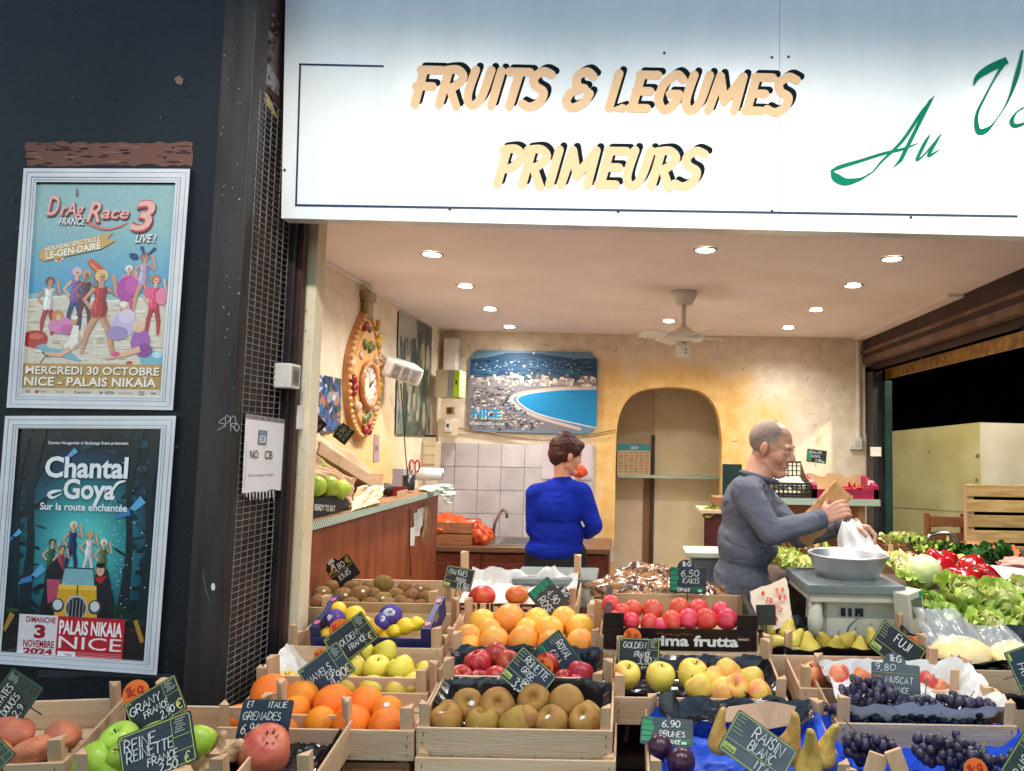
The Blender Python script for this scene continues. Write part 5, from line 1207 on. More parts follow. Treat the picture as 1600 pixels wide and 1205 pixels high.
for i, (px, py, r) in enumerate(((523, 967, 15), (611, 962, 17), (597, 971, 13))):
 p = spot(k, px, py, .03); rr = r * p.y / F
 me = lobed(ROUND, 20, .05, 40 + i); o = link('wrapped_lemon', me, FM['purple'], None, True); put(o, p, rr, (.4, .3 * i, i)); tag(o, ('purple paper wrapped lemon at the left of the carton', 'purple paper wrapped lemon lying topmost in the carton', 'purple wrapped lemon with a green leaf print, middle of the carton')[i], 'lemon', 'wrapped lemons')
 sticker(o, p, rr, (CAM - p).normalized() + Vector((-.25, 0, .2 + .1 * i)), size=.55, col=(214, 210, 222)); 
 sticker(o, p, rr * 1.006, (CAM - p).normalized() + Vector((-.1, 0, .25 + .1 * i)), size=.2, col=(70, 140, 96))

# --- black persimmon carton
bc = pm('black_carton', srgb(22, 18, 20), srgb(32, 26, 26), 8, .38, .05)
k, t = carton('persimmon_carton', 'black cardboard carton of red persimmons lettered ma frutta', 943, 1183, 983, 2.33, .27, .066, .12, bc, kraft, .044, corner_w=.062, back=.02)
f = Flat(); f.st = .0003; W = k.W * 1000
f.text('prima frutta', -.24 * W, -52, 31, srgb(226, 222, 216), .62 * W, .035, sy=1)
for x in range(5): f.stroke([(-.16 * W + x * 22, -16 - x % 2 * 4), (-.12 * W + x * 22, -12 - x % 3 * 3), (-.10 * W + x * 22, -20)], 2, srgb(150, 70, 30))
f.ell(.41 * W, -29, 24, 9, srgb(120, 50, 26), 22); f.ell(.41 * W, -29, 22, 7.4, srgb(30, 24, 24), 22); f.text('TAROCCO', .41 * W, -31, 5, srgb(224, 216, 204), 33, .03, sy=1, align='c')
f.build('box_lettering', lambda u, v, l: Vector((u / 1000, -.0006 - l, v / 1000)), ink, t)
fruits('persimmon_carton', 'pers', 'pers', 'persimmon', 'persimmon', 'red persimmon', 'in the black carton', [(954, 946, 15), (989, 952, 14), (1020, 954, 16), (1062, 951, 16), (1092, 952, 15), (1126, 955, 14), (972, 958, 14), (986, 971, 13), (1015, 974, 14), (1050, 971, 16), (1075, 968, 16), (1104, 969, 17), (1136, 968, 16), (958, 968, 13), (1032, 978, 12)], 'up', seed=21, lift=.018)
# clear bags of dried fruit behind the persimmons
bag_m = pm('date_bag', srgb(84, 48, 28), srgb(170, 122, 78), 34, .2, 1, 50, .7, lo=.42, hi=.6, coat=1)
from mathutils import noise as mnoise
def pillow(name, label, cat, c, sx, sy, sz, mat, rot=(0, 0, 0), seed=0, crump=.25, n=24, freq=4):
 """crumpled soft bag"""
 bm = bmesh.new(); bmesh.ops.create_uvsphere(bm, u_segments=n * 2, v_segments=n, radius=1)
 M = Matrix.Translation(c) @ Euler(rot).to_matrix().to_4x4() @ Matrix.Diagonal((sx, sy, sz, 1))
 for v in bm.verts:
  d = v.co.copy(); s_ = 1 + crump * (mnoise.noise(d * freq * .5 + Vector((seed, 0, 0))) + .5 * abs(mnoise.noise(d * freq * 1.6 + Vector((0, seed, 0)))))
  e = max(abs(d.x), abs(d.y)); v.co = M @ (Vector((d.x * (1 + .25 * e), d.y * (1 + .25 * e), d.z)) * s_)
 return tag(obj(name, bm, mat, None, True), label, cat)
for i, (x, y, Y, sx, sz) in enumerate(((985, 922, 2.72, .11, .045), (1052, 925, 2.70, .10, .04), (1100, 930, 2.72, .07, .035), (1010, 908, 2.82, .10, .06))):
 pillow('dried_fruit_bag', ('clear bag of brown dried fruit behind the left persimmons', 'clear bag of brown dried fruit below the KAKIS card', 'small clear bag of dried fruit right of the KAKIS card', 'peaked clear bag of dried fruit standing at the rear')[i], 'bag', P(x, y, Y), sx, .06, sz, bag_m, (.25, 0, .1 * i), i, .35, freq=6)
tr = P(1030, 945, 2.78); t = thing('bag_tray', 'low wooden tray under the dried fruit bags', 'tray', tr)
bx('base', (-.26, -.1, -.02), (.2, .12, -.012), wood_x, t); bx('front_panel', (-.26, -.106, -.02), (.2, -.1, .02), wood_x, t); bx('end_block', (.2, -.1, -.02), (.24, -.06, .05), wood_z, t)

# --- price cards
CARD_BG = {'navy': (20, 30, 42), 'black': (18, 17, 18), 'green': (20, 44, 36), 'slate': (66, 74, 80), 'brown': (46, 34, 30), 'teal': (8, 36, 48)}
chalk = srgb(206, 206, 202); lime = srgb(170, 184, 90); yel = srgb(206, 196, 120); grn = srgb(20, 122, 78)
def card(label, px, py, Y, wpx, hpx, ang, bg, lines, style='std', tilt=.3, bump=None, yaw=0, edge=lime, spike=True, group='slate price cards'):
 c = P(px, py, Y); w_ = wpx * .88 * Y / F; h_ = hpx * .88 * Y / F
 a = R(ang); B3 = Matrix.Rotation(yaw, 3, 'Z') @ Matrix.Rotation(-tilt, 3, 'X') @ Matrix(((math.cos(a), -math.sin(a), 0), (0, 0, -1), (math.sin(a), math.cos(a), 0)))
 t = thing('price_card', label, 'price card', c, B3.to_euler(), group)
 u = w_ / 100; Hh = h_ / u; bgc = srgb(*CARD_BG[bg])
 def rr(x0, y0, x1, y1, r, n=4):
  o = []
  for (cx, cy, s) in ((x1 - r, y1 - r, 0), (x0 + r, y1 - r, 1), (x0 + r, y0 + r, 2), (x1 - r, y0 + r, 3)):
   o += [(cx + r * math.cos((s + q / n) * math.pi / 2), cy + r * math.sin((s + q / n) * math.pi / 2)) for q in range(n + 1)]
  return o
 out = rr(-50, -Hh / 2, 50, Hh / 2, 4)
 if bump:                                           # rounded tab on one edge
  bxp, brr = bump; arc_ = [(bxp + brr * math.cos(q * math.pi / 10), Hh / 2 + brr * .9 * math.sin(q * math.pi / 10)) for q in range(11)]
  i0 = 5; out = out[:i0] + arc_ + out[i0:]
 bm = bmesh.new(); th = .0022
 fr_ = [bm.verts.new((x * u, y * u, 0)) for x, y in out]; bk_ = [bm.verts.new((x * u, y * u, -th)) for x, y in out]
 bm.faces.new(fr_); bm.faces.new(bk_[::-1])
 for i in range(len(out)): bm.faces.new((fr_[i], bk_[i], bk_[(i + 1) % len(out)], fr_[(i + 1) % len(out)]))
 bmesh.ops.recalc_face_normals(bm, faces=bm.faces)
 obj('plate', bm, pm('slate_' + bg, bgc, tuple(min(1, v * 1.5 + .004) for v in bgc[:3]) + (1,), 14, .38, .1, 60, .45), t)
 f = Flat(); f.st = .0002; rng = random.Random(int(px * 7 + py))
 top, bot = Hh / 2, -Hh / 2
 if style in ('std', 'left'):
  ec = edge
  f.stroke(rr(-47.5, bot + 2.5, 47.5, top - 2.5, 3) + [(47.5, top - 5)], 1.2, ec)
  if style == 'std':
   f.stroke([(22, top - 3), (22, bot + 3)], .7, ec); f.stroke([(22, top - Hh * .42), (47, top - Hh * .42)], .7, ec); f.stroke([(22, bot + Hh * .3), (47, bot + Hh * .3)], .7, ec)
   for q in range(6): f.rect(25 + rng.uniform(0, 4), top - Hh * .1 - q * Hh * .048, 36 + rng.uniform(0, 9), top - Hh * .08 - q * Hh * .048, srgb(150, 156, 140))
   f.text('Prix', -45, top - Hh * .12, Hh * .05, ec, None, .01, sy=1); f.rect(-45, bot + Hh * .06, -30, bot + Hh * .13, ec)
  else:
   f.rect(-46, bot + Hh * .1, -26, bot + Hh * .24, ec); f.text('Origine', -44, bot + Hh * .12, Hh * .08, bgc, 16, .02, sy=1)
   for q in range(5): f.rect(-45, top - Hh * (.12 + q * .09), -45 + rng.uniform(8, 18), top - Hh * (.10 + q * .09), srgb(140, 150, 110))
   f.stroke([(-46, bot + Hh * .34), (46, bot + Hh * .34)], .8, ec); f.rect(28, bot + Hh * .08, 44, bot + Hh * .2, srgb(120, 130, 110))
 elif style == 'green':
  for q in range(4):
   f.rect(-48, top - Hh * (.3 + .2 * q), -29 + (4 if q % 2 else 0), top - Hh * (.13 + .2 * q), grn)
  f.text('Prix', -45, top - Hh * .12, Hh * .13, grn, None, .02, sy=1); f.rect(10, bot + Hh * .08, 46, bot + Hh * .26, srgb(20, 90, 62)); f.rect(28, bot + Hh * .06, 38, bot + Hh * .16, srgb(150, 196, 170)); f.stroke([(-20, top - Hh * .34), (47, top - Hh * .34)], .8, grn)
 elif style == 'gold':
  gc = srgb(170, 140, 80); f.stroke([(-48, top - Hh * .28), (48, top - Hh * .28)], .9, gc)
  for q in range(3): f.text(('Variété', 'Origine', 'Catégorie')[q], -46, top - Hh * (.42 + .18 * q), Hh * .06, gc, None, .01, sy=1)
  f.rect(38, bot + Hh * .05, 46, bot + Hh * .16, srgb(176, 196, 206))
 elif style == 'heart':
  gc = srgb(170, 140, 70); f.stroke([(-46, top - Hh * .44), (46, top - Hh * .44)], 1.6, gc); f.text('€', 26, top - Hh * .34, Hh * .26, gc, None, .02, sy=1); f.text('Prix', -46, top - Hh * .36, Hh * .15, gc, None, .02, sy=1)
 for ln in lines:
  txt, x, y, h = ln[:4]; col = ln[4] if len(ln) > 4 else chalk; wd_ = ln[5] if len(ln) > 5 else None
  f.hand(txt, x, top - Hh * y, Hh * h, col, max(Hh * h * .105, 1.5), wd_, .1, 0, 1, .16, .05, 3, rng=rng)
 if bump: f.hand('1kG', bump[0] - 12, Hh / 2 + bump[1] * .15, bump[1] * .55, chalk, 2.4, 24, sy=1, rng=rng)
 f.build('chalk_writing', lambda x, y, l: Vector((x * u, y * u, .0004 + l)), ink, t)
 if spike:
  bm = bmesh.new(); tube(bm, [(0, bot * u * .6, -.004), (0, bot * u - .03, -.005)], .0016, 6)
  q = obj('spike', bm, black_m, t)
 return t
CY = lambda key, dy=.0: CR[key].c.y + dy
card('dark green card PATATES DOUCES leaning at the far left', 22, 1090, 1.72, 72, 70, 62, 'black', [('PATATES', -44, .36, .2, chalk, 62), ('DOUCES', -40, .64, .18, chalk, 50), ('2,9', -30, .9, .18)], 'std', .2, edge=grn)
card('dark card GRANY FRANCE with a 90 cents price behind the green apples', 243, 1104, 1.74, 88, 68, 36, 'black', [('GRANY', -44, .42, .22, chalk, 58), ('FRANCE', -22, .66, .17, chalk, 46), ('2,90', 4, .9, .2, chalk, 26), ('€', 34, .92, .24, yel)], 'std', .45)
card('dark blue card REINE REINETTE in front of the green apples', 246, 1170, 1.58, 124, 84, 22, 'navy', [('REINE', -42, .36, .22, chalk, 42), ('REINETTE', -40, .58, .21, chalk, 62), ('FRANCE', -14, .78, .15, chalk, 40), ('2,50', 0, .98, .18, chalk, 24), ('€', 34, .97, .2, yel)], 'std', .3)
card('dark blue card GRENADES 6,90 standing behind the pomegranate', 414, 1124, 1.80, 88, 62, 0, 'navy', [('ET', -40, .2, .15, chalk, 12), ('ITALIE', 2, .2, .15, chalk, 36), ('GRENADES', -44, .52, .2, chalk, 74), ('6,90 K', -42, .86, .25, chalk, 54)], 'plain', .35)
card('tilted dark blue card NAVELS ESP 4,90 on the oranges', 510, 1048, 2.05, 80, 62, 40, 'navy', [('NAVELS', -42, .55, .2, chalk, 54), ('ESP', -6, .76, .17, chalk, 20), ('4,90', -4, .96, .26, chalk, 36), ('€', 33, .92, .22, yel)], 'std', .3)
card('tilted dark card GOLDEN partly hidden by the yellow apples', 548, 998, 2.24, 78, 58, 40, 'black', [('GOLDEN', -34, .55, .19, chalk, 52), ('FRANCE', -12, .8, .17, chalk, 40), ('€', 32, .9, .2, yel)], 'std', .3)
card('black card with rounded tab pricing KIWIS by the piece', 536, 893, 2.84, 46, 42, 38, 'black', [('la Piece', -30, -.06, .17, chalk, 30), ('1,80', -22, .36, .26, chalk, 40), ('KIWIS', -24, .76, .24, chalk, 46)], 'heart', .1, (-18, 24))
card('yellow edged card MANGUES PEROU 13,80 at the left of the mangoes', 717, 904, 2.67, 50, 38, -10, 'black', [('MANGUES', -36, .36, .24, chalk, 62), ('PEROU', -8, .66, .2, chalk, 34), ('13,80', -2, .95, .26, chalk, 42)], 'left', .15, edge=yel)
card('green and black card ROSE 4,90 with a 1 kg tab on the pomelos', 857, 936, 2.66, 62, 46, -48, 'brown', [('4,90', -16, .46, .28, chalk, 40), ('ROSE', -16, .86, .3, chalk, 48)], 'green', .25, (16, 22))
card('tilted dark blue card ROYAL GALA in front of the pomelos', 875, 1025, 2.28, 74, 50, -50, 'navy', [('ROYAL', -28, .4, .26, chalk, 44), ('GALA', -22, .78, .26, chalk, 34)], 'left', .3, edge=grn)
card('large tilted dark blue card REINETTE GRISE on the russet apples', 825, 1056, 2.02, 80, 62, -38, 'navy', [('REINETTE', -26, .3, .2, chalk, 62), ('GRISE', -20, .54, .18, chalk, 34), ('FR', -2, .76, .16, chalk, 14), ('3,50', -16, .97, .26, chalk, 36)], 'left', .35)
card('upright green edged card KAKIS 6,50 with a 1 KG tab', 1075, 907, 2.58, 64, 43, -1, 'navy', [('6,50', -20, .34, .26, chalk, 48), ('KAKIS', -14, .62, .22, chalk, 44), ('ESPAGNE', -28, .93, .13, chalk, 34)], 'green', .1, (-6, 24))
card('dark card GOLDEN FRANCE 3,90 hanging before the black carton', 998, 1018, 2.24, 72, 44, -2, 'black', [('GOLDEN', -38, .38, .22, chalk, 54), ('FRANCE', -10, .7, .2, chalk, 38), ('3,90', 0, .96, .24, chalk, 30), ('€', 36, .95, .2, yel)], 'std', .25)
card('flat lying teal card PRUNES 6,90 above the plums', 1042, 1143, 1.86, 90, 52, -4, 'teal', [('6,90', -10, .36, .26, chalk, 34), ('PRUNES', -14, .7, .2, chalk, 48), ('FRANCE', -4, .95, .14, chalk, 30)], 'green', .95)
card('grey card RAISIN BLANC tilted before the long pears', 1184, 1171, 1.66, 118, 74, -33, 'slate', [('RAISIN', -16, .36, .26, chalk, 48), ('BLANC', -14, .62, .22, chalk, 40), ('ITA', 6, .9, .2, chalk, 22)], 'left', .3)
card('tilted black card FUJI above the pink apples', 1402, 1013, 2.24, 84, 58, -38, 'black', [('FUJI', -14, .42, .28, chalk, 34)], 'left', .35)
card('slate grey card MUSCAT 9,80 with a 1 kg tab over the black grapes', 1400, 1064, 2.06, 84, 56, -4, 'slate', [('9,80', -44, .22, .2, chalk, 42), ('MUSCAT', -22, .56, .18, chalk, 56), ('FRANCE', -20, .84, .16, chalk, 44)], 'gold', .25, (-2, 24))
card('blank looking black card behind the green pears', 1197, 961, 2.46, 34, 34, 1, 'black', [('24', 10, .5, .12, srgb(86, 94, 88), 18)], 'plain', .15)
card('teal card cut off by the right edge above the squash', 1610, 1048, 2.02, 80, 62, -72, 'teal', [('COURGE', -36, .4, .24, chalk, 56), ('FRANCE', -20, .8, .2)], 'std', .3)
card('green edged card at the lower right corner', 1606, 1196, 1.66, 92, 64, 50, 'green', [('RAISIN', -30, .5, .24, chalk, 56), ('4,90', -10, .86, .24)], 'std', .3)
card('corner of a green card at the lower left edge', -12, 1190, 1.55, 60, 44, 55, 'green', [('2,50', -20, .6, .24)], 'std', .3)
# orange round one kilo tags
def kg_tag(label, px, py, Y, r, ang, tilt=.2):
 c = P(px, py, Y); a = R(ang); B3 = Matrix.Rotation(-tilt, 3, 'X') @ Matrix(((math.cos(a), -math.sin(a), 0), (0, 0, -1), (math.sin(a), math.cos(a), 0)))
 t = thing('kilo_tag', label, 'price tag', c, B3.to_euler(), 'orange round one kilo tags'); rr_ = r * Y / F
 bm = bmesh.new(); lathe(bm, [(0, 0), (rr_, 0), (rr_, -.002), (0, -.002)], 22); obj('disc', bm, pm('orange_card', srgb(226, 112, 30), srgb(214, 98, 24), 8, .5), t)
 f = Flat(); f.st = .0002; f.hand('1kg', -.75, -.1, .75, srgb(170, 30, 20), .14, 1.3, sy=1); f.build('lettering', lambda x, y, l: Vector((x * rr_, y * rr_, .0004 + l)), ink, t)
kg_tag('orange one kilo tag behind the GRANY card', 212, 1084, 1.80, 20, 25); kg_tag('orange one kilo tag behind the GOLDEN card on the yellow apples', 531, 985, 2.27, 17, 20); kg_tag('orange one kilo tag on the black persimmon carton', 988, 996, 2.31, 14, 0)
kg_tag('orange one kilo tag beside the FUJI card', 1422, 1008, 2.28, 14, -50); kg_tag('orange one kilo tag behind the REINETTE GRISE card', 849, 1044, 2.06, 15, -30); kg_tag('orange one kilo tag low at the left of the NAVELS card', 500, 1024, 2.10, 10, 30)
kg_tag('orange one kilo tag among the lower right grapes', 1525, 1205, 1.68, 18, 20)
# --- people
def ell_(bm, c, rad, rot=None, seg=20):
 M = Matrix.Translation(c) @ (rot.to_4x4() if rot is not None else Matrix.Identity(4)) @ Matrix.Diagonal((*rad, 1))
 bmesh.ops.create_uvsphere(bm, u_segments=seg, v_segments=seg // 2, radius=1, matrix=M)
def hand(bm, wrist, d, n, side, scale=1.0, curl=(30, 45, 30), spread=.1):
 """palm, four bent fingers and a thumb; d finger direction, n the way the palm faces, side +1/-1 where the thumb sits"""
 d = Vector(d).normalized(); n = (Vector(n) - d * Vector(n).dot(d)).normalized(); s = d.cross(n) * side
 w_ = Vector(wrist)
 for k in range(4):
  o = (1.5 - k) * .0195 * scale
  cone_cap(bm, w_ + s * o * .55, .0145 * scale, w_ + d * .088 * scale + s * o - n * .002, .0115 * scale, 10)
 cone_cap(bm, w_ + s * .02 * scale + n * .006, .016 * scale, w_ + d * .05 * scale + s * .03 * scale + n * .01, .015 * scale, 10)
 for k, L in enumerate((.040, .045, .042, .033)):
  o = (1.5 - k) * .0195 * scale; p = w_ + d * .090 * scale + s * o; a = 0; dd = d + s * (1.5 - k) * spread * .4; dd.normalize()
  for j, (c_, f_) in enumerate(zip(curl, (1, .72, .55))):
   a += R(c_ + (k - 1.5) * 4); v = dd * math.cos(a) + n * math.sin(a); q = p + v * L * f_ * scale
   cone_cap(bm, p, (.0098 - .0009 * j) * scale, q, (.0090 - .0009 * j) * scale, 9); p = q
 p = w_ + d * .03 * scale + s * .032 * scale; v = (d * .65 + s * .6 + n * .5).normalized(); q = p + v * .042 * scale
 cone_cap(bm, p, .0135 * scale, q, .0108 * scale, 10); v2 = (d * .8 + s * .1 + n * .75).normalized(); cone_cap(bm, q, .0108 * scale, q + v2 * .032 * scale, .0088 * scale, 10)
def head_prims(bm, H, female=False):
 """H: 4x4 head frame, x forward, y left, z up, metres"""
 rot = H.to_3x3(); g = lambda *v: H @ Vector(v)
 ell_(bm, g(-.012, 0, .028), (.097, .075, .084), rot); ell_(bm, g(.030, 0, -.03), (.060, .058, .088), rot)
 for s in (-1, 1):
  cone_cap(bm, g(-.002, s * .046, -.066), .024, g(.064, s * .014, -.106), .019); ell_(bm, g(.052, s * .036, -.030), (.030, .024, .034), rot)
  ell_(bm, g(-.006, s * .079, -.008), (.021, .009, .031), rot @ Matrix.Rotation(R(s * 18), 3, 'Z')); ell_(bm, g(-.002, s * .077, -.034), (.010, .007, .010), rot)
  ell_(bm, g(.088, s * .0125, -.034), (.012, .009, .009), rot); ell_(bm, g(.070, s * .033, -.001), (.016, .016, .012), rot)
 cone_cap(bm, g(.076, -.040, .020), .011, g(.083, 0, .019), .0105); cone_cap(bm, g(.083, 0, .019), .0105, g(.076, .040, .020), .011)
 cone_cap(bm, g(.086, 0, .010), .009, g(.106 if not female else .101, 0, -.026), .0115 if not female else .0095)
 cone_cap(bm, g(.079, -.017, -.063), .008, g(.079, .017, -.063), .008); cone_cap(bm, g(.077, -.015, -.074), .0085, g(.077, .015, -.074), .0085)
 ell_(bm, g(.076, 0, -.100), (.02, .022, .018), rot)
def head_children(body, H, brow_m, lip_m, inv):
 g = lambda *v: inv @ (H @ Vector(v)); 
 for s in (-1, 1):
  bm = bmesh.new(); ball(bm, g(.0785, s * .033, -.001), .0095, 14, 10); obj('eyeball', bm, pm('eye_white', srgb(206, 196, 188), None, 9, .25), body, True)
  bm = bmesh.new(); ball(bm, g(.0852, s * .0335, -.003), .0048, 10, 8, (.6, 1, 1)); obj('iris', bm, pm('dark_iris', srgb(34, 24, 20), None, 9, .2), body, True)
  bm = bmesh.new(); tube(bm, [g(.083, s * .016, .017), g(.089, s * .030, .024), g(.080, s * .047, .019)], [.002, .003, .0016], 6); obj('eyebrow', bm, brow_m, body, True)
  bm = bmesh.new(); tube(bm, [g(.084, s * .020, .001), g(.0895, s * .033, .0065), g(.080, s * .046, .0)], [.0016, .0036, .0014], 6); obj('eyelid', bm, MATS['skin_man'] if 'man' in body.name else MATS[body['skin']], body, True)
 bm = bmesh.new(); tube(bm, [g(.080, -.022, -.068), g(.0872, 0, -.0685), g(.080, .022, -.068)], [.0018, .0032, .0018], 6); obj('lips', bm, lip_m, body, True)
def skin(name, a, b): return pm(name, srgb(*a), srgb(*b), 14, .5, .18, 60, .4, lo=.3, hi=.7, sss=.12)

# ---- the man at the scale
skm = skin('skin_man', (196, 148, 124), (178, 122, 100))
YM = 3.05; m = lambda x, y, dy=0: P(x, y, YM + dy)
root = P(1155, 900, YM); root.z = 0
def person_obj(me, label, loc, mat):
 for v in me.vertices: v.co -= loc
 o = link('person', me, mat, None, True); o.location = loc; return tag(o, label, 'person')
hp = m(1206, 698); yaw = R(-30)
HM = Matrix.Translation(hp) @ Matrix.Rotation(yaw, 4, 'Z') @ Matrix.Rotation(R(16), 4, 'Y') @ Matrix.Rotation(R(3), 4, 'X') @ Matrix.Scale(.94, 4)
sh_n, el_n, wr_n = m(1166, 772, -.17), m(1204, 833, -.24), m(1284, 811, -.17)
sh_f, el_f, wr_f = m(1182, 772, .17), m(1250, 838, .12), m(1322, 822, .03)
bm = bmesh.new(); head_prims(bm, HM)
cone_cap(bm, HM @ Vector((-.024, 0, -.05)), .053, m(1183, 752), .060)
ell_(bm, m(1168, 805), (.09, .14, .14)); ell_(bm, m(1160, 868), (.085, .13, .16)); ell_(bm, m(1156, 925), (.08, .13, .12))
cone_cap(bm, sh_n, .05, m(1180, 760), .05); cone_cap(bm, sh_f, .05, m(1180, 760), .05)
for (a, b_, c_) in ((sh_n, el_n, wr_n), (sh_f, el_f, wr_f)): cone_cap(bm, a, .044, b_, .036); cone_cap(bm, b_, .036, c_, .024)
hand(bm, wr_n, (.85, .05, .42), (.1, .75, -.4), 1, .98, (42, 55, 35)); hand(bm, wr_f, (.86, -.25, -.12), (.0, -.35, -.9), -1, .98, (48, 55, 30))
for s in (-.09, .09):
 hpt = Vector((root.x, YM + s, .92)); cone_cap(bm, hpt, .085, Vector((root.x + .03, YM + s, .5)), .055); cone_cap(bm, Vector((root.x + .03, YM + s, .5)), .052, Vector((root.x - .01, YM + s, .09)), .036); cone_cap(bm, Vector((root.x - .02, YM + s, .045)), .04, Vector((root.x + .16, YM + s, .035)), .032)
me = blob(bm, 'person', .0042, 3)
man = person_obj(me, 'grey haired man in a slate blue sweater putting a paper bag into a white bag', root, skm); inv = Matrix.Translation(-root); man['skin'] = 'skin_man'
head_children(man, HM, pm('grey_brow', srgb(120, 108, 98), srgb(96, 84, 76), 60, .8), pm('man_lip', srgb(164, 92, 82), None, 9, .5), inv)
# cropped hair: a thin shell over the skull with a receding, ragged front
def hair_shell(H, rad, cen, keep, grow, name, mat, parent, inv, seg=150, jag=.0):
 bm = bmesh.new(); bmesh.ops.create_uvsphere(bm, u_segments=seg, v_segments=seg // 2, radius=1)
 dele = []
 for v in bm.verts:
  q = Vector((v.co.x * rad[0] + cen[0], v.co.y * rad[1] + cen[1], v.co.z * rad[2] + cen[2])); nn = mnoise.noise(q * 120) * .005 + mnoise.noise(q * 400) * .003
  if not keep(q + Vector((nn, nn, nn))): dele.append(v)
  v.co = inv @ (H @ (q * (1 + grow * mnoise.noise(q * 140))))
 bmesh.ops.delete(bm, geom=dele, context='VERTS')
 return obj(name, bm, mat, parent, True)
hair_m = pm('cropped_grey_hair', srgb(138, 128, 122), srgb(168, 142, 124), 150, .85, .7, 300, .15, lo=.3, hi=.7)
hair_shell(HM, (.0985, .0768, .0856), (-.012, 0, .028), lambda q: (q.z > -.052 - q.x * .2 and q.x < .012 - max(0, q.z - .05) * .3 and not (q.x > -.028 and q.z < -.002)) or (q.z > .03 and q.x < .04 and abs(q.y) > .03 + q.x * .3), .012, 'hair', hair_m, man, inv)
# sweater
def folds(m, sc=5.0, dist=.02, stretch=(1, 1, 2.2)):
 t = m.node_tree; N = t.nodes.new; L = t.links.new; b = t.nodes['Principled BSDF']
 tc = N('ShaderNodeTexCoord'); mp = N('ShaderNodeMapping'); mp.inputs['Scale'].default_value = stretch; mp.inputs['Rotation'].default_value = (.3, .7, .2); L(tc.outputs['Object'], mp.inputs[0])
 nz = N('ShaderNodeTexNoise'); nz.inputs['Scale'].default_value = sc; nz.inputs['Detail'].default_value = 2; nz.inputs['Distortion'].default_value = 1.6; L(mp.outputs[0], nz.inputs['Vector'])
 bp = N('ShaderNodeBump'); bp.inputs['Strength'].default_value = .8; bp.inputs['Distance'].default_value = dist; L(nz.outputs[0], bp.inputs['Height'])
 old = b.inputs['Normal'].links[0].from_node; L(bp.outputs[0], old.inputs['Normal']); return m
swm = folds(pm('slate_sweater', srgb(104, 106, 118), srgb(90, 93, 105), 6, .9, .3, 260, .15))
bm = bmesh.new()
ell_(bm, m(1170, 798), (.112, .160, .155)); ell_(bm, m(1164, 850), (.114, .158, .15)); ell_(bm, m(1158, 905), (.114, .160, .12)); ell_(bm, m(1172, 774), (.082, .150, .085))
cone_cap(bm, m(1154, 930, -.06), .1, m(1156, 930, .06), .1); cone_cap(bm, m(1190, 858, -.05), .065, m(1190, 858, .05), .065)
cone_cap(bm, sh_n, .063, m(1178, 762, -.04), .055); cone_cap(bm, sh_f, .063, m(1178, 762, .04), .055)
for (a, b_, c_) in ((sh_n, el_n, wr_n), (sh_f, el_f, wr_f)):
 e = b_ + (c_ - b_) * .93
 cone_cap(bm, a, .064, a + (b_ - a) * .55, .056); cone_cap(bm, a + (b_ - a) * .5, .056, b_, .049); cone_cap(bm, b_, .049, e, .037)
me = blob(bm, 'sweater', .0065, 5, .016, .14, .004, .05)
for v in me.vertices: v.co -= root
sw = link('sweater', me, swm, man, True)
bm = bmesh.new(); 
for (a, c_) in ((el_n, wr_n), (el_f, wr_f)):
 d = (c_ - a).normalized(); e = a + (c_ - a) * .90
 bm = bmesh.new(); tube(bm, [inv @ (e - d * .02), inv @ e, inv @ (e + d * .028), inv @ (e + d * .03)], [.038, .0405, .037, .033], 18)
 obj('cuff', bm, pm('slate_rib', srgb(94, 97, 110), srgb(80, 84, 96), 30, .9, .5, 300, .15), sw, True)
bm = bmesh.new(); cc = inv @ m(1186, 742); ring = [cc + Vector((.072 * math.cos(a), .074 * math.sin(a), .020 * -math.cos(a) - .01)) for a in [k * 2 * math.pi / 20 for k in range(21)]]
tube(bm, ring, .011, 8, False); obj('collar', bm, MATS['slate_rib'], sw, True)
bm = bmesh.new()
for s in (-.09, .09):
 h1 = Vector((0, s, .95)); cone_cap(bm, h1, .1, Vector((.03, s, .5)), .072); cone_cap(bm, Vector((.03, s, .5)), .07, Vector((-.01, s, .1)), .055)
me = blob(bm, 'trousers', .012, 3); link('trousers', me, pm('dark_cloth', srgb(22, 24, 30), srgb(30, 32, 38), 9, .9), man, True)

# ---- the woman at the sink
skw = skin('skin_woman', (214, 156, 132), (200, 136, 114))
YW = 4.85; q_ = lambda x, y, dy=0: P(x, y, YW + dy)
rootw = q_(868, 880); rootw.z = 0; invw = Matrix.Translation(-rootw)
HW = Matrix.Translation(q_(886, 711)) @ Matrix.Rotation(R(24), 4, 'Z') @ Matrix.Rotation(R(12), 4, 'Y') @ Matrix.Scale(1.0, 4)
shl, ell2, wrl = q_(838, 772), q_(834, 826, -.02), q_(850, 846, .24)
shr, elr, wrr = q_(908, 770), q_(929, 822, -.02), q_(915, 836, .24)
bm = bmesh.new(); head_prims(bm, HW, True); cone_cap(bm, HW @ Vector((-.025, 0, -.05)), .052, q_(879, 756), .06)
ell_(bm, q_(872, 800), (.15, .10, .17)); ell_(bm, q_(868, 860), (.165, .11, .18)); cone_cap(bm, shl, .045, q_(878, 760), .05); cone_cap(bm, shr, .045, q_(878, 760), .05)
for (a, b_, c_, sd) in ((shl, ell2, wrl, -1), (shr, elr, wrr, 1)):
 cone_cap(bm, a, .042, b_, .034); cone_cap(bm, b_, .034, c_, .023); hand(bm, c_, (-.2 * sd, .8, .1), (0, 0, -1), sd, .9, (30, 35, 20))
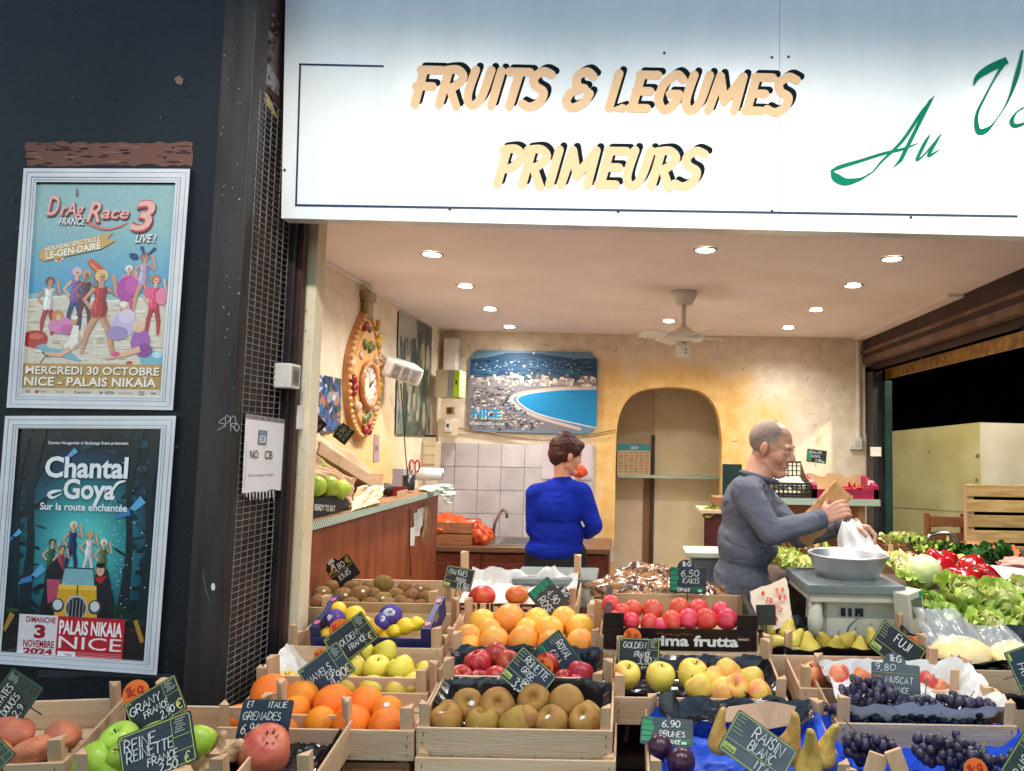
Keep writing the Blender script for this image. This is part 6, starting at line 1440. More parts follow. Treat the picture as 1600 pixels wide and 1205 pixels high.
for s in (-.1, .1):
 cone_cap(bm, Vector((rootw.x + s, YW, .9)), .085, Vector((rootw.x + s, YW, .48)), .055); cone_cap(bm, Vector((rootw.x + s, YW, .48)), .05, Vector((rootw.x + s, YW, .08)), .035); cone_cap(bm, Vector((rootw.x + s, YW - .02, .04)), .036, Vector((rootw.x + s, YW + .14, .035)), .03)
me = blob(bm, 'person', .0045, 3)
wom = person_obj(me, 'short haired woman in a royal blue sweater working at the sink', rootw, skw); wom['skin'] = 'skin_woman'
head_children(wom, HW, pm('dark_brow', srgb(70, 40, 32), srgb(54, 30, 26), 60, .8), pm('woman_lip', srgb(172, 84, 84), None, 9, .45), invw)
bm = bmesh.new(); rw = HW.to_3x3()
ell_(bm, HW @ Vector((-.02, 0, .045)), (.112, .090, .090), rw); ell_(bm, HW @ Vector((-.055, 0, .0)), (.074, .080, .078), rw); ell_(bm, HW @ Vector((-.06, 0, -.035)), (.05, .062, .05), rw); ell_(bm, HW @ Vector((.045, 0, .075)), (.058, .07, .042), rw); ell_(bm, HW @ Vector((-.03, .0, .11)), (.07, .06, .04), rw)
for s in (-1, 1): ell_(bm, HW @ Vector((.012, s * .07, .028)), (.05, .018, .04), rw); ell_(bm, HW @ Vector((-.045, s * .068, -.01)), (.032, .02, .04), rw)
me = blob(bm, 'hair', .0045, 3, .012, .05, .007, .016)
for v in me.vertices: v.co -= rootw
link('hair', me, pm('auburn_hair', srgb(78, 32, 24), srgb(44, 18, 16), 60, .55, .6, 220, .3, stretch=(1, 1, .25)), wom, True)
blm = folds(pm('royal_blue_knit', srgb(16, 40, 150), srgb(12, 32, 130), 5, .88, .25, 260, .15), 3.5)
bm = bmesh.new()
ell_(bm, q_(872, 795), (.172, .125, .165)); ell_(bm, q_(870, 835), (.180, .13, .15)); ell_(bm, q_(867, 858), (.196, .14, .10)); ell_(bm, q_(874, 768), (.145, .09, .09)); cone_cap(bm, q_(878, 764, -.01), .07, q_(879, 752, -.01), .062)
cone_cap(bm, shl, .07, q_(872, 762), .06); cone_cap(bm, shr, .07, q_(880, 762), .06)
for (a, b_, c_) in ((shl, ell2, wrl), (shr, elr, wrr)):
 cone_cap(bm, a, .070, b_, .056); cone_cap(bm, b_, .056, b_ + (c_ - b_) * .9, .04)
me = blob(bm, 'sweater', .0075, 5, .014, .16, .004, .06)
for v in me.vertices: v.co -= rootw
link('sweater', me, blm, wom, True)
bm = bmesh.new(); ell_(bm, invw @ q_(867, 885), (.198, .145, .14))
for s in (-.1, .1): cone_cap(bm, Vector((s, 0, .88)), .105, Vector((s, 0, .45)), .075); cone_cap(bm, Vector((s, 0, .45)), .075, Vector((s, 0, .1)), .06)
me = blob(bm, 'trousers', .011, 3); link('trousers', me, pm('black_cloth', srgb(10, 10, 12), srgb(16, 16, 18), 9, .9), wom, True)

# ---- what the man holds
kr = pm('brown_bag_paper', srgb(206, 160, 110), srgb(186, 138, 92), 7, .75, .5, 26, .3)
def paper_bag(name, label, p0, p1, w0, w1, depth, mat, seed):
 """tall folded paper bag along p0 -> p1 with creased sides"""
 ax = (p1 - p0); L = ax.length; ax.normalize(); s = ax.cross(Vector((0, 1, 0))).normalized(); d = s.cross(ax)
 bm = bmesh.new(); rings = []; nz = 16; nn = 24
 for i in range(nz + 1):
  t_ = i / nz; w_ = w0 + (w1 - w0) * t_; dd = depth * (1 - .55 * t_)
  ring = []
  for k in range(nn):
   a = k * 2 * math.pi / nn; ca, sa = math.cos(a), math.sin(a); e = 6
   sx = math.copysign(abs(ca) ** (2 / e), ca); sy = math.copysign(abs(sa) ** (2 / e), sa)
   cr = mnoise.noise(Vector((sx * 2, sy * 2, t_ * 7 + seed))) * .012 + mnoise.noise(Vector((sx * 5, sy * 5, t_ * 15 + seed))) * .006
   jag = .012 * mnoise.noise(Vector((k * .9, seed, 3))) if i == nz else 0
   ring.append(bm.verts.new(p0 + ax * (L * t_ + jag) + s * (sx * (w_ / 2 + cr)) + d * (sy * (dd / 2 + cr * .8))))
  rings.append(ring)
 for i in range(nz):
  for k in range(nn): bm.faces.new((rings[i][k], rings[i][(k + 1) % nn], rings[i + 1][(k + 1) % nn], rings[i + 1][k]))
 bm.faces.new(rings[0][::-1])
 return tag(obj(name, bm, mat), label, 'bag')
paper_bag('paper_bag', 'brown paper bag gripped in the man\'s near hand', m(1248, 842, -.10), m(1318, 764, -.10), .095, .09, .05, kr, 3)
wbm = pm('white_carrier', srgb(226, 224, 222), srgb(214, 212, 212), 8, .4, .3, 22, .45)
bm = bmesh.new(); rings = []; top = m(1330, 814, .0); bot = m(1340, 874, -.06); nn = 40
for i in range(20):
 t_ = i / 19; c_ = top.lerp(bot, t_); rx = .028 + .065 * t_ ** .8 - .01 * max(0, t_ - .85) * 6; ring = []
 for k in range(nn):
  a = k * 2 * math.pi / nn; fo = 1 + (.16 - .06 * t_) * math.sin(7 * a + 1.5 * math.sin(3 * t_)) + .14 * mnoise.noise(Vector((2 * math.cos(a), 2 * math.sin(a), t_ * 3)))
  ring.append(bm.verts.new(c_ + Vector((rx * fo * math.cos(a) + .03 * t_ * t_, rx * .7 * fo * math.sin(a), .012 * math.sin(3 * a) * (i == 0) - .01 * math.sin(5 * a) * t_))))
 rings.append(ring)
for i in range(19):
 for k in range(nn): bm.faces.new((rings[i][k], rings[i][(k + 1) % nn], rings[i + 1][(k + 1) % nn], rings[i + 1][k]))
bm.faces.new(rings[-1])
bmesh.ops.recalc_face_normals(bm, faces=bm.faces)
tag(obj('plastic_bag', bm, wbm, None, True), 'white plastic bag hanging from the man\'s far hand into the metal bowl', 'bag')
# --- grey scale with the metal bowl
sc_m = pm('scale_grey', srgb(190, 186, 170), srgb(174, 172, 156), 6, .45, .08, 60); sc_d = pm('scale_dark', srgb(112, 120, 118), srgb(98, 106, 106), 6, .45, .08)
YSC = 2.62; c = P(1328, 960, YSC); u = YSC / F
t = thing('shop_scale', 'grey electronic shop scale carrying the metal bowl', 'scale', c)
def sx(px): return (px - 1328) * u
def sz(py): return c.z + (690 + .018 * 345 - py) * u - c.z if False else (960 - py) * u
bx('platform', (sx(1246), -.15, sz(918)), (sx(1390), .19, sz(904)), sc_d, t, .006)
bx('pan_frame', (sx(1252), -.14, sz(930)), (sx(1384), .18, sz(918)), sc_m, t, .004)
bm = bmesh.new(); v_ = [(sx(1277), sz(985)), (sx(1396), sz(985)), (sx(1384), sz(930)), (sx(1279), sz(930))]
lo = [bm.verts.new((a, -.10, b)) for a, b in v_]; hi = [bm.verts.new((a, .17, b)) for a, b in v_]
bm.faces.new(lo); bm.faces.new(hi[::-1])
for i in range(4): bm.faces.new((lo[i], hi[i], hi[(i + 1) % 4], lo[(i + 1) % 4]))
bmesh.ops.recalc_face_normals(bm, faces=bm.faces); bmesh.ops.bevel(bm, geom=bm.edges, offset=.006, segments=2, affect='EDGES')
obj('housing', bm, sc_m, t)
bm = bmesh.new(); tube(bm, [(sx(1263), -.11, sz(985)), (sx(1263), -.11, sz(954)), (sx(1263), -.11, sz(952)), (sx(1263), -.11, sz(930))], [.026, .026, .023, .023], 16); obj('column', bm, sc_m, t, True)
bx('base', (sx(1250), -.125, sz(1000)), (sx(1405), .19, sz(985)), sc_d, t, .004)
bx('socket_panel', (sx(1298), -.102, sz(955)), (sx(1336), -.0995, sz(938)), pm('panel_light', srgb(170, 170, 164), None, 6, .5), t)
for (a, b_) in ((1301, 1308), (1312, 1317), (1322, 1334)): bx('socket', (sx(a), -.105, sz(953)), (sx(b_), -.1019, sz(941)), black_m, t, .002)
bm = bmesh.new(); tube(bm, spline([(sx(1328), -.106, sz(948)), (sx(1320), -.13, sz(955)), (sx(1308), -.135, sz(966)), (sx(1306), -.12, sz(990))], 5), .003, 6); obj('cable', bm, pm('grey_cable', srgb(90, 90, 88), None, 6, .5), t, True)
hd = bpy.data.objects.new('display_head', None); 
M = Matrix.Translation((sx(1394), -.15, sz(940))) @ Matrix.Rotation(R(34), 4, 'Z') @ Matrix.Rotation(R(-8), 4, 'Y')
bm = bmesh.new(); box(bm, -.038, .038, -.03, .03, -.07, .07, .005, M); dh = obj('display_head', bm, pm('cream_plastic', srgb(196, 194, 176), srgb(180, 178, 160), 6, .45), t)
bm = bmesh.new(); box(bm, -.026, .026, -.0325, -.0305, -.01, .05, 0, M); obj('screen', bm, pm('lcd_green', srgb(96, 112, 84), srgb(84, 100, 76), 6, .2), dh)
bm = bmesh.new(); box(bm, .018, .034, -.0325, -.0305, .052, .068, 0, M); obj('green_sticker', bm, pm('vivid_green', srgb(20, 150, 90), None, 6, .5), dh)
c = P(1325, 906, YSC + .02); t = thing('metal_bowl', 'dented aluminium bowl standing on the grey scale', 'bowl', c)
pr = [(0, .004), (.088, .004), (.098, .008), (.121, .045), (.134, .084), (.138, .087), (.140, .091), (.137, .094), (.131, .087), (.115, .045), (.09, .013), (0, .009)]
bm = bmesh.new(); lathe(bm, pr, 56, None, lambda a, z: .010 * math.sin(3 * a + 20 * z) + .006 * math.sin(7 * a)); obj('bowl_body', bm, pm('brushed_aluminium', srgb(214, 214, 214), srgb(190, 190, 192), 9, .42, .25, 30, metal=.85), t, True)

# second scale at the rear left and the little one behind the man
c = P(868, 905, 3.05); t = thing('counter_scale', 'flat grey weighing scale behind the mango crate', 'scale', c)
bx('platform', (-.16, -.12, 0), (.17, .16, .022), sc_d, t, .005); bx('body', (-.145, -.10, -.09), (.155, .15, -.001), sc_m, t, .006); bx('keypad', (-.03, -.126, -.045), (.12, -.101, -.012), pm('pale_keys', srgb(176, 182, 168), srgb(160, 168, 152), 20, .5), t, .002)
c = P(1098, 866, 3.6); t = thing('small_scale', 'cream topped scale half hidden behind the man', 'scale', c)
bx('top_plate', (-.09, -.1, -.004), (.16, .12, .022), pm('cream_plastic', srgb(196, 194, 176)), t, .005); bx('body', (-.05, -.08, -.2), (.16, .12, -.004), sc_d, t, .01)

# --- left counter
XC = -1.17; za = Px(467, 806, XC).z; ZT = (Px(467, 800, XC).z + Px(678, 770, XC).z) / 2 - .01
wdm = pm('varnished_board', srgb(146, 78, 40), srgb(120, 60, 30), 3, .45, .1, 20, .4, stretch=(6, 6, 1), detail=6)
t = thing('side_counter', 'varnished brown counter along the left wall', 'counter', (XC, 3.6, 0))
yA, yB = -1.0, 1.02
bx('front_board', (-.02, yA, 0), (0, yB, ZT - .022), wdm, t); bx('end_board', (-.33, yB - .02, 0), (-.021, yB, ZT - .022), wdm, t)
bx('top_board', (-.33, yA, ZT - .021), (.02, yB + .02, ZT), pm('counter_top', srgb(156, 112, 74), srgb(136, 94, 60), 4, .5, .1, stretch=(8, 1, 8)), t, .002)
bx('gingham_edge', (.021, yA, ZT - .033), (.025, yB + .02, ZT - .004), gingham(), t)
def on_counter(px, py, x): return Px(px, py, x)
def sloped(name, label, cat, x, y0, y1, z0, z1): pass
# avocado carton with green fruit, tilted, and the long paper lined crate behind it
p = Px(470, 790, -1.24)
t = thing('fruit_carton', 'black and green carton of green mangoes reading READY TO EAT', 'carton', (-1.33, p.y + .10, ZT), (R(0), 0, 0))
bl = pm('carton_black', srgb(20, 20, 18), srgb(30, 30, 26), 8, .4); gr = pm('carton_green', srgb(80, 150, 50), srgb(60, 128, 40), 8, .45)
L_ = .42
bx('side_panel', (.15, -.17, .002), (.154, L_ - .2, .075), bl, t); bx('base', (-.14, -.17, .002), (.15, L_ - .2, .008), kraft, t); bx('back_panel', (-.144, -.17, .002), (-.14, L_ - .2, .12), gr, t)
bx('end_panel', (-.14, L_ - .204, .008), (.149, L_ - .2, .085), gr, t); bx('near_panel', (-.14, -.17, .008), (.149, -.166, .085), bl, t); bx('rim', (.10, L_ - .235, .075), (.154, L_ - .197, .092), gr, t)
f = Flat(); f.st = .0003; f.text('READY TO EAT', -.10, -.012, .022, srgb(220, 222, 210), .2, .03, sy=1, rot=-.12)
f.build('carton_lettering', lambda x, y, l: Vector((.1546 + l, x - .03, y + .045)), ink, t); f = Flat(); f.st = .0003; f.ell(.175, .018, .014, .014, srgb(210, 214, 200), 16); f.ell(.175, .018, .011, .011, srgb(30, 34, 28), 16)
f.build('carton_logo', lambda x, y, l: Vector((.1546 + l, x - .03, y + .045)), ink, t)
rngp = random.Random(9); y_ = p.y
for i, (dx, dy, dz) in enumerate(((.02, -.04, .10), (.07, .02, .085), (-.03, .03, .11), (.05, .08, .075), (-.02, .1, .10), (.08, .13, .065), (.0, .16, .085), (-.05, -.03, .15), (.06, -.08, .09), (.0, .02, .16))):
 o = bpy.data.objects.new('round_fruit', SH['round'][i % 3]); C.objects.link(o); o.material_slots[0].link = 'OBJECT'; o.material_slots[0].material = FM['lime']
 put(o, Vector((-1.235 + dx * .8, y_ + .08 + dy, ZT + dz + .03)), .04, (rngp.random() * 3, rngp.random() * 3, 0)); tag(o, 'yellow green round fruit in the black carton on the left counter', 'fruit', 'round fruits in the black carton')
p2 = Px(560, 700, -1.42)
def tilted_crate(name, label, y0, y1, zl, zr, xw, mats):
 t = thing(name, label, 'crate', (-1.34, y0, ZT)); L = y1 - y0; ang = math.atan2(zr - zl, L)
 for (nm, x) in (('side_panel', -.13), ('side_panel', .10)):
  bm = bmesh.new(); box(bm, x, x + .008, 0, L, 0, .05, .001, Matrix.Translation((0, 0, zl)) @ Matrix.Rotation(ang, 4, 'X')); obj(nm, bm, mats, t)
 bm = bmesh.new(); box(bm, -.122, .10, 0, L, 0, .006, 0, Matrix.Translation((0, 0, zl)) @ Matrix.Rotation(ang, 4, 'X')); obj('base', bm, mats, t)
 bm = bmesh.new(); box(bm, -.122, .10, L - .008, L, .006, .10, 0, Matrix.Translation((0, 0, zl)) @ Matrix.Rotation(ang, 4, 'X')); obj('end_panel', bm, mats, t)
 return t, ang
pinkp = pm('glassine_paper', srgb(222, 186, 152), srgb(208, 166, 130), 4, .35, .4, 16, .5)
t, ang = tilted_crate('sloping_crate', 'long wooden crate sloping up the left wall, lined with creased brown paper', p.y + .12, p.y + .95, .24, .02, .2, wood_y)
def crease_sheet(name, label, cat, pts, mat, n=22, amp=.012, seed=0):
 """creased sheet across a quad of four corners"""
 bm = bmesh.new(); g = []
 for j in range(n + 1):
  row = []
  for i in range(n + 1):
   u, v = i / n, j / n; q = pts[0] * (1 - u) * (1 - v) + pts[1] * u * (1 - v) + pts[2] * u * v + pts[3] * (1 - u) * v
   a = amp * (mnoise.noise(Vector((u * 2.5, v * 2.5, seed))) + .7 * abs(mnoise.noise(Vector((u * 5, v * 4.5, seed + 4)))) - .2)
   row.append(bm.verts.new(q + Vector((a, a * .6, a))))
  g.append(row)
 for j in range(n):
  for i in range(n): bm.faces.new((g[j][i], g[j][i + 1], g[j + 1][i + 1], g[j + 1][i]))
 return tag(obj(name, bm, mat, None, True), label, cat)
Q2 = lambda px, py, x: Px(px, py, x)
crease_sheet('paper_sheet', 'creased brown paper hanging over the near side of the sloping crate', 'paper', [Q2(470, 690, -1.20), Q2(475, 740, -1.19), Q2(560, 790, -1.17), Q2(552, 752, -1.19)], pinkp, seed=1, amp=.02)
crease_sheet('paper_sheet', 'creased brown paper standing against the far side of the sloping crate', 'paper', [Q2(478, 655, -1.42), Q2(484, 712, -1.34), Q2(578, 776, -1.3), Q2(590, 742, -1.42)], pinkp, seed=2, amp=.02)
crease_sheet('paper_sheet', 'pale crumpled paper spilling over the counter edge', 'paper', [Q2(556, 762, -1.22), Q2(550, 798, -1.146), Q2(592, 786, -1.143), Q2(599, 757, -1.2)], pm('pale_paper', srgb(214, 190, 150), srgb(206, 172, 128), 5, .5, .4, 20), seed=3, amp=.02)
# green leaves and a few things at the end of the crate
def small(name, label, cat, px, py, x, size, mat, seed=0, rot=(0, 0, 0), cr=.3):
 return pillow(name, label, cat, Px(px, py, x), *size, mat, rot, seed, cr, 10)
small('avocado', 'dark green avocado at the far end of the sloping crate', 'avocado', 603, 764, -1.27, (.03, .045, .03), pm('avocado_skin', srgb(34, 34, 22), srgb(48, 46, 30), 20, .6, .4), 2, cr=.08)
small('ginger_piece', 'small orange piece on the counter edge', 'food', 630, 775, -1.2, (.02, .035, .015), pm('orange_snack', srgb(216, 150, 70), srgb(190, 120, 50), 9, .6), 3)
t = thing('open_carton', 'small open brown carton at the middle of the counter', 'carton', Px(612, 780, -1.22)); 
bx('base', (-.05, -.08, 0), (.05, .09, .005), kraft, t); bx('near_side', (.05, -.08, 0), (.054, .09, .045), kraft, t); bx('far_side', (-.054, -.08, 0), (-.05, .09, .07), kraft, t); bx('end_panel', (-.05, .086, .005), (.05, .09, .06), pm('red_carton', srgb(150, 40, 48), None, 6, .5), t)
p = Px(638, 766, -1.24); t = thing('pen_pot', 'black mesh pen pot with pens on the counter', 'pot', p)
bm = bmesh.new(); lathe(bm, [(.034, 0), (.036, .085), (.034, .085), (.032, .004), (0, .004), (0, 0)], 18); obj('pot', bm, blackpl, t, True)
for i in range(4):
 bm = bmesh.new(); tube(bm, [(.008 * (i - 1.5), .004 * i, .01), (.016 * (i - 1.5), .01 * (i - 2), .12 + .01 * i)], .0035, 6); obj('pen', bm, (white_m, black_m, grey_m, white_m)[i], t)
t = thing('scissors', 'red handled scissors standing in the pen pot', 'scissors', p + Vector((.02, .03, .06)))
for s in (-1, 1):
 bm = bmesh.new(); ring = [(.016 * s + .013 * math.cos(a) * 1.0, 0, .075 + .034 * math.sin(a)) for a in [k * 6.2832 / 16 for k in range(17)]]; tube(bm, ring, .005, 8, False); tube(bm, [(.01 * s, 0, .045), (-.004 * s, 0, -.03)], .004, 6); obj('handle', bm, pm('red_plastic', srgb(176, 32, 36), None, 6, .35), t, True)
p = Px(652, 748, -1.42); t = thing('note_box', 'small grey box behind the pen pot', 'box', Px(627, 745, -1.38)); bx('casing', (-.04, -.05, -.06), (.04, .05, .05), pm('greyblue_card', srgb(150, 146, 158), None, 6, .6), t, .003)
p = Px(668, 741, -1.36); t = thing('paper_roll', 'white paper towel roll at the end of the counter', 'roll', p)
bm = bmesh.new(); tube(bm, [(-.11, 0, 0), (.10, 0, 0)], .042, 24); obj('paper', bm, white_paper, t, True); bm = bmesh.new(); tube(bm, [(.1005, 0, 0), (.102, 0, 0)], .014, 14); obj('core', bm, blackpl, t)
wl = pm('pale_bag_plastic', srgb(206, 214, 200), srgb(186, 200, 180), 9, .4, .3, 30)
for i, (x, y, s) in enumerate(((672, 765, .05), (690, 762, .06), (700, 772, .035))):
 small('folded_bag', ('bundle of pale plastic bags at the counter end by the roll', 'larger bundle of pale plastic bags overhanging the counter end', 'pale plastic bag loop at the tip of the counter')[i], 'bag', x, y, -1.15, (s, .05, .018), wl, 5 + i, cr=.6)
bm = bmesh.new(); tube(bm, spline([Px(690, 774, -1.1), Px(704, 775, -1.08), Px(706, 785, -1.08), Px(698, 786, -1.08), Px(694, 778, -1.09)], 5), .006, 7); tag(obj('bag_loop', bm, wl, None, True), 'pale plastic handle loop hanging off the counter end', 'strap')
# receipts and strings pinned at the counter end
f_t = thing('receipt_strip', 'white receipts pinned to the end of the counter', 'receipts', Px(655, 820, XC + .004))
f = Flat(); f.st = .001
for pts in ([(646, 802), (658, 800), (656, 838), (648, 838)], [(652, 796), (664, 792), (660, 822), (652, 828)], [(641, 826), (650, 822), (647, 853), (641, 853)]):
 f.poly(pts, srgb(214, 212, 208))
for k in range(9): f.rect(648, 805 + 3 * k, 655, 805.8 + 3 * k, srgb(150, 148, 150))
f.build('slip', lambda x, y, l: Px(x, y, XC + .004 + l), ink, f_t, Matrix.Translation(-f_t.location))
bm = bmesh.new(); rngs = random.Random(4)
for k in range(14):
 x0 = 664 + rngs.uniform(0, 12); tube(bm, spline([Px(x0, 784 + rngs.uniform(0, 8), XC + .012), Px(x0 + rngs.uniform(-3, 3), 812, XC + .02), Px(x0 - 4 + rngs.uniform(-5, 4), 846 + rngs.uniform(-8, 8), XC + .014)], 4), .0022, 5)
tag(obj('raffia_strands', bm, pm('raffia', srgb(160, 124, 84), srgb(130, 98, 64), 30, .8)), 'hank of brown raffia hanging at the counter end', 'raffia')
bm = bmesh.new(); tube(bm, spline([Px(626, 600, -1.44), Px(630, 650, -1.46), Px(633, 700, -1.45), Px(637, 742, -1.36), Px(641, 760, -1.3)], 6), .004, 6)
tube(bm, [Px(641, 795, XC + .006), Px(640, 850, XC + .006), Px(642, 900, XC + .006)], .003, 6)
tag(obj('power_cable', bm, blackpl, None, True), 'black cable hanging from the floodlight down to the counter', 'cable')
# cards on the counter
card('dark brown card leaning at the left end of the counter', 492, 666, 2.95, 34, 26, 45, 'brown', [('1,90', -30, .5, .3), ('CITRON', -30, .85, .2)], 'heart', .1)
card('green card pricing an AVOCAT at 2,50 above the sloping crate', 537, 678, 3.2, 30, 28, 55, 'green', [('2,50', -30, .45, .3), ('AVOCAT', -36, .8, .2)], 'plain', .05, (0, 20))

# --- left wall things
def on_left(px, py): return Px(px, py, XL)
def wall_print(name, label, quad, art, frame=None, th=.01):
 c = on_left(sum(q[0] for q in quad) / 4, sum(q[1] for q in quad) / 4); t = thing(name, label, 'poster', c)
 cs = [on_left(*q) - c for q in quad]
 bm = bmesh.new(); a = [bm.verts.new(v + Vector((.002, 0, 0))) for v in cs]; b = [bm.verts.new(v + Vector((th, 0, 0))) for v in cs]
 bm.faces.new(b)
 for i in range(4): bm.faces.new((a[i], a[(i + 1) % 4], b[(i + 1) % 4], b[i]))
 bmesh.ops.recalc_face_normals(bm, faces=bm.faces); obj('board', bm, black_m, t)
 f = Flat(); f.st = .0005; art(f); qm = quad_map(quad)
 cl = lambda a: min(max(a, 0), 100) / 100
 f.build('printed_sheet', lambda u, v, l: on_left(*qm(cl(u), cl(v))) - c + Vector((th + l, 0, 0)), gloss_ink, t)
def art_sea(f):
 rng = random.Random(21); f.rect(0, 0, 100, 100, srgb(56, 86, 130))
 for k in range(90): f.ell(rng.uniform(0, 100), rng.uniform(0, 100), rng.uniform(3, 14), rng.uniform(2, 8), srgb(*rng.choice([(60, 96, 150), (150, 140, 140), (110, 70, 56), (44, 56, 84), (172, 110, 70), (60, 84, 60), (190, 190, 200)])), 9, rot=rng.uniform(0, 3))
def art_cactus(f):
 rng = random.Random(22); f.rect(0, 0, 100, 100, srgb(150, 148, 138))
 f.poly([(52, 0), (100, 0), (100, 100), (60, 100), (66, 40)], srgb(40, 72, 76))
 for k in range(40): f.ell(rng.uniform(52, 100), rng.uniform(0, 100), rng.uniform(2, 8), rng.uniform(6, 18), srgb(*rng.choice([(34, 62, 66), (60, 96, 98), (26, 46, 50)])), 9)
 for k in range(130):
  x = rng.uniform(0, 100); y = rng.uniform(28, 100); h = rng.uniform(6, 16); f.ell(x, y, h * .45, h, srgb(*rng.choice([(58, 82, 66), (36, 54, 48), (132, 134, 112), (96, 112, 92), (166, 150, 120), (24, 38, 38)])), 9)
 for k in range(8): f.stroke([(8 + 6 * k, 34), (8 + 6 * k, 34 - rng.uniform(6, 18))], 3, srgb(44, 60, 60))
wall_print('sea_poster', 'small blue seaside poster low on the left wall', [(482, 582), (530, 592), (529, 672), (480, 680)], art_sea)
wall_print('cactus_poster', 'tall green cactus poster on the left wall behind the floodlight', [(621, 486), (673, 512), (669, 681), (616, 678)], art_cactus)
wall_print('leaflet', 'narrow purple leaflet stuck on the left wall', [(584, 678), (592, 681), (592, 720), (583, 722)], lambda f: (f.rect(0, 0, 100, 100, srgb(176, 140, 150)), f.text('INFO', 20, 60, 20, srgb(80, 50, 80), 60, .02)), th=.003)
# ceramic wall clock
cc = on_left(563, 585); t = thing('ceramic_clock', 'tall oval orange ceramic wall clock with fruit relief', 'clock', cc)
def ov(r, z0, z1, sy, sz_, top=0): 
 bm = bmesh.new(); n = 48; a_ = []; b_ = []
 for k in range(n):
  an = k * 2 * math.pi / n; y, z = math.cos(an) * sy, math.sin(an) * sz_
  if z > 0: y *= (1 - top * (z / sz_) ** 2)
  a_.append(bm.verts.new((z0, y, z))); b_.append(bm.verts.new((z1, y * .96, z * .97)))
 bm.faces.new(b_)
 for k in range(n): bm.faces.new((a_[k], a_[(k + 1) % n], b_[(k + 1) % n], b_[k]))
 bmesh.ops.recalc_face_normals(bm, faces=bm.faces); return bm
terra = pm('glazed_terracotta', srgb(196, 134, 82), srgb(166, 102, 56), 9, .3, .3, 30, .5); terr2 = pm('cream_glaze', srgb(214, 170, 112), srgb(196, 146, 84), 9, .3, .3, 30, .5)
hy, hz = .26, .37
obj('plaque', ov(1, .002, .03, hy, hz, .55), terra, t); obj('plaque_field', ov(1, .03, .042, hy * .8, hz * .8, .55), terr2, t)
bm = bmesh.new()
for k in range(56):
 an = k * 2 * math.pi / 56; y, z = math.cos(an) * hy * .93, math.sin(an) * hz * .93
 if z > 0: y *= (1 - .55 * (z / hz) ** 2)
 ball(bm, (.032, y, z), .014, 8, 6)
obj('rope_rim', bm, terr2, t, True)
bm = bmesh.new(); box(bm, .004, .045, -.05, .05, hz - .06, hz + .05, .018); box(bm, .004, .055, -.075, .075, hz + .04, hz + .10, .025); obj('top_knob', bm, pm('olive_glaze', srgb(150, 130, 84), srgb(120, 104, 64), 12, .35, .4), t, True)
bm = bmesh.new(); lathe(bm, [(.125, 0), (.14, .012), (.125, .03), (.105, .022), (.105, .01)], 32, Matrix.Translation((.042, 0, -.06)) @ Matrix.Rotation(math.pi / 2, 4, 'Y')); obj('dial_ring', bm, terra, t, True)
bm = bmesh.new(); lathe(bm, [(0, .014), (.105, .014)], 32, Matrix.Translation((.042, 0, -.06)) @ Matrix.Rotation(math.pi / 2, 4, 'Y')); dl = obj('dial', bm, pm('dial_white', srgb(214, 200, 184), None, 6, .3), t)
f = Flat(); 
for k in range(12): a = k * math.pi / 6; f.stroke([(.078 * math.cos(a), .078 * math.sin(a)), (.096 * math.cos(a), .096 * math.sin(a))], .008, srgb(90, 40, 40))
f.stroke([(0, 0), (.05, .03)], .01, srgb(20, 18, 20)); f.stroke([(0, 0), (-.03, .075)], .007, srgb(20, 18, 20)); f.ell(0, 0, .012, .012, srgb(20, 18, 20))
f.build('clock_hands', lambda x, y, l: Vector((.0575 + l, x, y - .06)), ink, t)
rngc = random.Random(6)
for (nm, col, pts) in (('lemon_relief', (206, 166, 40), ((.12, .30), (.15, .24), (.14, .19), (.20, -.04), (.18, -.1))), ('leaf_relief', (112, 110, 60), ((0, .16), (.04, .18), (-.06, .17), (.02, -.24), (-.05, -.25), (-.02, .26))), ('fruit_relief', (160, 52, 54), ((-.2, -.04), (-.19, -.1), (0, -.31), (.05, -.3), (-.06, .27))), ('flower_relief', (216, 176, 150), ((-.12, .1), (.1, .1), (-.14, -.2), (.12, -.2)))):
 for (y, z) in pts:
  bm = bmesh.new()
  for q in range(3): ball(bm, (.045, y + rngc.uniform(-.02, .02), z + rngc.uniform(-.02, .02)), rngc.uniform(.014, .026), 9, 7, (.7, 1, 1))
  obj(nm, bm, pm(nm, srgb(*col), srgb(*[int(v * .8) for v in col]), 14, .3, .2), t, True)
# floodlight on an arm
c = Px(622, 577, -1.40); t = thing('floodlight', 'white floodlight on the left wall tilted towards the shop', 'lamp', c)
M = Matrix.Rotation(R(34), 4, 'Z') @ Matrix.Rotation(R(14), 4, 'Y') @ Matrix.Rotation(R(16), 4, 'X')
bm = bmesh.new(); box(bm, -.11, .13, -.10, .10, -.055, .055, .025, M); obj('housing', bm, white_m, t)
bm = bmesh.new(); box(bm, -.06, .115, -.104, -.1005, -.042, .042, .0, M); gl = obj('glass', bm, pm('lamp_glass', srgb(150, 144, 138), srgb(190, 182, 172), 22, .15, .3, 40), t)
bm = bmesh.new()
for k in range(3): box(bm, -.05 + k * .055, -.012 + k * .055, -.108, -.1045, -.032, .032, 0, M)
obj('led_tray', bm, pm('led_tray', srgb(110, 104, 98), srgb(140, 132, 124), 40, .3, .2), gl)
bm = bmesh.new(); tube(bm, [(-.07, .05, 0), (-.095, .06, 0)], .016, 8); obj('arm', bm, white_m, t)
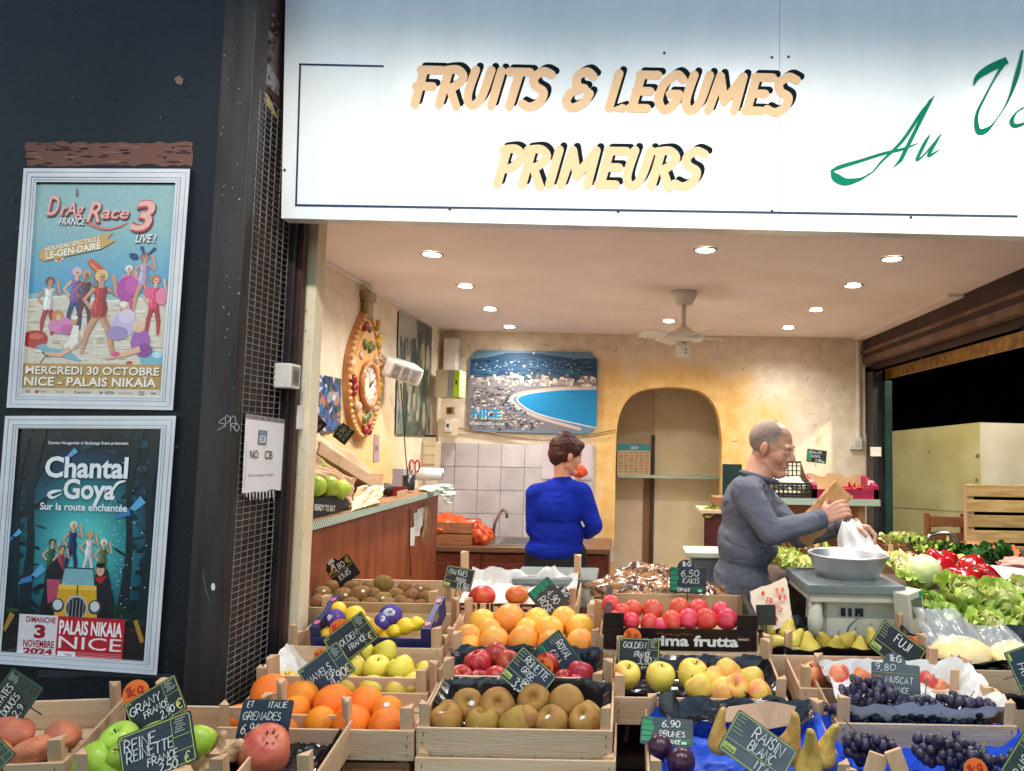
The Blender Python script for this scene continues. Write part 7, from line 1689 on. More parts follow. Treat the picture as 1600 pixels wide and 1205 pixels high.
# switchgear in the rear left corner
def cbox(name, label, cat, px0, py0, px1, py1, x, d, mat, parts=()):
 a = Px(px0, py0, x); b = Px(px1, py1, x); c = (a + b) / 2; t = thing(name, label, cat, c)
 bx('casing', (-d, -abs(b.y - a.y) / 2, -abs(a.z - b.z) / 2), (0, abs(b.y - a.y) / 2, abs(a.z - b.z) / 2), mat, t, .005); return t, abs(b.y - a.y) / 2, abs(a.z - b.z) / 2
cpl = pm('cream_casing', srgb(206, 190, 156), srgb(190, 172, 138), 6, .5)
def bbox_(name, label, cat, x0, y0, x1, y1, Y, d, mat):
 a = P(x0, y0, Y); b = P(x1, y1, Y); c = (a + b) / 2; t = thing(name, label, cat, c); hx, hz = abs(b.x - a.x) / 2, abs(a.z - b.z) / 2
 bx('casing', (-hx, 0, -hz), (hx, d, hz), mat, t, .006); return t, hx, hz
t, hx, hz = bbox_('cable_trunking', 'white vertical cable trunking in the rear left corner', 'trunking', 694, 528, 712, 579, 5.75, .12, white_m)
t, hx, hz = bbox_('meter_box', 'cream meter cabinet with a grey and lime green front in the corner', 'meter box', 681, 577, 717, 621, 5.5, .22, cpl); bx('grey_cover', (hx * .1, -.012, -hz * .9), (hx * .55, .001, hz * .95), grey_m, t, .003); bx('lime_cover', (hx * .56, -.02, -hz * .95), (hx * 1.05, .001, hz * .9), pm('lime_plastic', srgb(176, 206, 40), srgb(150, 184, 30), 6, .4), t, .003); bx('black_label', (hx * .72, -.022, -hz * .1), (hx * .86, -.0195, hz * .2), black_m, t)
t, hx, hz = bbox_('socket_box', 'cream socket box with a switch below the meter cabinet', 'socket', 684, 654, 706, 682, 5.6, .2, cpl); bx('plate', (0, -.012, -hz * .5), (hx * .9, .001, hz * .8), white_m, t, .003); bx('slot', (hx * .3, -.0135, 0), (hx * .6, -.0115, hz * .4), black_m, t)
t, hx, hz = bbox_('small_box', 'small brown fuse box between the meter and the socket', 'fuse box', 697, 636, 708, 648, 5.7, .1, cpl); bx('door', (-hx * .6, -.004, -hz * .7), (hx * .6, .001, hz * .7), pm('brown_board', srgb(132, 92, 62)), t)
t, hx, hz = bbox_('slatted_vent', 'cream slatted vent panel above the paper roll', 'vent', 647, 690, 680, 736, 5.4, .15, cpl)
for k in range(3): bx('slat', (-hx * .1, -.012, -hz + .05 + k * hz * .62), (hx * .95, .001, -hz + .062 + k * hz * .62 + .05), cpl, t, .002)
for k in range(3): bx('slot', (-hx * .1, -.002, -hz + .114 + k * hz * .62), (hx * .95, .0015, -hz + .13 + k * hz * .62), black_m, t)
bm = bmesh.new(); lathe(bm, [(0, 0), (.02, 0), (.02, -.003), (0, -.003)], 14, Matrix.Translation((-hx * .6, -.003, hz * .15)) @ Matrix.Rotation(math.pi / 2, 4, 'X')); obj('knob', bm, black_m, t)
bm = bmesh.new(); tube(bm, spline([P(708, 668, 5.88), P(740, 672, 5.88), P(790, 680, 5.88), P(850, 688, 5.88), P(900, 682, 5.88), P(962, 672, 5.88)], 5), .005, 6); tag(obj('wall_cable', bm, pm('dusty_cable', srgb(150, 120, 84), srgb(120, 96, 66), 9, .7), None, True), 'sagging dusty cable along the back wall under the framed view', 'cable')

# --- framed view of the bay on the back wall
A_, B_ = P(735, 547, YB), P(932, 678, YB); c = (A_ + B_) / 2; hx, hz = (B_.x - A_.x) / 2, (A_.z - B_.z) / 2
t = thing('bay_picture', 'large picture of a blue bay and beach lettered NICE on the back wall', 'picture', (c.x, YB - .02, c.z))
ch = .1
octo = [(ch * .6, 0), (1 - ch * .6, 0), (1, ch), (1, 1 - ch), (1 - ch * .6, 1), (ch * .6, 1), (0, 1 - ch), (0, ch)]
def om(u, v, l): return Vector((-hx + 2 * hx * u / 100, -.003 - l, hz - 2 * hz * v / 100))
bm = bmesh.new(); a = [bm.verts.new(om(u * 100, v * 100, 0)) for u, v in octo]; b = [bm.verts.new(v.co + Vector((0, .018, 0))) for v in a]; bm.faces.new(a); bm.faces.new(b[::-1])
for i in range(8): bm.faces.new((a[i], a[(i + 1) % 8], b[(i + 1) % 8], b[i]))
bmesh.ops.recalc_face_normals(bm, faces=bm.faces); obj('board', bm, pm('blue_edge', srgb(36, 60, 84), None, 6, .5), t)
f = Flat(); f.st = .0005; rng = random.Random(31); f.st = .00015
def clip(u, v): return True
f.poly([(u * 100, v * 100) for u, v in octo], srgb(96, 128, 150))
f.poly([(1, 12), (14, 9), (30, 3), (50, 2.5), (66, 6), (82, 9), (99, 8), (99.6, 38), (.4, 36)], srgb(34, 66, 96))
for k in range(120):
 f.ell(rng.uniform(4, 96), rng.uniform(9, 34), rng.uniform(1, 5), rng.uniform(.5, 1.6), srgb(*rng.choice([(28, 54, 80), (44, 80, 108), (54, 92, 112), (24, 46, 70)])), 7, lay=(k % 6 == 0))
for k in range(80):
 x = rng.uniform(3, 94); y = rng.gauss(17, 4) + .05 * abs(x - 55); 
 if 9 < y < 33: f.rect(x, y, x + rng.uniform(.4, 1.3), y + rng.uniform(.4, .9), srgb(*rng.choice([(190, 196, 200), (160, 172, 180), (210, 206, 200)])), lay=(k % 5 == 0))
f.poly([(.3, 34), (20, 33), (50, 36), (99.6, 36), (99.6, 47), (62, 48), (40, 52), (30, 58), (26, 70), (60, 86), (84, 97), (8, 97), (.3, 88)], srgb(120, 116, 120))
f.poly([(99.6, 45), (80, 46), (60, 48.5), (46, 52), (39, 57), (39, 63), (46, 70), (60, 79), (80, 87), (99.6, 92)], srgb(26, 128, 178))
for k in range(40): f.stroke([(rng.uniform(44, 90), y := rng.uniform(52, 84)), (rng.uniform(60, 98), y + rng.uniform(-1, 1))], .5, srgb(*rng.choice([(22, 118, 168), (40, 142, 188), (30, 134, 182)])), lay=(k % 4 == 0))
for pts, wd, col in (([(99.6, 45.5), (70, 47.4), (46, 53), (38, 60), (46, 71), (62, 80.5), (99.6, 93)], 1.4, (196, 200, 204)), ([(99.6, 43.8), (68, 46), (42, 52), (33.5, 60), (42, 72.5), (60, 83.5), (88, 95)], 3.6, (190, 170, 156))): f.stroke(pts, wd, srgb(*col), smooth=4)
for k in range(210):
 x = rng.uniform(1, 99); y = rng.uniform(31, 44) + (2 if x < 30 else 0); h = rng.uniform(1, 5); 
 f.rect(x, y - h, min(x + rng.uniform(1, 4), 99), y, srgb(*rng.choice([(206, 190, 172), (176, 160, 148), (224, 212, 196), (150, 138, 134), (120, 116, 120), (70, 88, 80)])), lay=(k % 4 == 0))
for k in range(420):
 t_ = rng.random(); y = 44 + 52 * t_; xr_ = 34 + (48 * max(0, (t_ - .35)) if t_ > .35 else -6 * t_)
 x = rng.uniform(2, max(xr_, 8)); f.rect(x, y, x + rng.uniform(.6, 3), y + rng.uniform(.4, 2), srgb(*rng.choice([(34, 38, 52), (196, 184, 176), (80, 78, 86), (160, 146, 138), (60, 66, 72), (206, 198, 194), (84, 84, 92)])), lay=(k % 5 == 0))
for d, cl in ((.9, srgb(214, 206, 150)), (0, srgb(40, 128, 178))):
 f.text('NICE', 4 + d, 83 + d, 9.5, cl, 22, .06)
f.text('RIVIERA CÔTE D\'AZUR', 2, 91.6, 2.8, srgb(206, 206, 210), 27, .02); f.ell(50, 3, .9, 1.2, srgb(196, 196, 196), 10)
f.build('printed_sheet', om, ink, t)

# --- sink unit
yS = 5.3; z = P(760, 855, 5.3).z; cabm = pm('mahogany', srgb(110, 50, 30), srgb(84, 38, 24), 4, .4, .1, 20, stretch=(3, 3, 12))
xl, xr_ = XL + .02, P(960, 870, 5.3).x - .04
t = thing('sink_unit', 'brown panelled sink unit under the tiled wall', 'sink unit', ((xl + xr_) / 2, 5.3, 0)); hw = (xr_ - xl) / 2
bx('cabinet', (-hw, .03, 0), (hw, .58, z - .035), cabm, t); bx('worktop', (-hw - .01, -.01, z - .034), (hw + .01, .585, z), pm('worktop', srgb(120, 84, 60), srgb(100, 70, 50), 6, .4), t, .003)
for k in range(3):
 x0 = -hw + .03 + k * (2 * hw - .04) / 3; x1 = x0 + (2 * hw - .04) / 3 - .02
 d = bx('door', (x0, .012, .12), (x1, .029, z - .05), cabm, t, .003); bx('raised_panel', (x0 + .05, .004, .18), (x1 - .05, .0115, z - .11), cabm, d, .003)
a = P(778, 850, 5.5).x - (xl + xr_) / 2
bx('basin_rim', (a - .06, .08, z + .001), (a + .42, .5, z + .008), pm('steel', srgb(176, 174, 170), srgb(150, 148, 146), 20, .3, metal=.9), t, .003); bx('basin', (a + .02, .12, z + .0085), (a + .36, .46, z + .0095), pm('steel_dark', srgb(90, 88, 86), None, 9, .3, metal=.8), t)
c = P(771, 852, 5.68); t = thing('tap', 'tall curved chrome tap over the sink', 'tap', c)
bm = bmesh.new(); k1 = 5.68 / F; tube(bm, spline([(0, 0, 0), (0, 0, .02), (.005 * 1, -.01, 30 * k1), (10 * k1, -.03, 50 * k1), (17 * k1, -.05, 55 * k1), (21 * k1, -.06, 50 * k1), (21.5 * k1, -.06, 43 * k1)], 6), .012, 10); obj('spout', bm, chrome, t, True)
bm = bmesh.new(); lathe(bm, [(0, 0), (.032, 0), (.03, .03), (.018, .045), (0, .045)], 16); obj('base', bm, chrome, t, True); bx('lever', (.02, -.02, .02), (.075, 0, .032), chrome, t, .004)
# crate with the orange bag on the sink unit
c = P(706, 853, 5.35); t = thing('wooden_crate', 'old brown crate with an orange bag on the sink unit', 'crate', c)
oldw = pm('old_crate_wood', srgb(160, 104, 66), srgb(132, 82, 50), 5, .75, .3, 20, stretch=(2, 14, 14)); w2 = 31 * 5.35 / F
for k in range(2): bx('slat', (-w2, 0, .004 + k * .085), (w2 * .96, .012, .08 + k * .085), oldw, t, .002)
bx('end_panel', (w2 * .96, 0, .002), (w2, .3, .165), oldw, t, .002); bx('end_panel', (-w2, .013, .002), (-w2 + .012, .3, .165), oldw, t, .002); bx('back_panel', (-w2 + .013, .29, .002), (w2 * .955, .3, .165), oldw, t); bx('base', (-w2 + .013, .013, 0), (w2 * .955, .289, .01), oldw, t)
orb = pm('orange_film', srgb(206, 86, 36), srgb(184, 66, 26), 5, .3, .5, 20, .5)
pillow('orange_bag', 'shiny orange plastic bag heaped over the old crate', 'bag', P(712, 826, 5.5), .17, .12, .075, orb, (0, .12, 0), 3, .5, freq=5); pillow('orange_bag', 'tail of orange plastic bag hanging beside the old crate', 'bag', P(752, 838, 5.42), .055, .05, .085, orb, (0, -.4, 0), 9, .5)
pillow('orange_pouch', 'small orange pouch hanging on the tiles at the woman\'s chin', 'pouch', P(905, 737, 5.8), .05, .02, .05, orb, (0, 0, 0), 5, .2)
t = thing('pinned_sheet', 'white sheet pinned on the tiles beside the woman', 'sheet', P(885, 725, YB - .016)); bx('sheet', (-.19, -.003, -.12), (.2, 0, .16), pm('pale_sheet', srgb(206, 196, 200), srgb(190, 176, 184), 3, .5), t)
# calendar in the alcove
A_, B_ = P(965, 694, 6.4), P(1015, 743, 6.4); c = (A_ + B_) / 2; t = thing('wall_calendar', 'paper wall calendar headed 2024 inside the arch', 'calendar', c); hx, hz = (B_.x - A_.x) / 2, (A_.z - B_.z) / 2
bx('board', (-hx, 0, -hz), (hx, .006, hz), white_m, t); f = Flat(); f.st = .0004; rng = random.Random(8)
f.rect(0, 0, 100, 100, srgb(214, 192, 150)); f.rect(0, 0, 100, 20, srgb(60, 150, 160)); f.text('2024', 40, 15, 9, srgb(206, 226, 226), 24, .03)
for i in range(6):
 for j in range(7):
  x, y = 4 + i * 16, 25 + j * 10.5; f.rect(x, y, x + 13, y + 1.6, srgb(*rng.choice([(176, 70, 60), (110, 90, 80)]))); f.rect(x, y + 3, x + 13, y + 8, srgb(*rng.choice([(176, 150, 120), (196, 170, 130), (206, 160, 130)])))
f.build('printed_sheet', lambda u, v, l: Vector((-hx + 2 * hx * u / 100, -.001 - l, hz - 2 * hz * v / 100)), ink, t)

# --- ceiling fan
c = Pz(1069, 456, ZC); t = thing('ceiling_fan', 'white three bladed ceiling fan with a small light kit', 'fan', c); fz = c.y / F
wf = pm('fan_white', srgb(226, 222, 214), srgb(214, 208, 198), 6, .35)
bm = bmesh.new(); lathe(bm, [(0, 0), (.075, 0), (.07, -.03), (.045, -.075), (.016, -.08), (0, -.08)], 28); obj('ceiling_cup', bm, wf, t, True)
bm = bmesh.new(); tube(bm, [(0, 0, -.07), (0, 0, -.21)], .014, 12); obj('rod', bm, wf, t, True)
bm = bmesh.new(); lathe(bm, [(0, -.20), (.03, -.205), (.055, -.23), (.112, -.245), (.118, -.262), (.11, -.28), (.06, -.292), (0, -.292)], 32); obj('motor', bm, wf, t, True)
bm = bmesh.new(); tube(bm, [(0, 0, -.29), (0, 0, -.312)], .012, 10); lathe(bm, [(0, -.312), (.042, -.312), (.046, -.325), (.044, -.372), (0, -.375)], 24); lk = obj('light_kit', bm, wf, t, True)
bm = bmesh.new()
for z_ in (-.338, -.356): ball(bm, (.012, -.0455, z_), .005, 8, 6)
obj('screw', bm, black_m, lk)
for k in range(4):
 a = R(25 + 90 * k); bm = bmesh.new(); pts = []
 for j in range(9):
  r_ = .10 + .17 * j / 8; wv = .032 + .03 * math.sin(j / 8 * 2.4); pts.append((r_, wv))
 up = [bm.verts.new((r_, wv, -.258 + wv * .22)) for r_, wv in pts]; dn = [bm.verts.new((r_, -wv, -.258 - wv * .22)) for r_, wv in pts]
 for j in range(8): bm.faces.new((up[j], up[j + 1], dn[j + 1], dn[j]))
 ex = bmesh.ops.extrude_face_region(bm, geom=bm.faces[:]); 
 for v in ex['geom']:
  if isinstance(v, bmesh.types.BMVert): v.co.z -= .005
 for v in bm.verts: v.co = Matrix.Rotation(a, 4, 'Z') @ v.co
 bmesh.ops.recalc_face_normals(bm, faces=bm.faces); obj('blade', bm, wf, t)

# --- right shelf with eggs-white bulbs crate and red carton
A_, B_ = P(1150, 776, 4.7), P(1370, 781, 4.7); c = (A_ + B_) / 2; hx = (B_.x - A_.x) / 2
t = thing('wall_shelf', 'shelf with green and white gingham edging behind the man', 'shelf', c)
bx('board', (-hx, -.05, -.025), (hx, .35, 0), wood_x, t); bx('gingham_edge', (-hx - .01, -.056, -.038), (hx + .004, -.051, .003), gingham(), t)
bx('back_board', (-hx, .30, -.55), (hx * .8, .33, -.026), wood_d, t); bx('end_board', (hx * .72, -.02, -.5), (hx * .82, .299, -.026), wood_d, t)
def shelf_pt(px, dy=.0): return P(px, 776, 4.7 + dy)
zs = c.z
p = shelf_pt(1231, .12); t = thing('black_crate', 'black openwork plastic crate of white bulbs on the shelf', 'crate', (p.x, p.y, zs))
def lattice(name, x0, x1, y, z0, z1, parent, n=8, m_=4, skew=.012):
 bm = bmesh.new(); th = .004
 box(bm, x0, x1, y - th, y + th, z0, z0 + .012); box(bm, x0, x1, y - th, y + th, z1 - .012, z1)
 for k in range(n + 1):
  x = x0 + (x1 - x0) * k / n; box(bm, x - .0035, x + .0035, y - th * .8, y + th * .8, z0 + .012, z1 - .012, 0, Matrix.Translation((x, 0, z0)) @ Matrix.Shear('XY', 4, (0, 0)) @ Matrix.Translation((-x, 0, -z0)))
 for k in range(1, m_):
  z_ = z0 + (z1 - z0) * k / m_; box(bm, x0, x1, y - th * .6, y + th * .6, z_ - .003, z_ + .003)
 return obj(name, bm, blackpl, parent)
lattice('front_panel', -.115, .115, -.13, .004, .095, t); lattice('back_panel', -.115, .115, .13, .004, .225, t, 8, 7)
bx('base', (-.115, -.13, 0), (.115, .13, .004), blackpl, t); 
for s in (-1, 1):
 bm = bmesh.new(); v = [bm.verts.new((s * .116, y_, z_)) for y_, z_ in ((-.13, .004), (.13, .004), (.13, .22), (.0, .13), (-.13, .095))]; bm.faces.new(v); ex = bmesh.ops.extrude_face_region(bm, geom=bm.faces[:])
 for q in ex['geom']:
  if isinstance(q, bmesh.types.BMVert): q.co.x -= s * .004
 bmesh.ops.recalc_face_normals(bm, faces=bm.faces); obj('side_panel', bm, blackpl, t)
for i, (px, py) in enumerate(((1212, 757), (1224, 754), (1243, 755), (1251, 760))):
 q = P(px, py, 4.78); o = bpy.data.objects.new('white_bulb', SH['round'][i % 3]); C.objects.link(o); o.material_slots[0].link = 'OBJECT'; o.material_slots[0].material = FM['turnip']; put(o, q, .044 if i in (1, 2) else .034, (i, 1, 2)); tag(o, ('white bulb nearest the man in the black crate', 'large white bulb second from left in the black crate', 'large white bulb third from left in the black crate', 'small white bulb at the right of the black crate')[i], 'vegetable', 'white bulbs in the black crate')
p = shelf_pt(1312, .1); t = thing('red_carton', 'open crimson carton of red chillies on the shelf', 'carton', (p.x, p.y, zs)); rc = pm('crimson_carton', srgb(150, 24, 66), srgb(128, 18, 54), 6, .4); wC = 50 * 4.8 / F
bx('front_panel', (-wC, -.13, .002), (wC, -.125, .06), rc, t); bx('base', (-wC, -.125, .001), (wC, .13, .006), kraft, t)
bm = bmesh.new(); pts = [(-wC, .002), (wC, .002), (wC, .14), (wC * .75, .15), (wC * .45, .128), (wC * .3, .128), (wC * .2, .15), (-wC * .2, .15), (-wC * .3, .128), (-wC * .45, .128), (-wC * .75, .15), (-wC, .14)]
v = [bm.verts.new((a, .13, b)) for a, b in pts]; bm.faces.new(v); ex = bmesh.ops.extrude_face_region(bm, geom=bm.faces[:])
for q in ex['geom']:
 if isinstance(q, bmesh.types.BMVert): q.co.y += .005
bmesh.ops.recalc_face_normals(bm, faces=bm.faces); obj('back_panel', bm, kraft, t)
for s in (-1, 1):
 bm = bmesh.new(); v = [bm.verts.new((s * wC, y_, z_)) for y_, z_ in ((-.13, .002), (.135, .002), (.135, .14), (-.06, .10), (-.13, .085))]; bm.faces.new(v); ex = bmesh.ops.extrude_face_region(bm, geom=bm.faces[:])
 for q in ex['geom']:
  if isinstance(q, bmesh.types.BMVert): q.co.x -= s * .03
 bmesh.ops.recalc_face_normals(bm, faces=bm.faces); sp = obj('side_panel', bm, rc, t); bx('white_label', (s * wC - (.0305 if s > 0 else -.0005), -.05, .085), (s * wC + (.0006 if s > 0 else .0305), -.01, .1118), white_m, sp)
rngc = random.Random(3); bm = bmesh.new()
for k in range(26):
 a = Vector((rngc.uniform(.1, .95) * wC * .8, rngc.uniform(-.1, .08), rngc.uniform(.03, .075))); d = Vector((rngc.uniform(-1, 1), rngc.uniform(-1, 1), rngc.uniform(-.2, .3))).normalized() * .035
 tube(bm, [a - d, a, a + d], [.005, .0095, .002], 7)
o = obj('chilli_heap', bm, pm('chilli_red', srgb(160, 22, 22), srgb(120, 14, 16), 9, .3), None, True); o.location = t.location; o['kind'] = 'stuff'; o['label'] = 'heap of small red chillies in the crimson carton'; o['category'] = 'chillies'
card('small black card CHAMPIGNONS standing behind the black crate', 1276, 713, 4.95, 35, 23, -6, 'black', [('CHAMPI', -38, .32, .2, chalk, 60), ('GNONS', -30, .62, .2, chalk, 46), ('3,90', -6, .92, .2)], 'green', .1)
p = P(1338, 693, YB - .03); t = thing('light_switch', 'white light switch on the back wall beside the post', 'switch', p); bx('plate', (-.048, 0, -.048), (.048, .028, .048), white_m, t, .005); bx('rocker', (-.022, -.006, -.022), (-.002, .001, .022), white_m, t, .002); bx('rocker', (.002, -.006, -.022), (.022, .001, .022), white_m, t, .002)
bx('conduit', (.012, .006, .05), (.034, .028, ZC - p.z - .03), white_m, t, .003)

# little table with greens seen through the arch side, behind the man
c = P(1108, 830, 4.4); t = thing('side_table', 'small dark red table with greens beside the arch', 'table', (c.x + .03, 4.4, 0)); zt = P(1108, 796, 4.4).z
bx('front_board', (-.06, -.02, 0), (.2, 0, zt - .02), pm('oxblood_board', srgb(88, 34, 26), srgb(70, 26, 20), 5, .5), t); bx('top', (-.09, -.05, zt - .019), (.2, .25, zt), wood_x, t); bx('rear_box', (-.0, .0, zt + .001), (.16, .2, zt + .07), wood_d, t)
bx('green_backing', (.08, .26, zt - .3), (.2, .28, zt + .26), green_m, t)

# --- leafy things
def leaf_mat(name, a, b, tr=.25, hue=.02):
 m = pm(name, srgb(*a), srgb(*b), 5, .5, .4, 30, .35, vary=.1, lo=.35, hi=.65); 
 m.node_tree.nodes['Principled BSDF'].inputs['Subsurface Weight'].default_value = tr; m.node_tree.nodes['Principled BSDF'].inputs['Subsurface Scale'].default_value = .02
 return m
LM = {'pale': leaf_mat('lettuce_pale', (226, 226, 168), (204, 214, 124)), 'green': leaf_mat('lettuce_green', (190, 206, 108), (156, 186, 78)), 'dark': leaf_mat('leaf_dark', (44, 92, 34), (30, 70, 26)), 'white': leaf_mat('lettuce_heart', (226, 222, 176), (206, 208, 140)), 'red': leaf_mat('lettuce_red', (110, 74, 44), (150, 130, 60)), 'spin': leaf_mat('spinach', (36, 84, 32), (58, 112, 42))}
def leaf(bm, base, dir_, up, L, W, curl, ruff, seed, mi=0, n=7):
 dir_ = dir_.normalized(); s = dir_.cross(up).normalized(); up = s.cross(dir_); g = []
 for i in range(n + 1):
  t_ = i / n; w_ = W * (math.sin(min(1, t_ * 1.15 + .12) * math.pi * .62) ** .8) * (1 if t_ < .85 else 1 - (t_ - .85) * 2.4); a = curl * t_
  c_ = base + dir_ * L * math.sin(a) / max(curl, 1e-3) + up * L * (1 - math.cos(a)) / max(curl, 1e-3); row = []
  nd = up * math.cos(a) - dir_ * math.sin(a)
  for j in range(-4, 5):
   v = j / 4; r_ = ruff * (abs(v) ** 1.5) * math.sin(7 * t_ + seed + 3 * v) + ruff * .8 * mnoise.noise(Vector((v * 2.5, t_ * 5, seed)))
   row.append(bm.verts.new(c_ + s * w_ * v * (1 + .12 * math.sin(9 * t_ + seed)) + nd * (r_ + w_ * .35 * v * v)))
  g.append(row)
 for i in range(n):
  for j in range(8):
   f_ = bm.faces.new((g[i][j], g[i][j + 1], g[i + 1][j + 1], g[i + 1][j])); f_.material_index = mi; f_.smooth = True
def lettuce(name, label, cat, c, r, mats, seed, group=None, n=38, face=(0, -.5, .85), ruff=.19):
 rng = random.Random(seed); bm = bmesh.new(); ax = Vector(face).normalized(); q = ax.to_track_quat('Z', 'Y').to_matrix()
 for k in range(n):
  t_ = k / n; el = .15 + 1.25 * (1 - t_) ; az = k * 2.4 + rng.uniform(-.3, .3)
  d = q @ Vector((math.cos(az) * math.sin(el), math.sin(az) * math.sin(el), math.cos(el)))
  mi = 0 if t_ < .4 else (1 if t_ < .75 else 2); mi = min(mi, len(mats) - 1)
  leaf(bm, d * r * .15 - ax * r * .3, d, ax, r * (1.2 - .4 * t_) * rng.uniform(.8, 1.15), r * rng.uniform(.34, .55), .9 + rng.uniform(-.2, .4), r * ruff, rng.uniform(0, 9), mi)
 o = obj(name, bm, [LM[x] for x in mats], None, True); o.location = c; return tag(o, label, cat, group)
def vz(px, py, z0=.977, s=.09, Y0=2.45):
 """point of the sloping vegetable stand on the right"""
 d = ray(px, py); o = Vector((0, Y0, z0)); n = Vector((0, -s, 1)); return Ppl(px, py, o, n)
t = thing('vegetable_stand', 'dark sloping stand under the lettuces on the right', 'stand', (1.75, 3.0, 0))
bm = bmesh.new(); a = [(-.55, -.42), (1.0, -.42), (1.0, .62), (-.55, .62)]; lo = [bm.verts.new((x, y, 0)) for x, y in a]; hi = [bm.verts.new((x, y, .90 + .09 * (y + 3 - 2.45))) for x, y in a]
bm.faces.new(lo[::-1]); bm.faces.new(hi)
for i in range(4): bm.faces.new((lo[i], lo[(i + 1) % 4], hi[(i + 1) % 4], hi[i]))
obj('board', bm, std, t)
gl_ = 'lettuces on the right stand'
for i, (px, py, r, mats, lab) in enumerate(((1512, 946, 44, ('green', 'pale', 'white'), 'large pale lettuce in the middle of the stand'), (1560, 955, 50, ('green', 'pale', 'white'), 'broad lettuce at the right with whitish ribs'), (1450, 958, 36, ('green', 'green', 'pale'), 'yellow green lettuce right of the scale display'), (1490, 925, 30, ('green', 'pale', 'pale'), 'bright lettuce tips below the peppers'), (1420, 975, 34, ('dark', 'green', 'pale'), 'dark edged lettuce right behind the pear crate'), (1598, 940, 38, ('green', 'pale', 'pale'), 'lettuce cut off by the right edge'), (1545, 985, 34, ('green', 'pale', 'white'), 'low lettuce above the wrapped squash'), (1620, 985, 40, ('green', 'pale', 'white'), 'lettuce behind the right hand wrapped squash'))):
 p = vz(px, py); lettuce('lettuce', lab, 'lettuce', p, r * p.y / F, mats, 100 + i, gl_)
for i, (px, py, r, mats, lab) in enumerate(((1408, 888, 26, ('pale', 'white', 'white'), 'cream endive just right of the metal bowl'), (1425, 905, 24, ('green', 'pale', 'white'), 'pale endive in front of the white cabbage'))):
 p = vz(px, py); lettuce('endive', lab, 'endive', p, r * p.y / F, mats, 130 + i, 'endives beside the bowl', n=30, ruff=.2)
p = vz(1444, 906); r = 27 * p.y / F; bm = bmesh.new(); bmesh.ops.create_uvsphere(bm, u_segments=40, v_segments=24, radius=1)
for v in bm.verts:
 d = v.co.copy(); v.co = d * (r * (1 + .05 * mnoise.noise(d * 2.2) + .012 * mnoise.noise(d * 9)))
o = obj('cabbage_head', bm, leaf_mat('cabbage_pale', (214, 220, 168), (190, 206, 134)), None, True); o.location = p + Vector((0, 0, r * .4)); tag(o, 'round pale white cabbage behind the lettuces', 'cabbage')
bm = bmesh.new()
for k in range(9):
 a = k * .7; d = Vector((math.cos(a), -.5 + .5 * math.sin(a), .3 + .5 * math.sin(2 * a))).normalized(); leaf(bm, d * r * .55 - Vector((0, 0, r * .5)), Vector((0, 0, 1)) + d * .3, d, r * 1.3, r * .7, -1.0, r * .06, k)
obj('wrapper_leaf', bm, LM['pale'], o, True)
# red peppers
def pepper(label, px, py, rp, rot, seed, y=None):
 p = vz(px, py); r = rp * p.y / F; rng = random.Random(seed); bm = bmesh.new(); ph = rng.uniform(0, 6)
 lathe(bm, [(0, .55), (.2, .6), (.45, .82), (.8, .84), (.98, .5), (1.0, 0), (.9, -.6), (.7, -1.05), (.4, -1.22), (.15, -1.12), (0, -1.08)], 28, None, lambda a, z: .13 * math.cos(3 * a + ph) + .03 * math.sin(2 * a))
 o = obj('red_pepper', bm, pm('pepper_red', srgb(164, 14, 20), srgb(136, 8, 16), 3, .16, .05, 8, .5, vary=.1), None, True); put(o, p + Vector((0, 0, r * .6)), r, rot); tag(o, label, 'pepper', 'red peppers on the right stand')
 bm = bmesh.new(); tube(bm, [(0, 0, .5), (.03, 0, .8), (.12, 0, 1.05)], [.22, .1, .13], 8); obj('stem', bm, LM['dark'], o, True)
for i, q in enumerate(((1462, 888, 17, (.6, .3, 1), 'red pepper at the upper left of the pepper heap'), (1476, 902, 18, (1.2, .4, 2), 'red pepper above the cabbage on its right'), (1497, 914, 18, (1.5, .2, .4), 'red pepper above the lettuce tips'), (1520, 900, 19, (1.0, -.3, 3), 'topmost red pepper of the heap'), (1516, 921, 18, (1.7, .1, 1.2), 'front red pepper at the middle of the heap'), (1540, 914, 20, (.8, .4, 4), 'large red pepper in the centre right of the heap'), (1553, 926, 16, (1.4, -.2, 5), 'low red pepper at the right end of the heap'), (1480, 885, 14, (.9, .2, 2.2), 'small red pepper at the rear left of the heap'))):
 pepper(q[4], q[0], q[1], q[2], q[3], 200 + i)
# lettuce behind the scale and greens near the arch
for i, (px, py, Y, r, mats, lab) in enumerate(((1228, 880, 3.5, 24, ('green', 'pale', 'pale'), 'green lettuce between the man and the bowl'), (1250, 866, 3.6, 26, ('red', 'red', 'pale'), 'brown tipped lettuce behind the bowl'), (1218, 855, 3.7, 20, ('red', 'green', 'pale'), 'red brown lettuce under the man\'s arm'), (1255, 890, 3.4, 20, ('pale', 'pale', 'white'), 'yellow lettuce left of the bowl'), (1275, 862, 3.7, 20, ('green', 'red', 'pale'), 'small lettuce behind the left rim of the bowl'))):
 lettuce('lettuce', lab, 'lettuce', P(px, py, Y), r * Y / F, mats, 150 + i, 'lettuces behind the scale')
t = thing('rear_table', 'low dark table under the lettuces behind the scale', 'table', (P(1240, 890, 3.6).x, 3.6, 0)); zt2 = P(1240, 905, 3.5).z
bx('top', (-.14, -.2, zt2 - .03), (.32, .3, zt2), std, t); bx('front_board', (-.13, -.18, 0), (.31, -.16, zt2 - .031), std, t); bx('crate_end', (.06, -.21, zt2 + .001), (.09, -.19, zt2 + .08), wood_z, t)
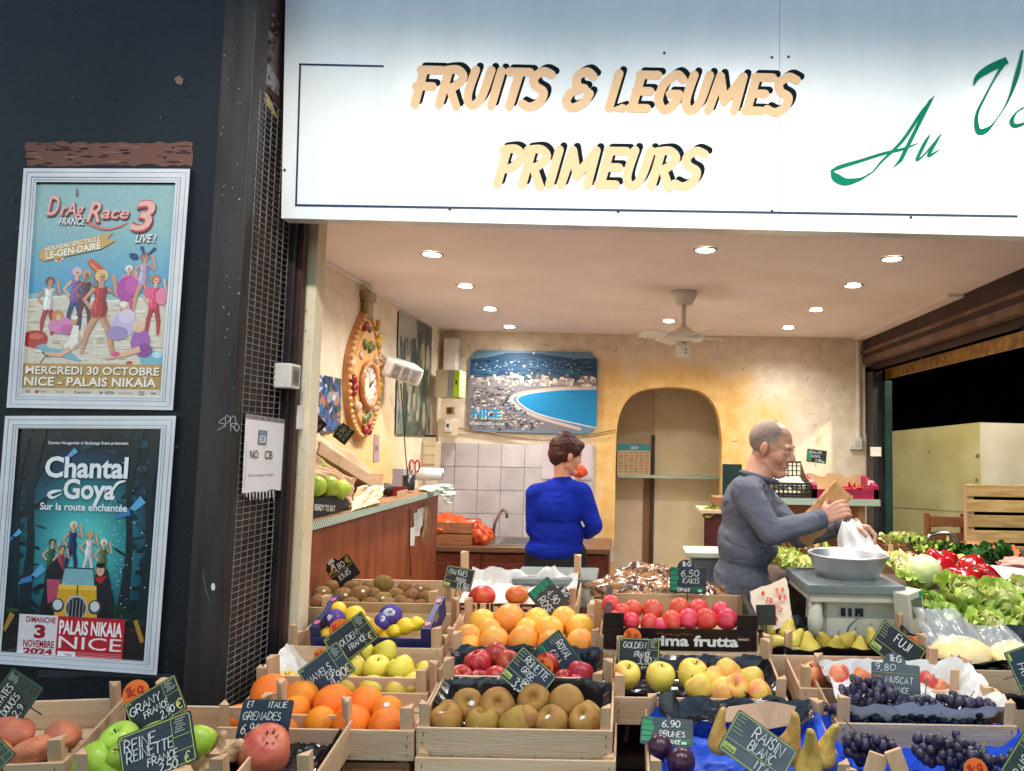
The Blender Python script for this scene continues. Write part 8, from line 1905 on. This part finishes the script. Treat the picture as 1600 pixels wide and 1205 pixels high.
for i, (px, py, r) in enumerate(((1106, 805, 16), (1122, 798, 13))):
 lettuce('salad_greens', ('bunch of bright greens on the small red table', 'second bunch of greens close behind the man')[i], 'greens', P(px, py, 4.42), r * 4.42 / F, ('green', 'pale'), 170 + i, None, 16)
lettuce('salad_greens', 'yellow flowering greens on the box beside the arch', 'greens', P(1124, 787, 4.5), 9 * 4.5 / F, ('pale', 'white'), 175, None, 14)

# wrapped squash pieces in clear film
filmc = pm('clear_film', srgb(228, 228, 224), None, 6, .2, .8, 26, .8, coat=1)
MATS['clear_film'].node_tree.nodes['Principled BSDF'].inputs['Alpha'].default_value = .46
sq = pm('squash_flesh', srgb(240, 220, 168), srgb(232, 200, 130), 4, .45, .15, 30)
for i, (px, py, Y, sx_, sz_, lab) in enumerate(((1502, 1020, 2.33, .085, .05, 'left wrapped piece of pale yellow squash'), (1590, 1028, 2.30, .07, .045, 'right wrapped piece of orange squash at the picture edge'))):
 c = P(px, py, Y); o = pillow('squash_piece', lab, 'squash', c, sx_ * .88, .06, sz_ * .8, sq, (.3, 0, 0), i, .12, 16)
 bm = bmesh.new(); n = 22; g = []
 for j in range(n + 1):
  row = []
  for k in range(n + 1):
   u, v = k / n * 2 - 1, j / n; zz = v * (.17 if i == 0 else .13) - .05; wv = sx_ * (1.12 - .5 * max(0, v - .35)) * u
   yy = -.075 * math.sqrt(max(0, 1 - u * u)) * (1 - .5 * v) + .09 * v + .010 * mnoise.noise(Vector((u * 5, v * 6, i * 9))) + .012 * abs(mnoise.noise(Vector((u * 9, v * 4, i + 3))))
   row.append(bm.verts.new(Vector((wv - .05 * v * v, yy, zz + .012 * mnoise.noise(Vector((u * 6, v, i)))))))
  g.append(row)
 for j in range(n):
  for k in range(n): bm.faces.new((g[j][k], g[j][k + 1], g[j + 1][k + 1], g[j + 1][k]))
 for v in bm.verts: v.co += c
 w_ = obj('film_wrap', bm, filmc, None, True); w_.parent = o
# patterned paper wrap beside the persimmons
bm = bmesh.new(); pp = [P(1172, 924, 2.58), P(1226, 903, 2.6), P(1240, 975, 2.5), P(1188, 992, 2.48)]
fp = pm('fruit_print_paper', srgb(222, 206, 184), srgb(210, 190, 164), 5, .6, .3, 24)
crease_sheet('fruit_paper_bag', 'creased paper bag printed with little red fruits beside the persimmon carton', 'bag', pp, fp, 24, .006, 6)
o = bpy.context.scene.objects['fruit_paper_bag']; f = Flat(); f.st = .002; rng = random.Random(9)
for k in range(9): f.ell(rng.uniform(10, 90), rng.uniform(10, 90), 5, 6, srgb(*rng.choice([(196, 50, 44), (210, 90, 90), (90, 140, 70), (206, 120, 60)])), 10)
f.text('Fruits', 30, 40, 14, srgb(190, 60, 60), 50, .02, rot=.7)
f.build('fruit_print', lambda u, v, l: (pp[0] * (1 - u / 100) * (1 - v / 100) + pp[1] * (u / 100) * (1 - v / 100) + pp[2] * (u / 100) * (v / 100) + pp[3] * (1 - u / 100) * (v / 100)) + Vector((0, -.016 - l, .01)), ink, o)

# --- rear right: crates, potatoes, spinach, chairs, slatted crate
def rear_crate(name, label, px0, px1, py, Y, D=.34, H=.06, mats=wood_d):
 a = P(px0, py, Y); b = P(px1, py, Y); c = (a + b) / 2; h = (b - a).length / 2; t = thing(name, label, 'crate', c, group='crates on the rear stand')
 bx('front_panel', (-h, 0, -H), (h, .007, 0), mats, t); bx('back_panel', (-h, D, -H), (h, D + .007, 0), mats, t); bx('base', (-h, .007, -H), (h, D, -H + .006), mats, t)
 for s in (-1, 1):
  x0, x1 = sorted((s * h, s * (h - .007))); bx('side_panel', (x0, .0075, -H + .007), (x1, D - .0005, 0), mats, t)
  for y_ in (.008, D - .024):
   x0, x1 = sorted((s * (h - .0075), s * (h - .03))); bx('corner_post', (x0, y_, -H + .007), (x1, y_ + .015, .05), wood_z, t)
 return c, h
t = thing('rear_stand', 'dark stand carrying the crates in front of the chairs', 'stand', (2.3, 4.35, 0)); bx('top', (-.75, -.65, .90), (1.4, .75, .93), std, t); bx('front_board', (-.74, -.63, 0), (1.39, -.61, .899), std, t)
c, h = rear_crate('wooden_crate', 'crate of potatoes stencilled with dark letters in front of the chairs', 1452, 1530, 893, 3.85); rng = random.Random(15)
for i in range(14):
 o = bpy.data.objects.new('potato', SH['tuber'][i % 3]); C.objects.link(o); o.material_slots[0].link = 'OBJECT'; o.material_slots[0].material = FM['potato']
 put(o, c + Vector((-.11 + .037 * (i % 7), .06 + .1 * (i // 7) + rng.uniform(-.02, .02), .02 + .02 * (i // 7))), .026, (1.5, rng.uniform(-.4, .4), rng.uniform(0, 3))); tag(o, 'yellow potato in the stencilled crate before the chairs', 'potato', 'potatoes in the rear crate')
f = Flat(); f.st = .0004; f.text('BIO LEGUMES', -h * .8, -.036, .022, srgb(80, 50, 34), h * 1.6, .03, sy=1); f.build('crate_lettering', lambda x, y, l: Vector((x, -.001 - l, y)), ink, bpy.context.scene.objects[[o.name for o in bpy.context.scene.objects if o.get('label', '').startswith('crate of potatoes')][0]])
c, h = rear_crate('wooden_crate', 'crate of dark spinach at the right in front of the slatted crate', 1515, 1600, 884, 4.1)
def leaf_heap(name, label, cat, c, sx_, sy_, sz_, mats, n, L, seed):
 rng = random.Random(seed); bm = bmesh.new()
 for k in range(n):
  p = Vector((rng.uniform(-1, 1) * sx_, rng.uniform(-1, 1) * sy_, rng.uniform(0, 1) * sz_)); d = Vector((rng.uniform(-1, 1), rng.uniform(-1, .4), rng.uniform(.0, 1))); leaf(bm, p, d, Vector((0, -.3, 1)), L * rng.uniform(.7, 1.2), L * .4, .9, L * .12, rng.uniform(0, 9), rng.randrange(len(mats)), 5)
 o = obj(name, bm, [LM[x] for x in mats], None, True); o.location = c; return tag(o, label, cat)
o = leaf_heap('spinach_heap', 'heap of dark green spinach leaves in the rear right crate', 'spinach', c + Vector((0, .14, -.02)), h * .85, .12, .07, ('spin', 'dark'), 90, .07, 5)
o = leaf_heap('herb_heap', 'heap of pale greens in the rear crate left of the chairs', 'greens', P(1408, 850, 4.7), .12, .1, .03, ('green', 'pale'), 40, .05, 6)
c, h = rear_crate('wooden_crate', 'crate of pale greens beside the green post', 1384, 1440, 853, 4.6)
o = leaf_heap('herb_heap', 'green bean heap behind the potatoes', 'greens', P(1470, 866, 4.35), .16, .08, .04, ('green', 'dark'), 60, .06, 7)
c, h = rear_crate('wooden_crate', 'crate of carrots and squash right of the bowl', 1380, 1432, 880, 3.9)
for i in range(9):
 o = bpy.data.objects.new('orange_squash', SH['round'][i % 3]); C.objects.link(o); o.material_slots[0].link = 'OBJECT'; o.material_slots[0].material = FM['orange' if i % 3 else 'golden']; put(o, c + Vector((-.07 + .035 * (i % 5), .06 + .08 * (i // 5), .015)), .027, (i, 0, i)); tag(o, 'small round orange or yellow squash in the crate right of the bowl', 'squash', 'small squashes right of the bowl')
c, h = rear_crate('wooden_crate', 'crate of carrots behind the red peppers', 1448, 1520, 905, 3.55)
bm = bmesh.new(); rng = random.Random(2)
for k in range(26):
 a = c + Vector((rng.uniform(-h * .9, h * .4), rng.uniform(.04, .3), .0 + rng.uniform(0, .03))); tube(bm, [a, a + Vector((.06, rng.uniform(-.02, .02), 0)), a + Vector((.11, rng.uniform(-.03, .03), -.005))], [.013, .011, .003], 8)
o = obj('carrot_heap', bm, pm('carrot', srgb(206, 104, 48), srgb(186, 86, 38), 8, .6, .2), None, True); o['kind'] = 'stuff'; o['label'] = 'heap of orange carrots behind the red peppers'; o['category'] = 'carrots'
for i, (px, py, Y, a_) in enumerate(((1436, 875, 3.7, 75), (1482, 887, 3.5, 100), (1528, 905, 3.2, 80))):
 card(('dark card seen edge on behind the carrots', 'dark card edge on between peppers and carrots', 'dark card with an orange edge right of the peppers')[i], px, py, Y, 30, 16, a_, 'brown', [], 'plain', .1, yaw=.9)
c = P(1555, 893, 3.4); t = thing('metal_basin', 'wide shallow metal basin behind the red peppers', 'bowl', c); bm = bmesh.new(); lathe(bm, [(0, -.05), (.15, -.05), (.19, -.005), (.2, 0), (.188, -.004), (.148, -.044), (0, -.044)], 40); obj('basin_body', bm, MATS['brushed_aluminium'], t, True)
pillow('radish_bundle', 'pink bundle of radishes at the right edge', 'radishes', P(1590, 925, 3.05), .1, .08, .035, pm('radish_pink', srgb(206, 86, 120), srgb(170, 44, 84), 9, .4), (0, 0, 0), 8, .5, freq=7)
pillow('pink_pack', 'pale pink wrapped pack behind the spinach', 'pack', P(1600, 884, 3.8), .09, .08, .04, pm('pale_pink', srgb(206, 160, 150), srgb(190, 130, 120), 9, .5), (0, 0, 0), 18, .4)
# chairs
chm = pm('chair_wood', srgb(132, 80, 42), srgb(108, 62, 32), 6, .45, .1, stretch=(8, 8, 1))
def chair(label, px, Y, rz):
 p = P(px, 860, Y); t = thing('wooden_chair', label, 'chair', (p.x, Y, 0), (0, 0, rz), 'brown wooden chairs')
 H_ = P(px, 800, Y).z; w_ = .17
 for s in (-1, 1):
  bx('leg', (s * w_ - .018, .17, 0), (s * w_ + .018, .205, H_), chm, t, .003); bx('leg', (s * w_ - .018, -.2, 0), (s * w_ + .018, -.165, .45), chm, t, .003)
 bx('seat', (-w_ - .02, -.205, .452), (w_ + .02, .168, .48), chm, t, .006)
 for k in range(3): bx('back_slat', (-w_ + .019, .178, H_ - .09 - k * .12), (w_ - .019, .196, H_ - .02 - k * .12), chm, t, .003)
chair('brown wooden chair on the left by the yellow wall', 1450, 5.75, R(200)); chair('brown wooden chair overlapping the left one in front of the pale wall', 1486, 5.5, R(160))
bm = bmesh.new(); k_ = 5.1; tube(bm, spline([P(1449, 905, k_), P(1449, 850, k_), P(1452, 838, k_), P(1462, 834, k_), P(1484, 834, k_), P(1492, 840, k_), P(1496, 855, k_), P(1497, 905, k_)], 5), .014, 10)
tag(obj('steel_rail', bm, chrome, None, True), 'bent chrome tube rail in front of the wooden chairs', 'rail')
a = P(1510, 757, 5.2); b = P(1640, 760, 5.2); c = (a + b) / 2; c.z = 0; t = thing('slatted_crate', 'tall slatted wooden crate stack at the right edge', 'crate', c); hx = (b.x - a.x) / 2; zt3 = a.z
nsl = 8
for k in range(nsl):
 z1 = zt3 - k * .105; bm = bmesh.new(); box(bm, -hx, hx, -.012, 0, z1 - .082, z1, .002); obj('slat', bm, pm('slat_wood', srgb(196, 164, 110), srgb(166, 130, 82), 3, .7, .3, 16, stretch=(2, 14, 14), vary=.15), t)
for x in (-hx, hx - .05): bx('upright', (x, .001, 0), (x + .05, .05, zt3), wood_z, t)
bx('back_panel', (-hx + .051, .02, 0), (hx - .051, .03, zt3 - .02), voidm, t)  # near-black panel darkens the gaps between the slats
crease_sheet('orange_net', 'orange plastic sheet over the rear right crate', 'sheet', [P(1500, 846, 4.6), P(1512, 885, 4.4), P(1600, 872, 4.3), P(1585, 852, 4.6)], pm('orange_sheet', srgb(206, 110, 70), srgb(186, 90, 54), 5, .35, .4), 18, .03, 4)
